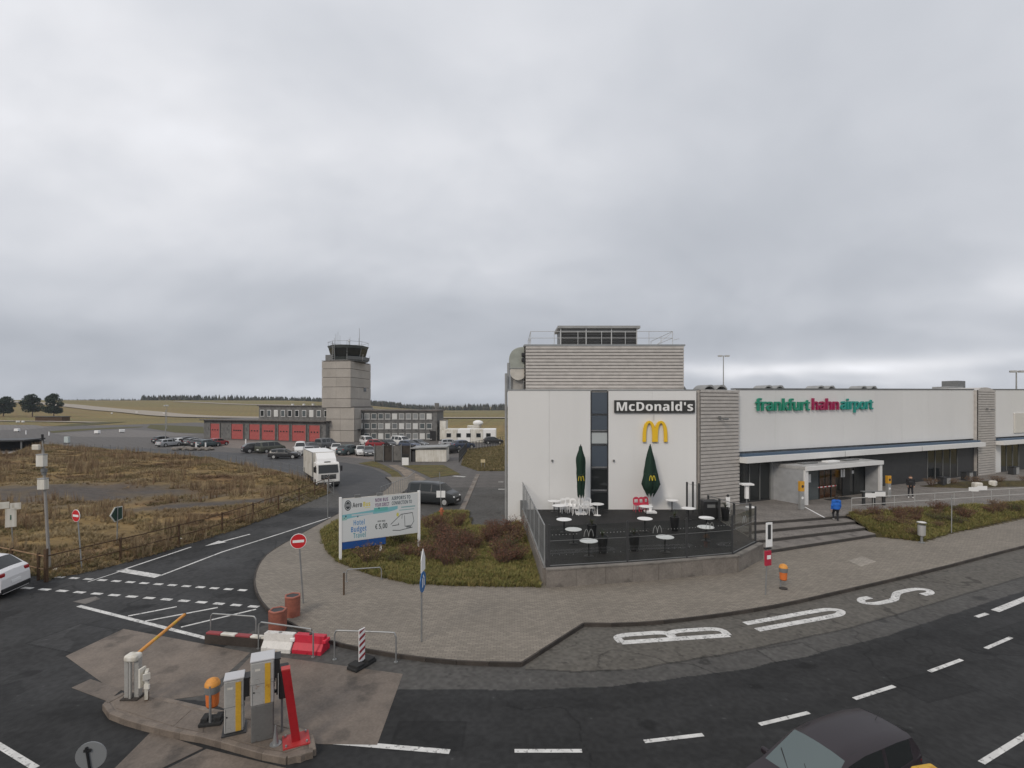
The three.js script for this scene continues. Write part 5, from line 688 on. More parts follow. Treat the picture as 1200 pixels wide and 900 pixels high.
// ---------------------------------------------------------------- forecourt furniture
{
  const rail = thing('forecourt_railing', 'long pale two-rail handrail along the forecourt edge', 'railing'), a = G(998, 601, FORE), b = [frontD[0] + 6, FORE, frontD[2] - 1.9], n = 12;
  for (let i = 0; i <= n; i++) mesh('post', bar([lerp(a[0], b[0], i / n), FORE - 0.1, lerp(a[2], b[2], i / n)], [lerp(a[0], b[0], i / n), FORE + 0.95, lerp(a[2], b[2], i / n)], 0.022), M.steel, rail);
  for (const h of [0.97, 0.5]) mesh('rail', bar([a[0], FORE + h, a[2]], [b[0], FORE + h, b[2]], 0.03), std([0.40, 0.39, 0.37], 0.5), rail);
  [[0.07, 'pair of white blank plates'], [0.50, 'x']].forEach(([t]) => { const x = lerp(a[0], b[0], t), z = lerp(a[2], b[2], t) + 0.06; mesh('white_plate', boxB(0.7, 0.3, 0.03, x, FORE + 0.95, z), M.cleanWhite, rail); mesh('white_plate', boxB(0.7, 0.3, 0.03, x + 0.8, FORE + 1.0, z - 0.2), M.cleanWhite, rail); });
  struct('guide_line', [dash(GX(943, 594, FORE), GX(966, 606.5, FORE), 0.11, FORE + 0.004)], M.cleanWhite);
  const st = (label, px, py, h) => { const g = G(px, py, FORE), t = thing('service_stele', label, 'sign', [g[0], FORE, g[2]], 0.2); mesh('pillar', rbox(0.30, h, 0.24, 0.03, 0, 0, 0), M.greyPaint, t); mesh('yellow_head', rbox(0.32, h * 0.36, 0.26, 0.03, 0, h * 0.64, 0), std([0.60, 0.31, 0.03], 0.5), t); mesh('label', [new THREE.CircleGeometry(0.10, 14).translate(0, h * 0.82, 0.133)], M.anthracite, t); mesh('badge', [new THREE.CircleGeometry(0.09, 14).translate(0, h * 0.42, 0.123)], M.cleanWhite, t); return t; };
  st('grey stele with a yellow head at the porch corner', 939, 597, 1.95); st('slim stele with a yellow head before the dark cladding', 1041, 583, 1.7);
  const pl = (label, px, py, n) => { const g = G(px, py, FORE), t = thing('waste_cluster', label, 'bin', [g[0], FORE, g[2]], 0.4); for (let i = 0; i < n; i++) { mesh('container', rbox(0.5, 0.75, 0.5, 0.05, i * 0.6, 0, 0), i % 2 ? M.greyPaint : M.anthracite, t); mesh('lid', rbox(0.54, 0.08, 0.54, 0.03, i * 0.6, 0.75, 0), M.black, t); } return t; };
  pl('row of small grey and dark bins by the corrugated bay', 1131, 563, 3); pl('two dark planter tubs beside the far doors', 1186, 556, 2); pl('pale tub and dark tub under the second glazing', 1104, 570, 2);
  const be = G(1012, 592, FORE), bc = thing('bench_frame', 'dark upright frame standing behind the pale railing', 'frame', [be[0], FORE, be[2]]); for (let i = 0; i < 3; i++) mesh('upright', boxB(0.18, 0.95, 0.12, i * 0.72, 0, 0), M.anthracite, bc); mesh('top', boxB(1.7, 0.06, 0.3, 0.72, 0.95, 0), M.midGrey, bc);
  const bp = G(1145, 572, FORE), sb = thing('stone_seat', 'pale rounded stone block on the shrub bed edge', 'block', [bp[0], FORE, bp[2]]); mesh('block', rbox(0.7, 0.5, 0.5, 0.12, 0, 0, 0), M.dirtyWhite, sb); const sc = copy(sb, [bp[0] + 2.3, FORE, bp[2] - 1.0], 0.6); tag(sb, 'pale rounded stone block on the shrub bed edge', 'block', 'stone blocks by the shrub bed'); sc.userData.group = sb.userData.group;
  // steel pillar bin at the bank
  const g = G(1080, 636, 0.12), b2 = thing('steel_bin', 'stainless steel pillar bin with a rain cap at the planted bank', 'bin', [g[0], 0.12, g[2]]); mesh('post', cyl(0.07, 0.07, 0.5, 0, 0, 0), M.galv, b2); mesh('drum', lathe([[0.14, 0.4], [0.19, 0.45], [0.2, 1.0], [0.2, 1.02]], 18), M.steel, b2); mesh('cap', lathe([[0.001, 1.24], [0.2, 1.2], [0.26, 1.14], [0.001, 1.12]], 18), std([0.66, 0.64, 0.60], 0.4, { metalness: 0.4 }), b2); mesh('cap_rod', [bar([0.14, 1, 0], [0.14, 1.15, 0], 0.015), bar([-0.14, 1, 0], [-0.14, 1.15, 0], 0.015)], M.galv, b2); mesh('foot', cyl(0.16, 0.16, 0.03, 0, 0, 0), M.galv, b2);
  const wp = G(1115, 625, 0.12), w = thing('thin_post', 'thin bare metal post in the planted bank', 'post', [wp[0], 0.12, wp[2]]); mesh('pole', bar([0, 0, 0], [0.02, 2.3, 0], 0.025), M.greyPaint, w); mesh('cap', cyl(0.032, 0.03, 0.04, 0.02, 2.28, 0), M.greyPaint, w);
}
function orangeBin(label, pos, turn, onBase, cap = M.amber) {
  const t = thing('litter_bin', label, 'bin', pos, turn); const y0 = onBase ? 0.42 : 0.4;
  if (onBase) mesh('weight_base', [rbox(0.62, 0.09, 0.5, 0.03, 0, 0, 0), rbox(0.18, 0.1, 0.34, 0.02, -0.18, 0.08, 0), rbox(0.18, 0.1, 0.34, 0.02, 0.18, 0.08, 0)], M.rubber, t); else mesh('ground_plate', cyl(0.2, 0.2, 0.04, 0, 0, 0), M.kerb2, t);
  mesh('post', [cyl(0.035, 0.035, 1.0, 0, 0.02, -0.02 + (onBase ? 0.2 : -0.16))], M.galv, t);
  mesh('body', lathe([[0.001, y0], [0.15, y0], [0.17, y0 + 0.05], [0.185, y0 + 0.36], [0.185, y0 + 0.4]], 18), M.orange, t);
  mesh('grey_band', lathe([[0.187, y0 + 0.36], [0.207, y0 + 0.37], [0.207, y0 + 0.54], [0.19, y0 + 0.55]], 18), M.midGrey, t);
  mesh('dome_lid', lathe([[0.21, y0 + 0.55], [0.205, y0 + 0.60], [0.16, y0 + 0.68], [0.08, y0 + 0.72], [0.001, y0 + 0.73]], 18), cap, t); t.scale.set(0.84, 0.95, 0.84); return t;
}
{ const g = G(918, 690, 0.12); orangeBin('orange litter bin with an amber dome by the kerb of the bus bay', [g[0], 0.12, g[2]], 0.3, false); }
{ const t = thing('pay_pillar', 'slim grey pay pillar with a rounded yellow cap beside the dark car', 'pillar', [6.98, 0, -8.62], 0.2); mesh('column', rbox(0.36, 1.76, 0.2, 0.04, 0, 0.03, 0), M.greyPaint, t); mesh('cap', rbox(0.44, 0.1, 0.24, 0.05, 0, 1.79, 0), M.yellow, t); mesh('foot', boxB(0.45, 0.03, 0.4, 0, 0, 0), M.anthracite, t); }
{ // bus stop pole
  const g = G(897, 697, 0.12), t = thing('bus_stop_sign', 'slim pole with a white timetable frame and a red case', 'sign', [g[0], 0.12, g[2]], 0.35); mesh('pole', bar([0, 0, 0], [0.16, 3.0, 0], 0.028), M.galv, t);
  mesh('white_frame', [boxB(0.07, 1.0, 0.04, 0.02, 2.0, 0.05), boxB(0.07, 1.0, 0.04, 0.27, 2.0, 0.05), boxB(0.18, 0.08, 0.04, 0.145, 2.92, 0.05), boxB(0.18, 0.3, 0.04, 0.145, 2.0, 0.05)], M.cleanWhite, t); mesh('dark_panel', boxB(0.17, 0.6, 0.03, 0.145, 2.31, 0.05), M.anthracite, t);
  mesh('red_case', rbox(0.3, 0.62, 0.1, 0.02, 0.09, 1.22, 0.04), std([0.42, 0.02, 0.05], 0.5), t); mesh('case_notice', boxB(0.2, 0.16, 0.01, 0.09, 1.5, 0.096), M.cleanWhite, t); mesh('bracket', boxB(0.34, 0.05, 0.08, 0.1, 1.9, 0.02), M.black, t);
}

// ---------------------------------------------------------------- signs
function disc(r, y, z, depth, mat, s = 28) { return new THREE.CylinderGeometry(r, r, depth, s).rotateX(PI / 2).translate(0, y, z); }
function noEntry(label, pos, turn, h, lean = 0, r = 0.3) {
  const t = thing('no_entry_sign', label, 'sign', pos, turn); mesh('pole', bar([0, 0, 0], [lean, h + 0.3, 0], 0.03), M.galv, t);
  const plate = mesh('plate', disc(r, h, 0.045, 0.02).translate(lean, 0, 0), M.cleanWhite, t); mesh('red_disc', disc(r * 0.93, h, 0.057, 0.008).translate(lean, 0, 0), M.signRed, plate); mesh('white_bar', box(r * 1.4, r * 0.34, 0.006, lean, h, 0.064), M.cleanWhite, plate); mesh('back', disc(r * 0.98, h, 0.032, 0.008).translate(lean, 0, 0), M.midGrey, plate); return t;
}
{ const g = G(355.5, 707, 0.12); noEntry('round red no-entry sign on the paved corner', [g[0], 0.12, g[2]], 0.35, 2.5, -0.18); const h = G(96, 668); noEntry('round red no-entry sign beside the brown fence', h, -0.35, 2.62, -0.36); }
{ // blue path sign seen almost edge-on
  const g = G(494, 752, 0.12), t = thing('path_sign', 'white arrow plate over a round blue path sign on one pole', 'sign', [g[0], 0.12, g[2]], 1.47); mesh('pole', bar([0, 0, 0], [0, 3.0, 0], 0.03), M.galv, t); { const sh = new THREE.Shape([[-0.24, 0], [0.24, 0], [0.24, 0.42], [0, 0.74], [-0.24, 0.42]].map(([x, y]) => new THREE.Vector2(x, y))); mesh('white_plate', new THREE.ExtrudeGeometry(sh, { depth: 0.02, bevelEnabled: false }).translate(0, 2.36, 0.04), M.cleanWhite, t); }
  const p = mesh('blue_disc', disc(0.34, 2.0, 0.045, 0.02), std([0.02, 0.13, 0.36], 0.4), t); mesh('white_symbol', [boxB(0.08, 0.3, 0.006, -0.08, 1.84, 0.06), boxB(0.08, 0.2, 0.006, 0.1, 1.86, 0.06), disc(0.05, 2.19, 0.06, 0.006), disc(0.04, 2.11, 0.06, 0.006).translate(0.1, 0, 0)], M.cleanWhite, p);
}
{ // arrow sign seen from behind
  const g = G(137, 640), t = thing('warning_sign', 'dark green backed angular sign with a pale edge in the meadow', 'sign', [g[0], 0.05, g[2]], 4.6); mesh('pole', bar([0, 0, 0], [-0.05, 2.2, 0], 0.03), M.galv, t); const sh = new THREE.Shape([[-0.4, -0.32], [0.1, -0.42], [0.42, 0], [0.1, 0.42], [-0.4, 0.4]].map(([x, y]) => new THREE.Vector2(x, y))); const pl = mesh('plate', new THREE.ExtrudeGeometry(sh, { depth: 0.03, bevelEnabled: false }).translate(0, 1.75, 0.03), std([0.62, 0.63, 0.6], 0.5), t); mesh('green_back', new THREE.ExtrudeGeometry(sh, { depth: 0.006, bevelEnabled: false }).scale(0.86, 0.9, 1).translate(-0.02, 1.75, 0.02), std([0.018, 0.05, 0.035], 0.6), pl);
}
{ const g = G(16, 646), t = thing('direction_sign', 'three small white direction plates on one pole inside the brown fence', 'sign', g, 0.5); mesh('pole', bar([0, 0, 0], [-0.15, 2.5, 0], 0.03), M.galv, t); const pl = mesh('plate', boxB(0.46, 1.0, 0.03, -0.1, 1.35, 0.05), M.dirtyWhite, t); mesh('arrow_print', [boxB(0.05, 0.26, 0.006, -0.1, 1.75, 0.072)], M.green, pl); mesh('plate', boxB(0.4, 0.36, 0.03, -0.36, 2.38, 0.05), M.dirtyWhite, t); mesh('plate', boxB(0.44, 0.36, 0.03, 0.1, 2.3, 0.07), M.dirtyWhite, t); }
{ // mast with boxes and floodlight
  const g = G(58, 669), t = thing('floodlight_mast', 'slender grey mast with two equipment boxes and a floodlight', 'lamp post', g); const P = (h) => [-0.055 * h, h, 0]; mesh('pole', [bar(P(0), P(5.9), 0.075, 0.055, 10), bar(P(5.9), P(6.4), 0.03)], std([0.30, 0.285, 0.265], 0.6, { metalness: 0.3 }), t);
  for (const [h, s] of [[5.15, 0.56], [4.05, 0.5]]) { const b = mesh('equipment_box', rbox(0.36, s, 0.26, 0.03, P(h)[0], h - 0.1, 0.1), M.dirtyWhite, t); mesh('lid', rbox(0.38, 0.05, 0.28, 0.02, P(h)[0], h + s - 0.1, 0.1), M.greyPaint, b); } mesh('junction', [cyl(0.13, 0.13, 0.16, P(4.8)[0], 4.78, 0), cyl(0.1, 0.1, 0.1, P(4.72)[0], 4.66, 0)], M.midGrey, t);
  mesh('floodlight', [rbox(0.34, 0.26, 0.16, 0.04, P(5.9)[0] - 0.22, 5.85, 0.1)], std([0.62, 0.58, 0.5], 0.4), t); mesh('sensor', [cyl(0.05, 0.05, 0.3, P(6.2)[0], 6.3, 0)], M.black, t); mesh('bracket', bar([P(5.9)[0], 5.95, 0], [P(5.9)[0] - 0.2, 5.95, 0.08], 0.02), M.galv, t);
}
// ---------------------------------------------------------------- billboard
{
  const a = [-8.63, 0, -25.9], b = [-5.12, 0, -27.9], L = Math.hypot(b[0] - a[0], b[2] - a[2]), t = thing('billboard', 'large white billboard on posts advertising a 5,00 euro coach ride', 'billboard', a, Math.atan2(-(b[2] - a[2]), b[0] - a[0]));
  const W = 1536, Hh = 540, c = document.createElement('canvas'); c.width = W; c.height = 830; const x = c.getContext('2d'); x.scale(1, 830 / Hh);
  x.fillStyle = '#dfe2e2'; x.fillRect(0, 0, W, Hh);
  x.fillStyle = '#86c3cc'; x.beginPath(); x.moveTo(0, 200); x.lineTo(W * 0.72, 150); x.lineTo(W * 0.72, 190); x.bezierCurveTo(900, 250, 500, 200, 0, 268); x.fill(); x.fillStyle = '#6fbdb8'; x.fillRect(620, 150, 280, 50); x.fillStyle = '#c9d3d8'; x.fillRect(180, 205, 420, 22); x.fillStyle = '#9fc8c0'; x.fillRect(0, 230, 90, 40);
  x.fillStyle = '#34506a'; for (const [X, Y, r] of [[70, 222, 13], [300, 238, 12], [720, 158, 13], [40, 244, 7]]) { x.beginPath(); x.arc(X, Y, r, 0, 7); x.fill(); }
  x.fillStyle = '#33373c'; x.beginPath(); x.arc(110, 86, 66, 0, 7); x.fill(); x.strokeStyle = '#cfd3d4'; x.lineWidth = 8; x.beginPath(); x.arc(110, 86, 50, 0, 7); x.stroke(); x.beginPath(); x.moveTo(76, 104); x.lineTo(90, 66); x.lineTo(110, 100); x.lineTo(130, 66); x.lineTo(146, 104); x.stroke();
  x.textBaseline = 'alphabetic'; x.font = 'bold 84px sans-serif'; x.fillStyle = '#2c2f33'; x.fillText('Aero', 196, 118, 200); x.fillStyle = '#dccb25'; x.fillText('Bus', 400, 118, 160); x.fillStyle = '#e6e07a'; x.fillRect(430, 132, 110, 8);
  x.font = 'bold 64px sans-serif'; x.fillStyle = '#5c2a66'; x.fillText('NEW BUS', 640, 74, 270); x.fillText('YOUR DIRECT', 640, 138, 290); x.fillStyle = '#1f3d48'; x.fillText('AIRPORTS TO', 980, 70, 400); x.fillText('CONNECTION TO', 980, 134, 430);
  x.font = 'bold 92px sans-serif'; x.fillStyle = '#5f97c8'; x.fillText('Hotel', 210, 348, 230); x.fillStyle = '#4a86c4'; x.fillText('Budget', 160, 432, 330); x.fillStyle = '#66a5b4'; x.fillText('Travel', 210, 512, 250);
  x.fillStyle = '#3a4444'; x.font = 'bold 40px sans-serif'; x.fillText('one way', 690, 342, 190); x.font = 'bold 92px sans-serif'; x.fillText('\u20ac 5,00', 640, 430, 330);
  x.strokeStyle = '#3d4648'; x.lineWidth = 9; x.lineJoin = 'round'; x.beginPath(); x.moveTo(960, 390); x.lineTo(1180, 270); x.lineTo(1420, 262); x.lineTo(1452, 380); x.lineTo(1400, 432); x.lineTo(1260, 436); x.lineTo(1250, 290); x.stroke(); x.beginPath(); x.moveTo(990, 410); x.lineTo(1130, 405); x.lineTo(1120, 380); x.moveTo(1000, 470); x.lineTo(1150, 482); x.lineTo(1420, 460); x.moveTo(1200, 275); x.lineTo(1195, 330); x.stroke(); x.lineWidth = 14; x.beginPath(); x.moveTo(1290, 448); x.lineTo(1390, 452); x.stroke();
  x.fillStyle = '#d9d46a'; x.beginPath(); x.arc(1105, 268, 26, 0, 7); x.fill(); x.fillStyle = '#8fb5b8'; x.fillRect(1180, 168, 300, 16); x.fillRect(1140, 208, 320, 10);
  const tx = new THREE.CanvasTexture(c); tx.colorSpace = THREE.SRGBColorSpace; tx.repeat.set(1 / (L - 0.1), 1 / 2.3); tx.offset.set(-0.05 / (L - 0.1), -0.72); // uv in metres
  const g = new THREE.PlaneGeometry(L - 0.06, 2.16).translate(L / 2, 2.17, 0.04); g.userData.keepUV = true; tx.repeat.set(1, 1); tx.offset.set(0, 0);
  const board = mesh('board', boxB(L, 2.2, 0.07, L / 2, 1.07, 0), M.dirtyWhite, t); mesh('poster', g, std([0.82, 0.82, 0.82], 0.55, { map: tx }), board);
  mesh('blue_skirt', boxB(L * 0.55, 0.36, 0.06, L * 0.275 + 0.03, 0.7, 0.0), std([0.012, 0.07, 0.26], 0.5), t);
  mesh('post', boxB(0.12, 3.35, 0.12, -0.05, 0.0, 0), M.cleanWhite, t); mesh('post', boxB(0.12, 3.35, 0.12, L + 0.05, 0.0, 0), M.cleanWhite, t); mesh('post', boxB(0.1, 3.0, 0.1, L / 2, 0, -0.1), M.cleanWhite, t);
  for (const s of [0.2, 0.48]) mesh('top_clamp', boxB(0.3, 0.14, 0.1, L * s, 3.28, 0), M.midGrey, t);
}
// ---------------------------------------------------------------- fences
{
  const bf = thing('brown_rail_fence', 'weathered brown two-rail fence along the meadow edge', 'fence'), line = [[-60, 664], [0, 670], [54, 682]].map(([a, b]) => GX(a, b)), line2 = [[54, 682], [100, 669], [172, 650], [245, 629], [305, 607], [345, 592], [372, 580], [386, 574]].map(([a, b]) => GX(a, b));
  const rails = (ln, m) => { for (let i = 0; i < ln.length - 1; i++) for (const h of [0.55, 1.15]) mesh('rail', bar([ln[i][0], h + 0.02, ln[i][1]], [ln[i + 1][0], h, ln[i + 1][1]], 0.032, 0.03, 7), m, bf); };
  rails(line, M.paleWood); rails(line2, M.brownWood);
  along([...line], 2.2, (x, z) => mesh('post', boxB(0.085, 1.25, 0.085, x, 0, z), M.brownWood, bf)); along(line2.slice(0), 3.2, (x, z) => mesh('post', boxB(0.085, 1.25, 0.085, x, 0, z), M.brownWood, bf)); mesh('corner_post', boxB(0.12, 1.5, 0.12, line2[0][0], 0, line2[0][1]), M.brownWood, bf);
  const wf = thing('wire_fence', 'thin grey wire fence between the meadow and the side road', 'fence'), wl = smoothLine([[391, 582], [380, 573], [366, 566], [330, 555], [240, 541], [150, 532.5], [60, 526], [30, 524]].map(([a, b]) => GX(a, b)), 60);
  along(wl, 2.4, (x, z) => mesh('post', bar([x, 0, z], [x, 1.35, z], 0.035, 0.035, 6), M.midGrey, wf)); for (const h of [0.3, 0.75, 1.28]) mesh('wire', tube(wl.map(([x, z]) => [x, h, z]), 0.018, 160, 4), M.midGrey, wf);
  const w2 = thing('mesh_fence', 'low green grey mesh fence behind the billboard', 'fence'), w2l = [[446, 592], [478, 578], [486, 570]].map(([a, b]) => GX(a, b)); along(w2l, 0.5, (x, z) => mesh('post', bar([x, 0.1, z], [x, 1.5, z], 0.018, 0.018, 5), M.galv, w2)); for (let i = 0; i < 2; i++) for (const h of [0.35, 1.46]) mesh('rail', bar([w2l[i][0], h, w2l[i][1]], [w2l[i + 1][0], h, w2l[i + 1][1]], 0.02), M.galv, w2);
  const w3 = thing('dark_mesh_fence', 'dark upright fence between the car park and the grassy mound', 'fence'), w3l = [[538, 542], [547, 530], [592, 521]].map(([a, b]) => GX(a, b)); along(w3l, 1.3, (x, z) => mesh('post', bar([x, 0, z], [x, 1.7, z], 0.05, 0.05, 5), M.anthracite, w3)); for (let i = 0; i < 2; i++) for (const h of [0.4, 1.65]) mesh('rail', bar([w3l[i][0], h, w3l[i][1]], [w3l[i + 1][0], h, w3l[i + 1][1]], 0.03), M.anthracite, w3);
}
// ---------------------------------------------------------------- ticket island
const isl = new THREE.Group(); isl.name = 'ticket_island'; isl.userData.kind = 'structure'; scene.add(isl);
{
  const front = [[124, 824], [131, 834], [202, 855], [241, 862], [337, 886]].map(([a, b]) => GX(a, b, 0.15)), back = [[360, 884], [370, 872], [358, 858], [237, 830], [185, 818], [150, 812], [133, 815]].map(([a, b]) => GX(a, b, 0.15)), ring = smoothLine([...front, ...back, front[0]], 46);
  mesh('core', slabGeo(ring.slice(0, -1), -0.02, 0.148), M.slab, isl); const stone = norm(new RoundedBoxGeometry(1, 0.24, 0.15, 1, 0.025)); let n = 0;
  for (let i = 0; i < ring.length - 1; i += 2) { const a = ring[i], b = ring[Math.min(i + 2, ring.length - 1)], l = Math.hypot(b[0] - a[0], b[1] - a[1]); const m = new THREE.Mesh(stone, n % 2 ? M.slab : M.slab2); m.name = n ? `kerb_stone_${String(n).padStart(3, '0')}` : 'kerb_stone'; n++; m.position.set((a[0] + b[0]) / 2, 0.045, (a[1] + b[1]) / 2); m.rotation.y = Math.atan2(-(b[1] - a[1]), b[0] - a[0]); m.scale.x = l + 0.01; isl.add(m); }
  const caps = [[[134, 822], [187, 816], [224, 832], [203, 851], [136, 830]], [[227, 833], [240, 836], [238, 859], [206, 852]], [[243, 837], [352, 860], [362, 872], [335, 882], [241, 860]]];
  caps.forEach((q, i) => mesh('concrete_slab', slabGeo(q.map(([a, b]) => GX(a, b, 0.15)), 0.1, 0.156 + 0.004 * i), [M.slab, M.slab2, M.slab][i], isl));
}
const onIsl = (px, py) => { const g = G(px, py, 0.16); return [g[0], 0.158, g[2]]; };
{ // barrier post with its short remaining boom
  const t = thing('barrier_gate', 'white barrier post with a short yellow and orange boom', 'barrier', onIsl(156, 817), 0);
  mesh('post', [boxB(0.1, 1.06, 0.12, -0.12, 0, 0.03), boxB(0.12, 1.06, 0.14, 0.12, 0, -0.02), boxB(0.05, 1.0, 0.06, 0.0, 0, 0.1)], std([0.5, 0.5, 0.48], 0.5, { metalness: 0.3, map: T.scuffed }), t); mesh('hinge_head', [rbox(0.36, 0.2, 0.3, 0.08, 0, 0.98, 0)], M.dirtyWhite, t); mesh('foot', boxB(0.45, 0.03, 0.36, 0, 0, 0), M.kerb2, t);
  const A = [0.05, 1.12, -0.05], B = [-0.12, 1.26, -2.35]; const at = (s) => A.map((v, i) => lerp(v, B[i], s)); mesh('boom', [bar(at(0), at(0.32), 0.045), bar(at(0.40), at(0.72), 0.045), bar(at(0.8), at(1), 0.045)], M.amber, t); mesh('boom_band', [bar(at(0.32), at(0.40), 0.046), bar(at(0.72), at(0.8), 0.046)], M.yellow, t); mesh('boom_end', bar(at(1), at(1.01), 0.05), M.black, t);
  const c = thing('broken_bracket', 'crumpled white sheet bracket with chevrons beside the barrier post', 'bracket', onIsl(172, 820), 0.3); mesh('sheet', [box(0.07, 0.72, 0.26, 0, 0.42, 0.0, 0.2), box(0.05, 0.5, 0.2, -0.12, 0.6, -0.05, -0.4), box(0.16, 0.16, 0.05, 0.04, 0.68, 0.14, 0.5), box(0.14, 0.12, 0.05, 0.05, 0.42, 0.14, -0.4)], M.dirtyWhite, c); mesh('stem', boxB(0.08, 0.2, 0.1, 0, 0, 0), M.brownWood, c); mesh('chevron', [box(0.02, 0.09, 0.2, 0.042, 0.55, 0.01), box(0.02, 0.09, 0.2, 0.042, 0.3, 0.01)], M.midGrey, c);
}
orangeBin('orange litter bin on a black rubber foot beside the ticket machines', onIsl(249, 846), 0.2, true);
function ticketBox(label, pos, h, w, lower) {
  const t = thing('ticket_machine', label, 'ticket machine', pos, 0.42); const y0 = lower ? 0.85 : 0.04;
  if (lower) mesh('pedestal', rbox(w * 0.96, 0.86, w * 0.9, 0.03, 0, 0, 0), std([0.15, 0.15, 0.145], 0.65, { map: T.scuffed }), t); else mesh('foot_plate', boxB(w + 0.1, 0.04, w + 0.1, 0, 0, 0), M.anthracite, t);
  const b = mesh('housing', rbox(w, h - y0, w * 0.92, 0.035, 0, y0, 0), std([0.43, 0.43, 0.415], 0.55, { map: T.scuffed }), t); mesh('cap', rbox(w + 0.02, 0.05, w * 0.94, 0.02, 0, h, 0), std([0.50, 0.50, 0.51], 0.4), b); mesh('yellow_stripe', [boxB(0.12, h - y0 - 0.08, 0.012, w * 0.22, y0 + 0.03, w * 0.46 + 0.004)], M.yellow, b); mesh('seam', [box(w + 0.006, 0.012, w * 0.92 + 0.006, 0, y0 + (h - y0) * 0.5, 0)], M.midGrey, b);
  mesh('lock', [new THREE.CylinderGeometry(0.018, 0.018, 0.01, 10).rotateX(PI / 2).translate(-w * 0.36, y0 + (h - y0) * 0.32, w * 0.46 + 0.005)], M.black, b); mesh('door_seam', [box(0.008, (h - y0) * 0.44, 0.006, -w * 0.42, y0 + (h - y0) * 0.26, w * 0.46 + 0.002)], M.midGrey, b); mesh('type_plate', boxB(0.11, 0.05, 0.004, -w * 0.2, h - 0.2, w * 0.46 + 0.002), M.dirtyWhite, b); mesh('coin_slot', boxB(0.012, 0.06, 0.06, w / 2 + 0.002, h - 0.72, 0.04), M.black, b);
  const f = mesh('control_face', boxB(0.03, 0.5, w * 0.7, w / 2 + 0.012, h - 0.55, 0), M.black, b); mesh('hood', [boxB(0.14, 0.03, w * 0.75, w / 2 + 0.07, h - 0.04, 0), boxB(0.12, 0.42, 0.025, w / 2 + 0.06, h - 0.46, w * 0.36)], M.black, f); return t;
}
ticketBox('low grey ticket machine with a yellow stripe', onIsl(275, 855), 1.28, 0.42, false); ticketBox('tall grey ticket machine with a yellow stripe on a dark pedestal', onIsl(308, 862), 1.86, 0.5, true);
{ const p = onIsl(330, 858), s = thing('card_reader_arm', 'black card reader on a folding arm held by the tall machine', 'reader', [p[0] - 0.1, 0.158, p[2]], 0.42); mesh('arm', [box(0.3, 0.06, 0.06, -0.12, 1.45, 0), box(0.3, 0.06, 0.06, -0.12, 1.0, 0), box(0.05, 0.55, 0.05, 0.0, 1.2, 0.02), box(0.05, 0.3, 0.05, -0.2, 1.75, 0)], M.black, s); mesh('reader', rbox(0.22, 0.72, 0.34, 0.04, 0.14, 0.86, 0.02), M.black, s); mesh('screen', boxB(0.01, 0.4, 0.22, 0.256, 1.05, 0.02), M.glassDark, s); mesh('side_strip', boxB(0.02, 0.6, 0.03, 0.02, 0.9, 0.2), M.greyPaint, s); mesh('leg', boxB(0.05, 0.9, 0.05, 0.1, 0, 0), M.midGrey, s);
  const r = onIsl(347, 868), q = thing('red_post', 'leaning red square post bolted to a red plate', 'post', r, 0.45); { const g = boxB(0.18, 1.7, 0.18, 0, 0, 0), P = g.attributes.position; for (let i = 0; i < P.count; i++) { const y = P.getY(i); P.setX(i, P.getX(i) - 0.13 * y); } g.computeVertexNormals(); mesh('post', g.translate(0, 0.03, 0), M.red, q); const cpt = boxB(0.19, 0.03, 0.19, -0.222, 1.73, 0); mesh('cap', cpt, std([0.44, 0.04, 0.035], 0.5), q); } mesh('base_plate', boxB(0.58, 0.035, 0.52, 0, 0, 0), std([0.40, 0.03, 0.03], 0.55), q); for (const [x, z] of [[-0.22, -0.2], [0.22, -0.2], [-0.22, 0.2], [0.22, 0.2]]) mesh('bolt', cyl(0.022, 0.022, 0.05, x, 0.03, z, 8), M.galv, q);
  const c = onIsl(323, 872), k = thing('steel_spike', 'small grey steel cone on a round foot near the red post', 'spike', c); mesh('cone', cyl(0.07, 0.015, 0.42, 0, 0.02, 0), M.galv, k); mesh('foot', cyl(0.13, 0.13, 0.02, 0, 0, 0), M.galv, k);
  const d = thing('round_sign', 'bare grey back of a round road sign on a short pole', 'sign', [-8.22, 0, -10], 0.2); mesh('pole', bar([0.12, 0, 0.03], [-0.07, 1.35, 0.03], 0.022), M.black, d); const pl = mesh('plate', disc(0.27, 1.16, 0, 0.02), std([0.24, 0.25, 0.255], 0.5, { metalness: 0.2 }), d); mesh('bracket', box(0.12, 0.05, 0.04, -0.05, 1.28, 0.025), M.black, pl);
}
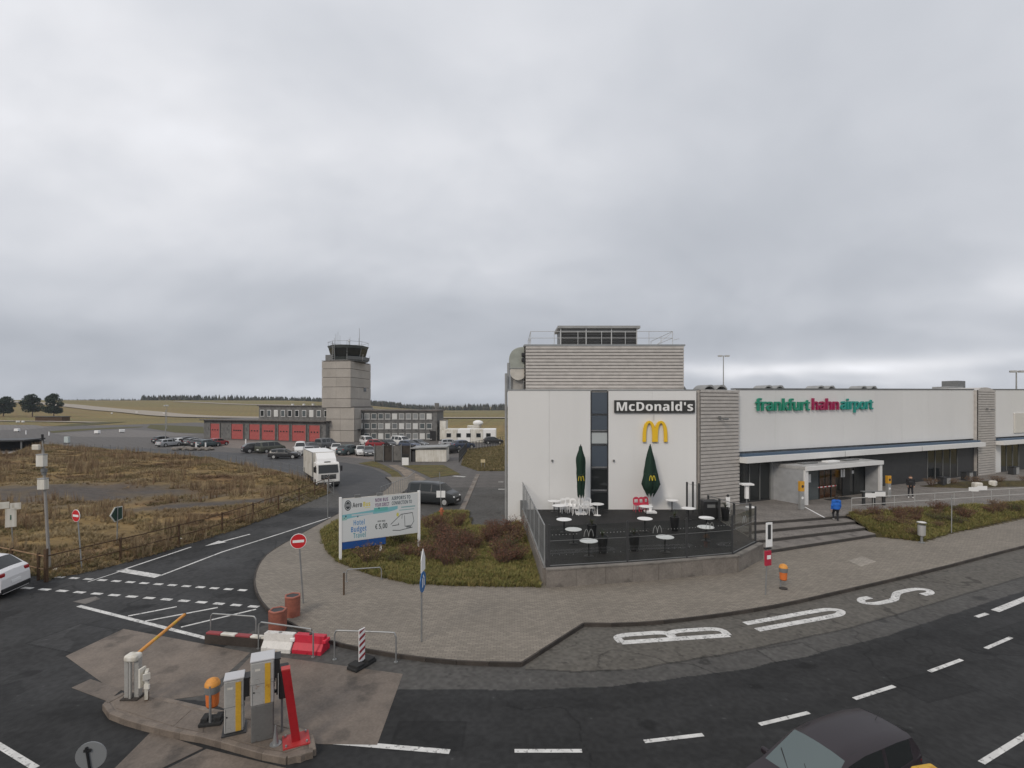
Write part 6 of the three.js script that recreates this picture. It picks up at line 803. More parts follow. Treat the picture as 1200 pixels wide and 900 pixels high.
// ---------------------------------------------------------------- site barriers by the corner
{
  const a = GX(243, 752), b = GX(312, 758), L = Math.hypot(b[0] - a[0], b[1] - a[1]), t = thing('guide_beam', 'dark concrete guide beam with red and white top blocks', 'barrier', [a[0], 0, a[1]], Math.atan2(-(b[1] - a[1]), b[0] - a[0])); mesh('beam', boxB(L, 0.28, 0.24, L / 2, 0, 0), std([0.07, 0.055, 0.045], 0.9, { map: T.concrete }), t); for (let i = 0; i < 4; i++) mesh('top_block', rbox(L / 4 - 0.015, 0.07, 0.18, 0.02, L * (i + 0.5) / 4, 0.28, 0), i % 2 ? M.dirtyWhite : std([0.27, 0.05, 0.055], 0.7), t);
  const sec = (L2) => { const s = new THREE.Shape([[-0.26, 0], [0.26, 0], [0.26, 0.1], [0.12, 0.28], [0.09, 0.5], [-0.09, 0.5], [-0.12, 0.28], [-0.26, 0.1]].map(([x, y]) => new THREE.Vector2(x, y))); return new THREE.ExtrudeGeometry(s, { depth: L2, bevelEnabled: true, bevelSize: 0.015, bevelThickness: 0.015, bevelSegments: 1 }).rotateY(PI / 2); };
  const p = GX(312, 759), q = GX(377, 766), w = thing('white_water_barrier', 'white plastic water barrier tipped against the red one', 'barrier', [p[0], 0.015, p[1]], -0.14); mesh('shell', sec(1.0), std([0.78, 0.77, 0.74], 0.6, { map: T.scuffed }), w); mesh('lug', rbox(0.16, 0.12, 0.3, 0.03, 1.0, 0.3, 0), M.cleanWhite, w); mesh('filler_cap', cyl(0.05, 0.05, 0.03, 0.5, 0.515, 0), M.greyPaint, w);
  const r = thing('red_water_barrier', 'red plastic water barrier by the kerb', 'barrier', [p[0] + 1.06, 0.015, p[1] + 0.12], -0.16); mesh('shell', sec(1.0), std([0.62, 0.02, 0.05], 0.5, { map: T.scuffed }), r); mesh('lug', rbox(0.12, 0.12, 0.3, 0.03, 1.04, 0.3, 0), std([0.62, 0.02, 0.05], 0.45), r); mesh('filler_cap', cyl(0.05, 0.05, 0.03, 0.5, 0.515, 0), M.anthracite, r);
  const pot = thing('red_planter_bin', 'rust red six-sided concrete bin at the pavement corner', 'bin', [0, 0, 0], 0, 'rust red bins at the pavement corner'); const o = (r0, r1, y0, y1) => new THREE.CylinderGeometry(r1, r0, y1 - y0, 6).translate(0, (y0 + y1) / 2, 0); mesh('shell', [o(0.30, 0.31, 0, 0.72)], M.rust, pot); mesh('rim', [new THREE.TorusGeometry(0.275, 0.04, 6, 6).rotateX(PI / 2).rotateY(PI / 6).translate(0, 0.73, 0)], std([0.33, 0.12, 0.085], 0.8), pot); mesh('opening', cyl(0.24, 0.24, 0.02, 0, 0.722, 0, 6), M.black, pot);
  const g1 = G(325.5, 739), g2 = G(343, 721, 0.12); pot.position.set(g1[0], 0, g1[2]); copy(pot, [g2[0], 0.12, g2[2]], 0.4);
  const hoop = (label, x0, y0, x1, y1, h, gh = 0) => { const A = G(x0, y0, gh), B = G(x1, y1, gh), m = thing('tube_hoop', label, 'hoop barrier', A); const d = [B[0] - A[0], B[2] - A[2]], hh = h; mesh('tube', tube([[0, 0, 0], [0, hh - 0.15, 0], [0.03 * d[0], hh - 0.03, 0.03 * d[1]], [0.08 * d[0], hh, 0.08 * d[1]], [0.92 * d[0], hh, 0.92 * d[1]], [0.97 * d[0], hh - 0.03, 0.97 * d[1]], [d[0], hh - 0.15, d[1]], [d[0], 0, d[1]]], 0.025, 60, 8), M.galv, m); mesh('foot', cyl(0.06, 0.06, 0.02, 0, 0, 0), M.galv, m); mesh('foot', cyl(0.06, 0.06, 0.02, d[0], 0, d[1]), M.galv, m); return m; };
  hoop('bent steel tube hoop in front of the red water barrier', 303, 760, 367, 770, 0.88); hoop('bent steel tube hoop beside the striped beacon', 392, 773, 464, 776, 0.92); hoop('bent steel tube hoop behind the guide beam', 247, 748, 300, 752, 0.85); hoop('low steel tube hoop at the edge of the planted bed', 406, 682, 447, 679, 0.55, 0.12);
  const bc = G(424, 780), be = thing('striped_beacon', 'red and white striped beacon blade on a black rubber foot', 'beacon', bc, 1.05); mesh('rubber_foot', [rbox(0.84, 0.1, 0.42, 0.03, 0, 0, 0), rbox(0.3, 0.08, 0.4, 0.02, -0.22, 0.09, 0), rbox(0.3, 0.08, 0.4, 0.02, 0.22, 0.09, 0)], M.rubber, be); const bl = mesh('blade', rbox(0.25, 1.0, 0.035, 0.02, 0, 0.14, 0), M.cleanWhite, be); for (let i = 0; i < 5; i++) for (const z of [-0.02, 0.02]) { const y = 0.2 + i * 0.2; mesh('red_stripe', [quad([-0.12, y, z], [0.12, y + 0.1, z], [0.12, Math.min(1.12, y + 0.19), z], [-0.12, y + 0.09, z])], std([0.28, 0.02, 0.03], 0.6), bl); }
  const th = G(403, 697, 0.12), tp = thing('slim_bollard', 'thin rusty post at the edge of the planted bed', 'post', [th[0], 0.12, th[2]]); mesh('pole', cyl(0.035, 0.035, 0.92, 0, 0, 0), M.brownWood, tp); mesh('cap', cyl(0.04, 0.03, 0.03, 0, 0.92, 0), M.midGrey, tp);
  const pk = G(519, 601), ps = thing('parking_sign', 'pole with two white parking plates beside the van', 'sign', pk); mesh('pole', bar([-0.1, 0, 0], [-0.25, 3.0, 0], 0.03), M.galv, ps); mesh('plate', boxB(0.3, 0.5, 0.02, -0.32, 1.15, 0.05), M.cleanWhite, ps); mesh('plate', boxB(0.3, 0.5, 0.02, 0.03, 1.15, 0.05), M.cleanWhite, ps);
  const hb = G(517.5, 609), hy = thing('red_hydrant', 'small rusty orange hydrant post on the grass by the van', 'hydrant', [hb[0], 0.15, hb[2]]); mesh('body', lathe([[0.001, 0], [0.13, 0], [0.1, 0.06], [0.09, 0.5], [0.12, 0.55], [0.1, 0.66], [0.001, 0.7]], 12), std([0.42, 0.13, 0.06], 0.7), hy); mesh('arm', [bar([-0.18, 0.44, 0], [0.18, 0.44, 0], 0.05)], std([0.42, 0.13, 0.06], 0.7), hy);
  const pp = G(384, 607, 0.12), pl = thing('lamp_stub', 'plain steel post at the road edge behind the billboard', 'post', [pp[0], 0.05, pp[2]]); mesh('pole', bar([0, 0, 0], [0, 2.6, 0], 0.04), M.galv, pl); mesh('cap', cyl(0.05, 0.04, 0.05, 0, 2.6, 0), M.galv, pl);
}
// ---------------------------------------------------------------- masts behind the terminal and on the airfield
{
  const mast = (label, x, z, h, r, arm) => { const t = thing('light_mast', label, 'lamp post', [x, landHeight(x, z), z]); mesh('pole', cyl(r, r * 0.5, h, 0, 0, 0, 8), M.greyPaint, t); if (arm) { mesh('cross_arm', box(arm, 0.15, 0.15, 0, h, 0), M.greyPaint, t); for (const s of [-1, 1]) mesh('lamp_head', rbox(arm * 0.36, 0.4, 0.7, 0.05, s * arm * 0.32, h - 0.2, 0.2), M.steel, t); } else mesh('cap', cyl(r * 0.8, r * 0.6, 0.12, 0, h, 0, 8), M.greyPaint, t); return t; };
  mast('tall double-headed floodlight mast behind the terminal roof', 57.8, -140, 21.6, 0.22, 3.0); mast('double-headed floodlight mast far behind the roof machine unit', 98.5, -100, 14.7, 0.2, 2.6);
  mast('thin grey pole between parked cars and fire station', -67, -99, 7.0, 0.09, 0); mast('thin grey lamp pole on the open apron', -118, -175, 8, 0.12, 1.4);
}

// ---------------------------------------------------------------- vehicles
const paint = (rgb) => phys(rgb, 0.42, { clearcoat: 0.4, clearcoatRoughness: 0.15 });
const CARS = {
  hatch: { L: 4.1, W: 1.76, xs: [-2.05, -1.98, -1.86, -1.55, -1.42, -0.72, -0.62, 0.28, 0.45, 0.8, 1.02, 1.12, 1.6, 1.9, 2.05], top: [[-2.05, 0.72], [-1.98, 0.98], [-1.86, 1.06], [-1.55, 1.40], [-1.0, 1.48], [-0.2, 1.5], [0.28, 1.45], [1.02, 1.0], [1.12, 0.97], [1.6, 0.88], [1.9, 0.78], [2.05, 0.60]], belt: [[-2.05, 0.98], [1.02, 0.90], [2.05, 0.8]], rear: [-1.86, -1.55], front: [0.28, 1.02], side: [[-1.42, -0.72], [-0.62, 0.28], [0.28, 0.8]], wheels: [-1.25, 1.28], R: 0.31 },
  suv: { L: 4.6, W: 1.88, xs: [-2.3, -2.22, -2.05, -1.6, -1.4, -0.66, -0.56, 0.45, 0.6, 0.95, 1.15, 1.25, 1.75, 2.12, 2.3], top: [[-2.3, 0.8], [-2.22, 1.08], [-2.05, 1.18], [-1.6, 1.56], [-1.0, 1.66], [-0.2, 1.68], [0.45, 1.60], [1.15, 1.10], [1.25, 1.07], [1.75, 1.0], [2.12, 0.9], [2.3, 0.68]], belt: [[-2.3, 1.1], [1.15, 1.0], [2.3, 0.9]], rear: [-2.05, -1.6], front: [0.45, 1.15], side: [[-1.4, -0.66], [-0.56, 0.45], [0.45, 0.95]], wheels: [-1.35, 1.4], R: 0.36 },
  estate: { L: 4.5, W: 1.8, xs: [-2.25, -2.18, -2.1, -1.85, -1.75, -0.95, -0.85, 0.1, 0.2, 0.65, 0.98, 1.1, 1.7, 2.08, 2.25], top: [[-2.25, 0.7], [-2.18, 0.95], [-2.1, 1.02], [-1.85, 1.36], [-1.2, 1.45], [-0.3, 1.47], [0.2, 1.41], [0.98, 0.97], [1.1, 0.94], [1.7, 0.85], [2.08, 0.75], [2.25, 0.58]], belt: [[-2.25, 0.95], [0.98, 0.88], [2.25, 0.76]], rear: [-2.1, -1.85], front: [0.2, 0.98], side: [[-1.75, -0.95], [-0.85, 0.1], [0.2, 0.65]], wheels: [-1.35, 1.4], R: 0.31 },
  van: { L: 4.9, W: 1.92, xs: [-2.45, -2.42, -2.36, -2.2, -2.1, -1.1, -0.98, 0.1, 0.2, 0.9, 1.2, 1.6, 1.75, 2.2, 2.45], top: [[-2.45, 0.9], [-2.42, 1.2], [-2.36, 1.8], [-2.2, 1.88], [-1.2, 1.93], [0.2, 1.92], [0.9, 1.80], [1.6, 1.22], [1.75, 1.14], [2.2, 1.0], [2.45, 0.7]], belt: [[-2.45, 1.12], [1.6, 1.08], [2.45, 0.9]], rear: [-2.42, -2.36], front: [0.9, 1.6], side: [[-2.1, -1.1], [-0.98, 0.1], [0.2, 0.9], [0.9, 1.2]], wheels: [-1.5, 1.55], R: 0.34 },
};
CARS.compact = { ...CARS.hatch, xs: [-2.05, -2.02, -1.97, -1.78, -1.66, -0.82, -0.72, 0.28, 0.45, 0.8, 1.02, 1.12, 1.6, 1.9, 2.05], top: [[-2.05, 0.8], [-2.02, 1.04], [-1.97, 1.16], [-1.78, 1.42], [-1.2, 1.5], [-0.2, 1.52], [0.28, 1.46], [1.02, 1.0], [1.12, 0.97], [1.6, 0.9], [1.9, 0.8], [2.05, 0.62]], rear: [-1.97, -1.78], side: [[-1.66, -0.82], [-0.72, 0.28], [0.28, 0.8]] };
function makeCar(kind, label, category, colour, group, glass = M.glassDark) {
  const S = CARS[kind], t = thing('car', label, category, [0, 0, 0], 0, group), w = S.W / 2;
  const ev = (a, x) => { for (let i = 0; i < a.length - 1; i++) if (x <= a[i + 1][0]) return lerp(a[i][1], a[i + 1][1], clamp((x - a[i][0]) / (a[i + 1][0] - a[i][0]))); return a[a.length - 1][1]; };
  const xs = []; S.xs.forEach((x, i) => { xs.push(x); const n = S.xs[i + 1]; if (n !== undefined && n - x > 0.4) xs.push((x + n) / 2); });
  const y0 = 0.22, rings = xs.map((x) => { const e = (x - (-S.L / 2)) / S.L, taper = 1 - 0.16 * Math.pow(Math.abs(2 * e - 1), 4), hw = w * taper, tp = ev(S.top, x), bl = Math.min(ev(S.belt, x), tp - 0.02), gh = tp - bl, rw = hw * 0.96 - 0.30 * gh; const h = [[hw * 0.86, y0], [hw * 0.97, y0 + 0.07], [hw, y0 + 0.3 * (bl - y0)], [hw * 0.995, bl - 0.16], [hw * 0.965, bl], [lerp(hw * 0.95, rw, 0.08), bl + gh * 0.08], [lerp(hw * 0.95, rw, 0.86), bl + gh * 0.86], [rw * 0.9, bl + gh * 0.97], [rw * 0.5, tp + 0.012], [0, tp + 0.022]]; return [...h.map(([z, y]) => [x, y, z]), ...h.slice(0, -1).reverse().map(([z, y]) => [x, y, -z])]; });
  const N = rings[0].length, faces = { body: [], side_window: [], far_window: [], windscreen: [], rear_window: [] };
  const inR = (x0, x1, r) => x0 >= r[0] - 1e-4 && x1 <= r[1] + 1e-4;
  for (let i = 0; i < rings.length - 1; i++) for (let j = 0; j < N - 1; j++) { const x0 = xs[i], x1 = xs[i + 1], jj = j < 9 ? j : N - 2 - j; let k = 'body'; if (jj === 5 && S.side.some((r) => inR(x0, x1, r))) k = j < 9 ? 'side_window' : 'far_window'; else if (jj >= 7 && inR(x0, x1, S.front)) k = 'windscreen'; else if (jj >= 7 && inR(x0, x1, S.rear)) k = 'rear_window'; const a = rings[i][j], b = rings[i + 1][j], c = rings[i + 1][j + 1], d = rings[i][j + 1]; faces[k].push(a, c, b, a, d, c); }
  for (const [r, f] of [[rings[0], false], [rings[rings.length - 1], true]]) for (let j = 1; j < N - 1; j++) faces.body.push(r[0], f ? r[j + 1] : r[j], f ? r[j] : r[j + 1]);
  { const under = []; for (let i = 0; i < rings.length - 1; i++) { const a = rings[i][0], b = rings[i + 1][0], c = rings[i + 1][N - 1], d = rings[i][N - 1]; under.push(a, b, c, a, c, d); } faces.body.push(...under); }
  const G3 = (f, crease) => { let g = new THREE.BufferGeometry(); g.setAttribute('position', new THREE.Float32BufferAttribute(f.flat(), 3)); g = mergeVertices(g, 1e-4); return toCreasedNormals(g, crease); };
  const body = mesh('body', G3(faces.body, 0.62), colour, t);
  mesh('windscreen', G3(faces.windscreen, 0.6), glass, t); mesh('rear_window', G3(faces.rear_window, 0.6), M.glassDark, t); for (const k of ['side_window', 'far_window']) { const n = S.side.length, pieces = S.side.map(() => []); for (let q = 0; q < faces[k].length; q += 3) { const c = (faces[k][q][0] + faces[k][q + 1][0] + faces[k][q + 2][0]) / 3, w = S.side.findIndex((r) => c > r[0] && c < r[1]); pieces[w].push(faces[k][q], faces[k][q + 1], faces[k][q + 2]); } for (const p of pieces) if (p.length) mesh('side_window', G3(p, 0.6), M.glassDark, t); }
  const R = S.R; for (const x of S.wheels) for (const s of [-1, 1]) { mesh('wheel_arch', new THREE.CylinderGeometry(R + 0.06, R + 0.06, 0.04, 20).rotateX(PI / 2).translate(x, R + 0.03, s * (w - 0.012)), M.black, body);
    const wh = mesh('wheel', new THREE.CylinderGeometry(R, R, 0.2, 20).rotateX(PI / 2).translate(x, R, s * (w - 0.085)), M.rubber, t); mesh('rim', [new THREE.CylinderGeometry(R * 0.66, R * 0.66, 0.02, 16).rotateX(PI / 2).translate(x, R, s * (w + 0.018)), ...Array.from({ length: 5 }, (_, i) => box(0.06, R * 1.1, 0.02, 0, 0, 0).rotateZ(i * 2 * PI / 5).translate(x, R, s * (w + 0.03)))], M.steel, wh); }
  const fx2 = S.L / 2 - 0.1, ty = ev(S.belt, S.L / 2); for (const s of [-1, 1]) { mesh('headlight', new THREE.SphereGeometry(0.13, 10, 8).scale(0.9, 0.7, 1.3).translate(fx2 - 0.02, ty - 0.14, s * w * 0.66), phys([0.75, 0.76, 0.76], 0.1), body); mesh('tail_light', rbox(0.14, 0.24, 0.3, 0.05, -S.L / 2 + 0.1, ev(S.belt, -S.L / 2) - 0.28, s * w * 0.68), std([0.30, 0.012, 0.015], 0.25), body); mesh('wing_mirror', [rbox(0.1, 0.13, 0.2, 0.04, S.front[1] - 0.22, ev(S.belt, S.front[1]) + 0.0, s * (w + 0.06))], colour, body); mesh('door_handle', boxB(0.16, 0.025, 0.02, -0.3, ev(S.belt, -0.3) - 0.14, s * (w * 0.995 + 0.005)), M.black, body); }
  mesh('grille', rbox(0.06, 0.2, w * 0.9, 0.02, S.L / 2 - 0.02, 0.36, 0), M.black, body); mesh('number_plate', boxB(0.02, 0.11, 0.5, S.L / 2 + 0.015, 0.42, 0), M.cleanWhite, body); mesh('number_plate', boxB(0.02, 0.11, 0.5, -S.L / 2 - 0.008, 0.56, 0), M.cleanWhite, body); mesh('rear_bumper', rbox(0.14, 0.2, w * 1.66, 0.04, -S.L / 2 + 0.04, 0.24, 0), M.black, body);
  return t;
}
const heading = (o, from, to, y = 0) => { o.position.set((from[0] + to[0]) / 2, y, (from[1] + to[1]) / 2); o.rotation.y = Math.atan2(-(to[1] - from[1]), to[0] - from[0]); };
// dark car near the viewer
{ const c = makeCar('compact', 'dark aubergine family car driving past below the viewpoint', 'car', phys([0.026, 0.020, 0.024], 0.45, { clearcoat: 0.2, clearcoatRoughness: 0.15, specularIntensity: 0.6 }), undefined, phys([0.20, 0.255, 0.26], 0.04, { transmission: 0.5, thickness: 0 })); c.name = numbered('passing_car'); { const cloth = std([0.055, 0.055, 0.06], 0.9); mesh('dashboard', rbox(0.55, 0.2, 1.35, 0.06, 0.72, 0.74, 0), M.anthracite, c); for (const s of [-1, 1]) { mesh('seat', [rbox(0.5, 0.14, 0.48, 0.05, -0.1, 0.45, s * 0.36), rbox(0.16, 0.62, 0.46, 0.06, -0.36, 0.52, s * 0.36), rbox(0.1, 0.18, 0.24, 0.04, -0.38, 1.12, s * 0.36)], cloth, c); mesh('roof_seam', tube([[-1.78, 1.40, s * 0.535], [-1.2, 1.475, s * 0.56], [-0.2, 1.495, s * 0.565], [0.28, 1.44, s * 0.565]], 0.008, 24, 5), M.black, c); mesh('wiper', bar([1.0, 1.02, s * 0.3 - 0.2], [0.72, 1.20, s * 0.3 + 0.28], 0.012, 0.01, 5), M.black, c); } mesh('steering_wheel', new THREE.TorusGeometry(0.17, 0.018, 6, 18).rotateY(PI / 2).rotateZ(-0.4).translate(0.4, 0.92, -0.36), M.black, c); mesh('floor_pan', boxB(3.4, 0.04, 1.4, 0, 0.3, 0), M.black, c); mesh('paper_slip', boxB(0.1, 0.004, 0.16, 0.78, 0.945, 0.42), M.cleanWhite, c); mesh('aerial', bar([-1.5, 1.46, 0], [-1.75, 1.66, 0], 0.008, 0.005, 5), M.black, c); mesh('tailgate_seam', tube([[-1.8, 1.425, -0.5], [-1.79, 1.44, 0], [-1.8, 1.425, 0.5]], 0.007, 12, 5), M.black, c); } const dir = [-0.912, 0.41], ctr = [6.2, -10.05]; c.position.set(ctr[0], 0.004, ctr[1]); c.rotation.y = Math.atan2(-dir[1], dir[0]); c.scale.set(0.98, 0.98, 0.83); }  // windscreen base colour is lightened, painting in the grey-blue sky reflection
{ const c = makeCar('suv', 'white sports utility car turning past the brown fence', 'car', paint([0.72, 0.71, 0.71])); c.name = numbered('turning_car'); heading(c, [-21.1, -21.7], [-25.5, -21.0]); }
{ const c = makeCar('van', 'dark grey people carrier parked behind the billboard', 'van', paint([0.016, 0.019, 0.021])); c.name = numbered('parked_van'); heading(c, GX(478, 588), GX(540, 592)); c.scale.set(0.86, 0.92, 0.88); }
// car park
{
  const grey = paint([0.12, 0.125, 0.13]), blackP = paint([0.022, 0.022, 0.024]), whiteP = paint([0.66, 0.66, 0.65]), silver = paint([0.36, 0.37, 0.38]), redP = paint([0.28, 0.02, 0.025]), teal = paint([0.05, 0.075, 0.08]), olive = paint([0.065, 0.07, 0.05]), bluish = paint([0.045, 0.06, 0.10]);
  const protos = {}; const put = (kind, mat, px, py, ang, label, group) => { let c; const pos = GX(px, py); if (!protos[kind]) c = protos[kind] = makeCar(kind, label, kind === 'van' ? 'van' : 'car', mat, group); else { c = copy(protos[kind], [0, 0, 0], 0, label); c.userData.group = group; if (!group) delete c.userData.group; } c.name = numbered(kind === 'van' ? 'parked_minibus' : 'parked_car'); c.position.set(pos[0], -0.008, pos[1]); c.rotation.y = ang; const old = c.getObjectByName('body').material; c.traverse((o) => { if (o.isMesh && (o.name === 'body' || o.name === 'wing_mirror')) o.material = mat; }); return c; };
  const row = 'cars in the row before the fire station', lot = 'cars in the lot below the tower';
  const A = 1.25;
  put('hatch', blackP, 191, 519, A, 'black car in the row facing the fire station', row); put('estate', silver, 198, 523, A, 'silver car in the row facing the fire station'); put('hatch', blackP, 207, 521.5, A, 'black car in the row facing the fire station', row); put('hatch', whiteP, 214, 521.5, A, 'white small car in the row facing the fire station'); put('suv', blackP, 221, 521, A, 'black car in the row facing the fire station', row); put('hatch', grey, 228, 521.5, A, 'grey car in the row facing the fire station'); put('hatch', blackP, 236, 523, A, 'black car in the row facing the fire station', row); put('estate', teal, 244, 523.5, A, 'dark teal car in the row facing the fire station'); put('hatch', redP, 255, 522, A, 'dark red car at the end of the row facing the fire station');
  put('suv', blackP, 301, 530, 0.7, 'black car standing alone before the red doors'); put('van', olive, 317, 530, 1.1, 'dark olive van standing before the red doors'); put('estate', blackP, 334, 537, 0.1, 'low black estate car by the side road');
  put('van', whiteP, 352, 531, -1.2, 'white van nose-on beside the lorry'); put('hatch', silver, 362, 534, -1.1, 'silver car behind the lorry'); put('estate', blackP, 366, 528, -0.9, 'black car in the lot below the tower', lot); put('van', grey, 382, 525, 1.3, 'grey van below the tower'); put('hatch', whiteP, 394, 530, -1.25, 'white small car below the tower'); put('suv', teal, 409, 532.5, 1.2, 'dark teal off-roader below the tower'); put('hatch', whiteP, 423, 533, -1.2, 'white small car by the concrete wall'); put('estate', grey, 432, 533.5, -1.2, 'grey car by the concrete wall');
  put('van', whiteP, 430, 522, -1.0, 'white van before the grey office wing'); put('hatch', redP, 441, 524, 0.3, 'dark red car before the grey office wing'); put('van', whiteP, 470, 522, -0.7, 'white van behind the concrete wall'); put('estate', bluish, 480, 525, -0.6, 'dark blue car behind the concrete wall'); put('hatch', grey, 490, 524, -0.5, 'grey small car behind the cream shed'); put('hatch', blackP, 456, 524, -0.9, 'black car in the lot below the tower', lot);
  put('estate', silver, 528, 523, 0.4, 'silver car before the white cabins'); put('suv', bluish, 542, 526, 0.7, 'dark blue car before the white cabins'); put('hatch', blackP, 527, 531, 0.9, 'black car beside the cream shed'); put('hatch', blackP, 578, 520, 0.2, 'black car at the end of the white cabins');
}
// lorry
{
  const t = thing('box_lorry', 'white box lorry coming down the side road', 'lorry'); const from = GX(363, 557), to = GX(385, 571.5), dx = to[0] - from[0], dz = to[1] - from[1], l = Math.hypot(dx, dz), ux = dx / l, uz = dz / l; const nose = [to[0], to[1]]; t.position.set(nose[0], 0.004, nose[1]); t.rotation.y = Math.atan2(-uz, ux);
  t.scale.set(0.92, 0.88, 0.92); const L = 8.0, W = 2.45; // local x: 0 at the front bumper, backwards negative
  const boxm = mesh('cargo_box', boxB(5.7, 2.75, W, -L + 2.85, 0.98, 0), std([0.66, 0.65, 0.62], 0.5, { map: T.dirtyWhite }), t); mesh('roof_edge', [boxB(5.74, 0.06, 0.06, -L + 2.85, 3.72, W / 2), boxB(5.74, 0.06, 0.06, -L + 2.85, 3.72, -W / 2), boxB(0.06, 2.75, 0.06, -L + 5.7, 0.98, W / 2), boxB(0.06, 2.75, 0.06, -L + 5.7, 0.98, -W / 2)], M.greyPaint, boxm); mesh('roof', boxB(5.6, 0.03, W - 0.1, -L + 2.85, 3.735, 0), M.cleanWhite, boxm);
  mesh('chassis', [boxB(6.8, 0.3, 0.9, -4.2, 0.62, 0), boxB(5.6, 0.08, 0.06, -L + 2.85, 0.55, W / 2 - 0.05), boxB(5.6, 0.08, 0.06, -L + 2.85, 0.85, W / 2 - 0.05), boxB(5.6, 0.08, 0.06, -L + 2.85, 0.55, -W / 2 + 0.05), boxB(5.6, 0.08, 0.06, -L + 2.85, 0.85, -W / 2 + 0.05)], M.anthracite, t);
  const cs = new THREE.Shape(); cs.moveTo(-1.9, 0.45); cs.lineTo(-0.06, 0.45); cs.lineTo(0, 0.8); cs.lineTo(-0.02, 1.55); cs.lineTo(-0.28, 2.55); cs.lineTo(-0.5, 2.68); cs.lineTo(-1.9, 2.68); const cab = mesh('cab', new THREE.ExtrudeGeometry(cs, { depth: 2.2, bevelEnabled: true, bevelSize: 0.05, bevelThickness: 0.06, bevelSegments: 2 }).translate(0, 0, -1.1), std([0.72, 0.71, 0.68], 0.4), t);
  mesh('windscreen', quad([0.045, 1.62, -1.02], [0.045, 1.62, 1.02], [-0.2, 2.5, 0.98], [-0.2, 2.5, -0.98]).translate(0.02, 0, 0), M.glassDark, cab); for (const s of [-1, 1]) { mesh('side_window', quad([-0.35, 1.6, s * 1.175], [-1.1, 1.6, s * 1.175], [-1.1, 2.4, s * 1.175], [-0.5, 2.4, s * 1.175]), M.glassDark, cab); mesh('mirror', [rbox(0.12, 0.6, 0.22, 0.04, -0.2, 1.75, s * 1.36), box(0.05, 0.05, 0.3, -0.22, 2.2, s * 1.25)], M.black, cab); mesh('headlight', rbox(0.1, 0.2, 0.36, 0.04, 0.04, 0.62, s * 0.86), phys([0.7, 0.7, 0.68], 0.15), cab); }
  mesh('grille', [boxB(0.05, 0.5, 1.5, 0.045, 0.95, 0)], M.black, cab); mesh('bumper', rbox(0.2, 0.34, 2.3, 0.06, 0.0, 0.28, 0), M.anthracite, cab); mesh('number_plate', boxB(0.02, 0.12, 0.5, 0.11, 0.4, 0), M.cleanWhite, cab); mesh('grille_bar', [boxB(0.03, 0.05, 1.4, 0.075, 1.12, 0), boxB(0.03, 0.05, 1.4, 0.075, 1.28, 0)], M.midGrey, cab); mesh('emblem', new THREE.TorusGeometry(0.11, 0.018, 6, 16).rotateY(PI / 2).translate(0.08, 1.38, 0), M.steel, cab);
  { const f = new THREE.Shape([[-1.85, 0], [-0.75, 0], [-0.95, 0.35], [-1.75, 0.95], [-1.85, 0.95]].map(([x, y]) => new THREE.Vector2(x, y))); mesh('wind_deflector', new THREE.ExtrudeGeometry(f, { depth: 1.9, bevelEnabled: true, bevelSize: 0.03, bevelThickness: 0.03, bevelSegments: 1 }).translate(0, 2.74, -0.95), M.cleanWhite, cab); mesh('roof_hatch', boxB(0.3, 0.08, 0.6, -0.62, 2.74, 0), M.black, cab); }
  mesh('cooling_unit', rbox(0.35, 0.5, 1.5, 0.05, -2.1, 3.0, 0), M.dirtyWhite, t);
  for (const x of [-1.0, -5.9]) for (const s of [-1, 1]) { const wh = mesh('wheel', new THREE.CylinderGeometry(0.48, 0.48, 0.3, 22).rotateX(PI / 2).translate(x, 0.48, s * 1.02), M.rubber, t); mesh('rim', lathe([[0.001, 0], [0.14, 0.02], [0.26, -0.03], [0.29, 0.02]], 16).rotateX(s * PI / 2).translate(x, 0.48, s * 1.175), M.steel, wh); mesh('mudguard', new THREE.CylinderGeometry(0.58, 0.58, 0.32, 16, 1, true, -PI / 2, PI).rotateX(PI / 2).rotateZ(0).translate(x, 0.5, s * 1.02), M.anthracite, wh); }
}

// ---------------------------------------------------------------- plants
function tuftGeo(n, h, spread, w) { const pos = []; for (let i = 0; i < n; i++) { const a = rr(0, 2 * PI), r = rr(0, spread * 0.4), bx = r * Math.cos(a), bz = r * Math.sin(a), l = h * rr(0.55, 1.1), lx = Math.cos(a) * spread * rr(0.3, 1.1), lz = Math.sin(a) * spread * rr(0.3, 1.1), c = Math.cos(a + 1.5) * w, s = Math.sin(a + 1.5) * w; pos.push(bx - c, 0, bz - s, bx + c, 0, bz + s, bx + lx * 0.45 + c * 0.7, l * 0.6, bz + lz * 0.45 + s * 0.7, bx - c, 0, bz - s, bx + lx * 0.45 + c * 0.7, l * 0.6, bz + lz * 0.45 + s * 0.7, bx + lx * 0.45 - c * 0.7, l * 0.6, bz + lz * 0.45 - s * 0.7, bx + lx * 0.45 - c * 0.7, l * 0.6, bz + lz * 0.45 - s * 0.7, bx + lx * 0.45 + c * 0.7, l * 0.6, bz + lz * 0.45 + s * 0.7, bx + lx, l, bz + lz); } const g = new THREE.BufferGeometry(); g.setAttribute('position', new THREE.Float32BufferAttribute(pos, 3)); g.computeVertexNormals(); return norm(g); }
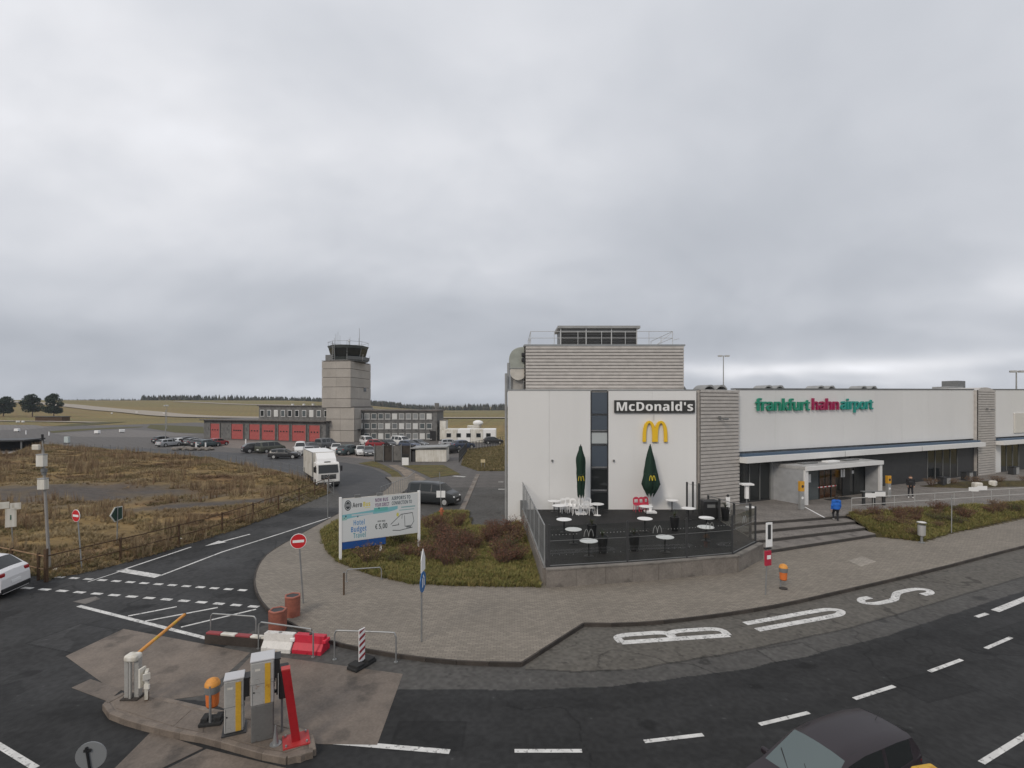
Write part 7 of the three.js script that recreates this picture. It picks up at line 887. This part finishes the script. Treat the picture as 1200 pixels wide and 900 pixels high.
function scatter(name, label, category, poly, hfn, count, geo, colours, test, smin, smax, bare = false) {
  const xs = poly.map((p) => p[0]), zs = poly.map((p) => p[1]), x0 = Math.min(...xs), x1 = Math.max(...xs), z0 = Math.min(...zs), z1 = Math.max(...zs), list = []; let guard = 0;
  while (list.length < count && guard++ < count * 30) { const x = rr(x0, x1), z = rr(z0, z1); if (!inside(x, z, poly)) continue; const e = edgeDist(x, z, poly); if (e < 0.08 || !test(x, z, e)) continue; list.push([x, hfn(x, z, e), z]); }
  const m = new THREE.InstancedMesh(geo, std([1, 1, 1], 1, { side: THREE.DoubleSide }), list.length), M4 = new THREE.Matrix4(), q = new THREE.Quaternion(), c = new THREE.Color();
  list.forEach((p, i) => { q.setFromEuler(new THREE.Euler(rr(-0.15, 0.15), rr(0, 6.28), rr(-0.15, 0.15))); const s = rr(smin, smax); M4.compose(new THREE.Vector3(p[0], p[1] - 0.02, p[2]), q, new THREE.Vector3(s * rr(0.8, 1.3), s, s * rr(0.8, 1.3))); m.setMatrixAt(i, M4); const k = colours(p[0], p[2]), v = rr(0.75, 1.25); c.setRGB(k[0] * v, k[1] * v, k[2] * v); m.setColorAt(i, c); });
  m.name = numbered(name); tag(m, label, category, null, 'stuff'); scene.add(m); return m;
}
const mixc = (a, b, t) => a.map((v, i) => lerp(v, b[i], clamp(t)));
{
  const straw = [0.255, 0.195, 0.105], rusty = [0.165, 0.10, 0.06], olive = [0.12, 0.112, 0.045], pale = [0.40, 0.32, 0.19];
  const big = tuftGeo(16, 0.30, 0.24, 0.010), stem = tuftGeo(9, 0.85, 0.16, 0.008), small = tuftGeo(14, 0.2, 0.16, 0.010);
  const mc = (x, z) => { const a = fbm(x * 0.13 + 9, 3, z * 0.2, 3), b = fbm(x * 0.2, 8, z * 0.3, 3); return mixc(mixc(straw, rusty, 0.25 + 2.2 * a), b > 0.12 ? olive : pale, Math.abs(b) * 1.9); };
  scatter('meadow_grass', 'tall dry tawny grass covering the fenced meadow', 'grass', meadowPoly, meadowH, 42000, big, mc, (x, z) => rnd() > mudSpot(x, z) * 1.4 && rnd() < 0.45 + 2.5 * fbm(x * 0.35, 11, z * 0.5, 3), 0.35, 1.05);
  scatter('meadow_weeds', 'tall rusty weed stems standing in clumps in the meadow', 'weeds', meadowPoly, meadowH, 4200, stem, (x, z) => mixc(rusty, pale, rnd() * 0.8), (x, z) => fbm(x * 0.22 + 4, 5, z * 0.35, 3) > 0.16 && mudSpot(x, z) < 0.5, 0.6, 1.3);
  scatter('meadow_fringe', 'short olive grass along the meadow edge by the road', 'grass', meadowPoly, meadowH, 12000, small, (x, z) => mixc(olive, straw, rnd()), (x, z, e) => e < 2.4, 0.6, 1.3);
  const bedC = (x, z) => mixc([0.14, 0.155, 0.042], [0.30, 0.225, 0.09], rnd() * 0.8);
  scatter('bed_grass', 'rough green grass at the front of the planting bed', 'grass', bedPoly, bedH, 16000, small, bedC, (x, z, e) => z > -27.5 || rnd() < 0.4, 0.5, 1.2);
  scatter('bank_grass', 'patchy green and brown grass on the forecourt bank', 'grass', bankPoly, bankH, 8000, small, bedC, (x, z) => fbm(x * 0.5, 2, z * 0.5, 3) > -0.2, 0.6, 1.3);
  const moundPoly = [[546, 527], [592, 522], [592, 552], [560, 552], [540, 545]].map(([a, b]) => GX(a, b)); scatter('mound_grass', 'brown winter grass on the plot beside the restaurant', 'grass', moundPoly, () => 0.02, 3500, big, (x, z) => mixc(straw, olive, rnd()), () => true, 0.6, 1.2);
}
// leafless and rust-leaved shrubs
function shrubGeo(r, h, n, leaves) {
  const tw = [], lf = []; for (let i = 0; i < n; i++) { const a = rr(0, 2 * PI), sp = r * Math.sqrt(rnd()), b = [sp * 0.25 * Math.cos(a), 0, sp * 0.25 * Math.sin(a)], m = [sp * 0.7 * Math.cos(a), h * rr(0.4, 0.6), sp * 0.7 * Math.sin(a)], e = [sp * 1.05 * Math.cos(a) + rr(-0.1, 0.1), h * rr(0.75, 1.1) * (1 - 0.3 * (sp / r) ** 2), sp * 1.05 * Math.sin(a) + rr(-0.1, 0.1)]; tw.push(norm(bar(b, m, 0.012, 0.008, 3)), norm(bar(m, e, 0.008, 0.003, 3))); for (let k = 0; k < 2; k++) { const t = rr(0.2, 0.9), s = m.map((v, q) => lerp(v, e[q], t)), f = [s[0] + rr(-0.22, 0.22), s[1] + rr(0.05, 0.25), s[2] + rr(-0.22, 0.22)]; tw.push(norm(bar(s, f, 0.005, 0.003, 3))); }
    for (let k = 0; k < leaves; k++) { const t = rr(-0.5, 1), c = t < 0 ? b.map((v, q) => lerp(m[q], v, -t)) : m.map((v, q) => lerp(v, e[q], t)), o = [c[0] + rr(-0.14, 0.14), c[1] + rr(-0.05, 0.14), c[2] + rr(-0.14, 0.14)], s = rr(0.02, 0.045), u = new THREE.Vector3(rr(-1, 1), rr(-1, 1), rr(-1, 1)).normalize().multiplyScalar(s), v = new THREE.Vector3(rr(-1, 1), rr(-0.4, 1), rr(-1, 1)).normalize().multiplyScalar(s * 1.5); lf.push(o[0] - u.x, o[1] - u.y, o[2] - u.z, o[0] + u.x, o[1] + u.y, o[2] + u.z, o[0] + v.x, o[1] + v.y, o[2] + v.z); } }
  const g = new THREE.BufferGeometry(); g.setAttribute('position', new THREE.Float32BufferAttribute(lf, 3)); g.computeVertexNormals(); return [mergeGeometries(tw), norm(g)];
}
{
  const twigM = std([0.12, 0.075, 0.055], 1), leafR = std([0.15, 0.068, 0.043], 1, { side: THREE.DoubleSide }), leafB = std([0.19, 0.12, 0.06], 1, { side: THREE.DoubleSide }), leafG = std([0.085, 0.09, 0.032], 1, { side: THREE.DoubleSide });
  const kinds = [[0.75, 0.95, 56, 9, leafR, 'rust red leaved shrub in the planting bed'], [0.7, 0.8, 42, 8, leafB, 'brown leaved low shrub in the planting bed'], [0.6, 0.6, 40, 16, leafG, 'dull green low shrub in the planting bed']].map(([r, h, n, l, m, label]) => { const [tg, lg] = shrubGeo(r, h, n, l); return { tg, lg, m, label }; });
  const protos = [null, null, null];
  const plant = (k, x, y, z, s, label, group) => { const K = kinds[k]; let o; if (!protos[k]) { o = protos[k] = thing('shrub', label, 'shrub', [x, y, z], 0, group); mesh('twigs', K.tg, twigM, o); mesh('foliage', K.lg, K.m, o); o.userData.group = group; } else { o = copy(protos[k], [x, y, z], rr(0, 6), label, group); } o.scale.set(s * rr(0.9, 1.25), s, s * rr(0.9, 1.25)); return o; };
  let n = 0, guard = 0; const used = [];
  while (n < 40 && guard++ < 4000) { const x = rr(-9.4, 1.1), z = rr(-33, -23.2); if (!inside(x, z, bedPoly) || edgeDist(x, z, bedPoly) < 0.55) continue; const front = sstep(-25.2, -23.6, z - 0.05 * x); if (rnd() < front) continue; if (used.some(([a, b]) => Math.hypot(a - x, b - z) < 0.72)) continue; // keep clear of the billboard plane
    const tb = ((x + 8.63) * 3.51 - (z + 25.9) * 2) / 16.32, db = ((x + 8.63) * 2 + (z + 25.9) * 3.51) / 4.04, bx = x - db; if (tb > -0.1 && tb < 1.1 && Math.abs(db) < 0.4) continue; used.push([x, z]); const k = rnd() < 0.55 ? 0 : rnd() < 0.6 ? 1 : 2; const behind = x < bx - 0.3; plant(k, x, bedH(x, z, 1) - 0.03, z, rr(0.75, 1.3) * (x > -8 && !behind ? 1.0 : 0.85), kinds[k].label, 'shrubs of the planting bed'); n++; }
  n = 0; guard = 0; while (n < 20 && guard++ < 3000) { const x = rr(22.5, 44), z = rr(-42, -30); if (!inside(x, z, bankPoly) || edgeDist(x, z, bankPoly) < 0.5) continue; if (used.some(([a, b]) => Math.hypot(a - x, b - z) < 0.9)) continue; used.push([x, z]); const k = rnd() < 0.4 ? 0 : rnd() < 0.6 ? 1 : 2; plant(k, x, bankH(x, z) - 0.05, z, rr(0.55, 0.95), ['rust red leaved shrub on the forecourt bank', 'brown leaved low shrub on the forecourt bank', 'dull green low shrub on the forecourt bank'][k], 'shrubs of the forecourt bank'); n++; }
  for (const [x, z] of [[37, -45.2], [39, -45.4], [41.5, -45.8], [44, -46.3], [47, -46.8]]) plant(1, x, FORE + 0.1, z, rr(0.7, 1.0), 'brown leaved shrub in the forecourt shrub bed', 'shrubs of the forecourt shrub bed');
}
// three round-headed pines at the apron edge
{
  function pineGeo(R, H) { const pos = [], lobes = Array.from({ length: 18 }, () => { const a = rr(0, 2 * PI), v = rr(-0.9, 1), k = Math.sqrt(1 - Math.min(1, v * v)); return [R * 0.8 * k * Math.cos(a) * rr(0.3, 1), H * 0.58 + v * H * 0.36, R * 0.8 * k * Math.sin(a) * rr(0.3, 1), R * rr(0.24, 0.48)]; }); for (const [lx, ly, lz, lr] of lobes) for (let i = 0; i < 420; i++) { const d = new THREE.Vector3(rr(-1, 1), rr(-1, 1), rr(-1, 1)).normalize().multiplyScalar(lr * Math.cbrt(rr(0.2, 1))), s = rr(0.4, 0.8), o = [lx + d.x, ly + d.y * 0.75, lz + d.z]; for (let k = 0; k < 3; k++) pos.push(o[0] + rr(-s, s), o[1] + rr(-s, s) * 0.7, o[2] + rr(-s, s)); } const g = new THREE.BufferGeometry(); g.setAttribute('position', new THREE.Float32BufferAttribute(pos, 3)); g.computeVertexNormals(); return norm(g); }
  const cm = std([0.030, 0.046, 0.026], 1, { side: THREE.DoubleSide }), tm = std([0.09, 0.06, 0.045], 1);
  [[4, 490, 13.0, 6.2, 'broad round-headed pine beside the airfield sheds'], [38, 489, 14, 6.4, 'dense round-headed pine, middle of the three by the apron'], [63, 489.5, 14.2, 6.4, 'leaning round-headed pine beside the open grass']].forEach(([px, py, H, R, label]) => { const d = 325, x = (px - 600) / 600 * d, z = -d, y = landHeight(x, z), t = thing('pine_tree', label, 'tree', [x, y, z]); mesh('crown', pineGeo(R, H), cm, t); mesh('trunk', [bar([0, -0.3, 0], [0.3, H * 0.6, 0.1], 0.3, 0.16, 7), ...[0, 1, 2, 3, 4].map((i) => bar([0.15, H * 0.3 + i * 0.5, 0.05], [R * 0.6 * Math.cos(i * 1.3), H * 0.52 + i * 0.4, R * 0.6 * Math.sin(i * 1.3)], 0.12, 0.05, 5))], tm, t); });
}
{ // distant woods on the skyline
  const parts = []; for (let k = 0; k < 5; k++) { const g = new THREE.ConeGeometry(0.42 - k * 0.07, 0.42, 6, 1).translate(0, 0.25 + k * 0.17, 0); const P = g.attributes.position; for (let i = 0; i < P.count; i++) P.setXYZ(i, P.getX(i) * rr(0.75, 1.2), P.getY(i) + rr(-0.03, 0.03), P.getZ(i) * rr(0.75, 1.2)); parts.push(norm(g)); } parts.push(norm(new THREE.CylinderGeometry(0.03, 0.04, 0.25, 5).translate(0, 0.1, 0)));
  const g = mergeGeometries(parts), list = []; const band = (p0, p1, d0, d1, n, h0, h1) => { for (let i = 0; i < n; i++) { const px = rr(p0, p1), d = rr(d0, d1), x = (px - 600) / 600 * d, z = -d; list.push([x, landHeight(x, z) - 0.4, z, rr(h0, h1)]); } };
  band(165, 235, 790, 860, 200, 6, 12); band(228, 300, 800, 900, 70, 4, 12); band(290, 385, 840, 930, 240, 5, 10); band(425, 470, 780, 880, 190, 8, 12); band(470, 545, 800, 900, 220, 5, 10); band(545, 600, 800, 920, 130, 5, 14); band(60, 165, 850, 1000, 200, 3, 6);
  const m = new THREE.InstancedMesh(g, std([0.05, 0.055, 0.042], 1), list.length), M4 = new THREE.Matrix4(), q = new THREE.Quaternion(), c = new THREE.Color(); list.forEach(([x, y, z, h], i) => { q.setFromAxisAngle(new THREE.Vector3(0, 1, 0), rr(0, 6)); M4.compose(new THREE.Vector3(x, y, z), q, new THREE.Vector3(h * 0.7, h * 0.78, h * 0.7)); m.setMatrixAt(i, M4); const v = rr(0.6, 1.5); c.setRGB(v * rr(0.9, 1.25), v, v); m.setColorAt(i, c); });
  m.name = 'distant_forest'; tag(m, 'dark conifer wood along the skyline', 'forest', null, 'stuff'); scene.add(m);
}
// ---------------------------------------------------------------- far odds and ends
{
  const dk = thing('dark_shelter', 'low dark open shelter at the edge of the apron', 'shelter', [-92, 0, -91], 0.25); mesh('roof', boxB(12, 0.25, 6, 0, 1.7, 0), M.anthracite, dk); mesh('back_wall', boxB(11.6, 1.6, 0.2, 0, 0, -2.8), M.black, dk); for (const x of [-5.5, -1.8, 1.8, 5.5]) mesh('post', boxB(0.18, 1.7, 0.18, x, 0, 2.7), M.midGrey, dk);
  struct('concrete_path', sheetGeo([[-40, 534], [0, 532], [40, 523.5], [46, 525], [20, 534], [0, 538], [-40, 541]].map(([a, b]) => GX(a, b)), 0.62), std([0.34, 0.30, 0.26], 0.9, { map: T.concrete })); scene.children[scene.children.length - 1].position.y = -0.6;
  const sh = thing('airfield_shed', 'long low dark shed under the round pines', 'shed', [-146, 0, -262]); sh.position.y = landHeight(-146 * 1.7, -262) ; sh.position.set(-244, landHeight(-244, -272), -272); mesh('wall', boxB(14, 2.2, 5, 0, 0, 0), M.brownWood, sh); mesh('roof', boxB(14.6, 0.3, 5.6, 0, 2.2, 0), M.anthracite, sh);
  const bx = thing('switch_cabinet', 'pale green grey switch cabinet beside the apron fence', 'cabinet', G(78.5, 519.5)); mesh('housing', rbox(0.9, 1.3, 0.5, 0.04, 0, 0.1, 0), std([0.48, 0.54, 0.53], 0.5), bx); mesh('plinth', boxB(0.95, 0.12, 0.55, 0, 0, 0), M.kerb, bx);
  const wm = thing('runway_marker', 'small white marker box on the airfield', 'marker', [0, 0, 0], 0, 'white markers on the airfield'); mesh('housing', rbox(1.3, 0.8, 0.8, 0.1, 0, 0.15, 0), M.cleanWhite, wm); mesh('foot', boxB(0.8, 0.16, 0.6, 0, 0, 0), M.kerb, wm); const mk = [[20, 506], [21, 495], [27, 495], [114, 508.5], [143, 507], [131, 478.6], [192, 480], [160, 486]]; mk.forEach(([px, py], i) => { let d = 4800 / (py - 475); if (py < 490) d = 330 + i * 8; const x = (px - 600) / 600 * d, z = -d, p = [x, landHeight(x, z) + 0.09, z]; if (!i) wm.position.set(...p); else copy(wm, p, i); });
  const bo = thing('apron_bollard', 'short white bollard on the apron', 'bollard', [0, 0, 0], 0, 'white bollards on the apron'); mesh('post', cyl(0.14, 0.12, 1.1, 0, 0, 0), M.cleanWhite, bo); mesh('cap', cyl(0.13, 0.05, 0.08, 0, 1.1, 0), M.midGrey, bo); [[30.5, 509], [57.5, 510.5], [38, 523], [230, 525], [241, 525.5], [288, 521]].forEach(([px, py], i) => { const g = G(px, py); if (!i) bo.position.set(g[0], 0, g[2]); else copy(bo, [g[0], 0, g[2]], 0); });
  // low hedge-like kerb blocks before the parked row
  const rb = thing('boundary_stone', 'rough pale boundary stone before the parked row', 'stone', [0, 0, 0], 0, 'boundary stones before the parked row'); { const g = new THREE.IcosahedronGeometry(0.42, 1), P = g.attributes.position; for (let i = 0; i < P.count; i++) { const k = 1 + 0.22 * perlin.noise(P.getX(i) * 3, P.getY(i) * 3, P.getZ(i) * 3); P.setXYZ(i, P.getX(i) * k * 1.1, P.getY(i) * k * 0.75, P.getZ(i) * k); } g.computeVertexNormals(); mesh('rock', g.translate(0, 0.26, 0), M.wallConcrete, rb); } for (let i = 0; i < 16; i++) { const g = G(204 + i * 3.0, 527.5 + 0.6 * Math.sin(i * 2.1)); if (!i) rb.position.set(g[0], 0, g[2]); else { const c = copy(rb, [g[0], 0, g[2]], i); c.scale.setScalar(rr(0.7, 1.2)); } }
  // wind-blown scraps on the verge
  const lt = thing('litter_scrap', 'crumpled white scrap on the verge by the brown fence', 'litter', [0, 0, 0], 0, 'scraps on the verge'); { const g = new THREE.IcosahedronGeometry(0.14, 1), P = g.attributes.position; for (let i = 0; i < P.count; i++) { const k = 1 + 0.5 * perlin.noise(P.getX(i) * 9, P.getY(i) * 9, P.getZ(i) * 9); P.setXYZ(i, P.getX(i) * k * 1.3, P.getY(i) * k * 0.5, P.getZ(i) * k); } g.computeVertexNormals(); mesh('scrap', g.translate(0, 0.06, 0), M.dirtyWhite, lt); } [[48, 666.5], [67, 669], [77, 667], [98, 662.5], [120, 638], [213, 633]].forEach(([px, py], i) => { const g = G(px, py); if (!i) lt.position.set(g[0], 0.02, g[2]); else copy(lt, [g[0], 0.02, g[2]], i * 1.7); });
}
scene.traverse((o) => { if (o.isMesh) { o.castShadow = true; o.receiveShadow = true; } });
scene.fog = new THREE.FogExp2(0xb4bbc4, 0.00014);
renderer.render(scene, camera);
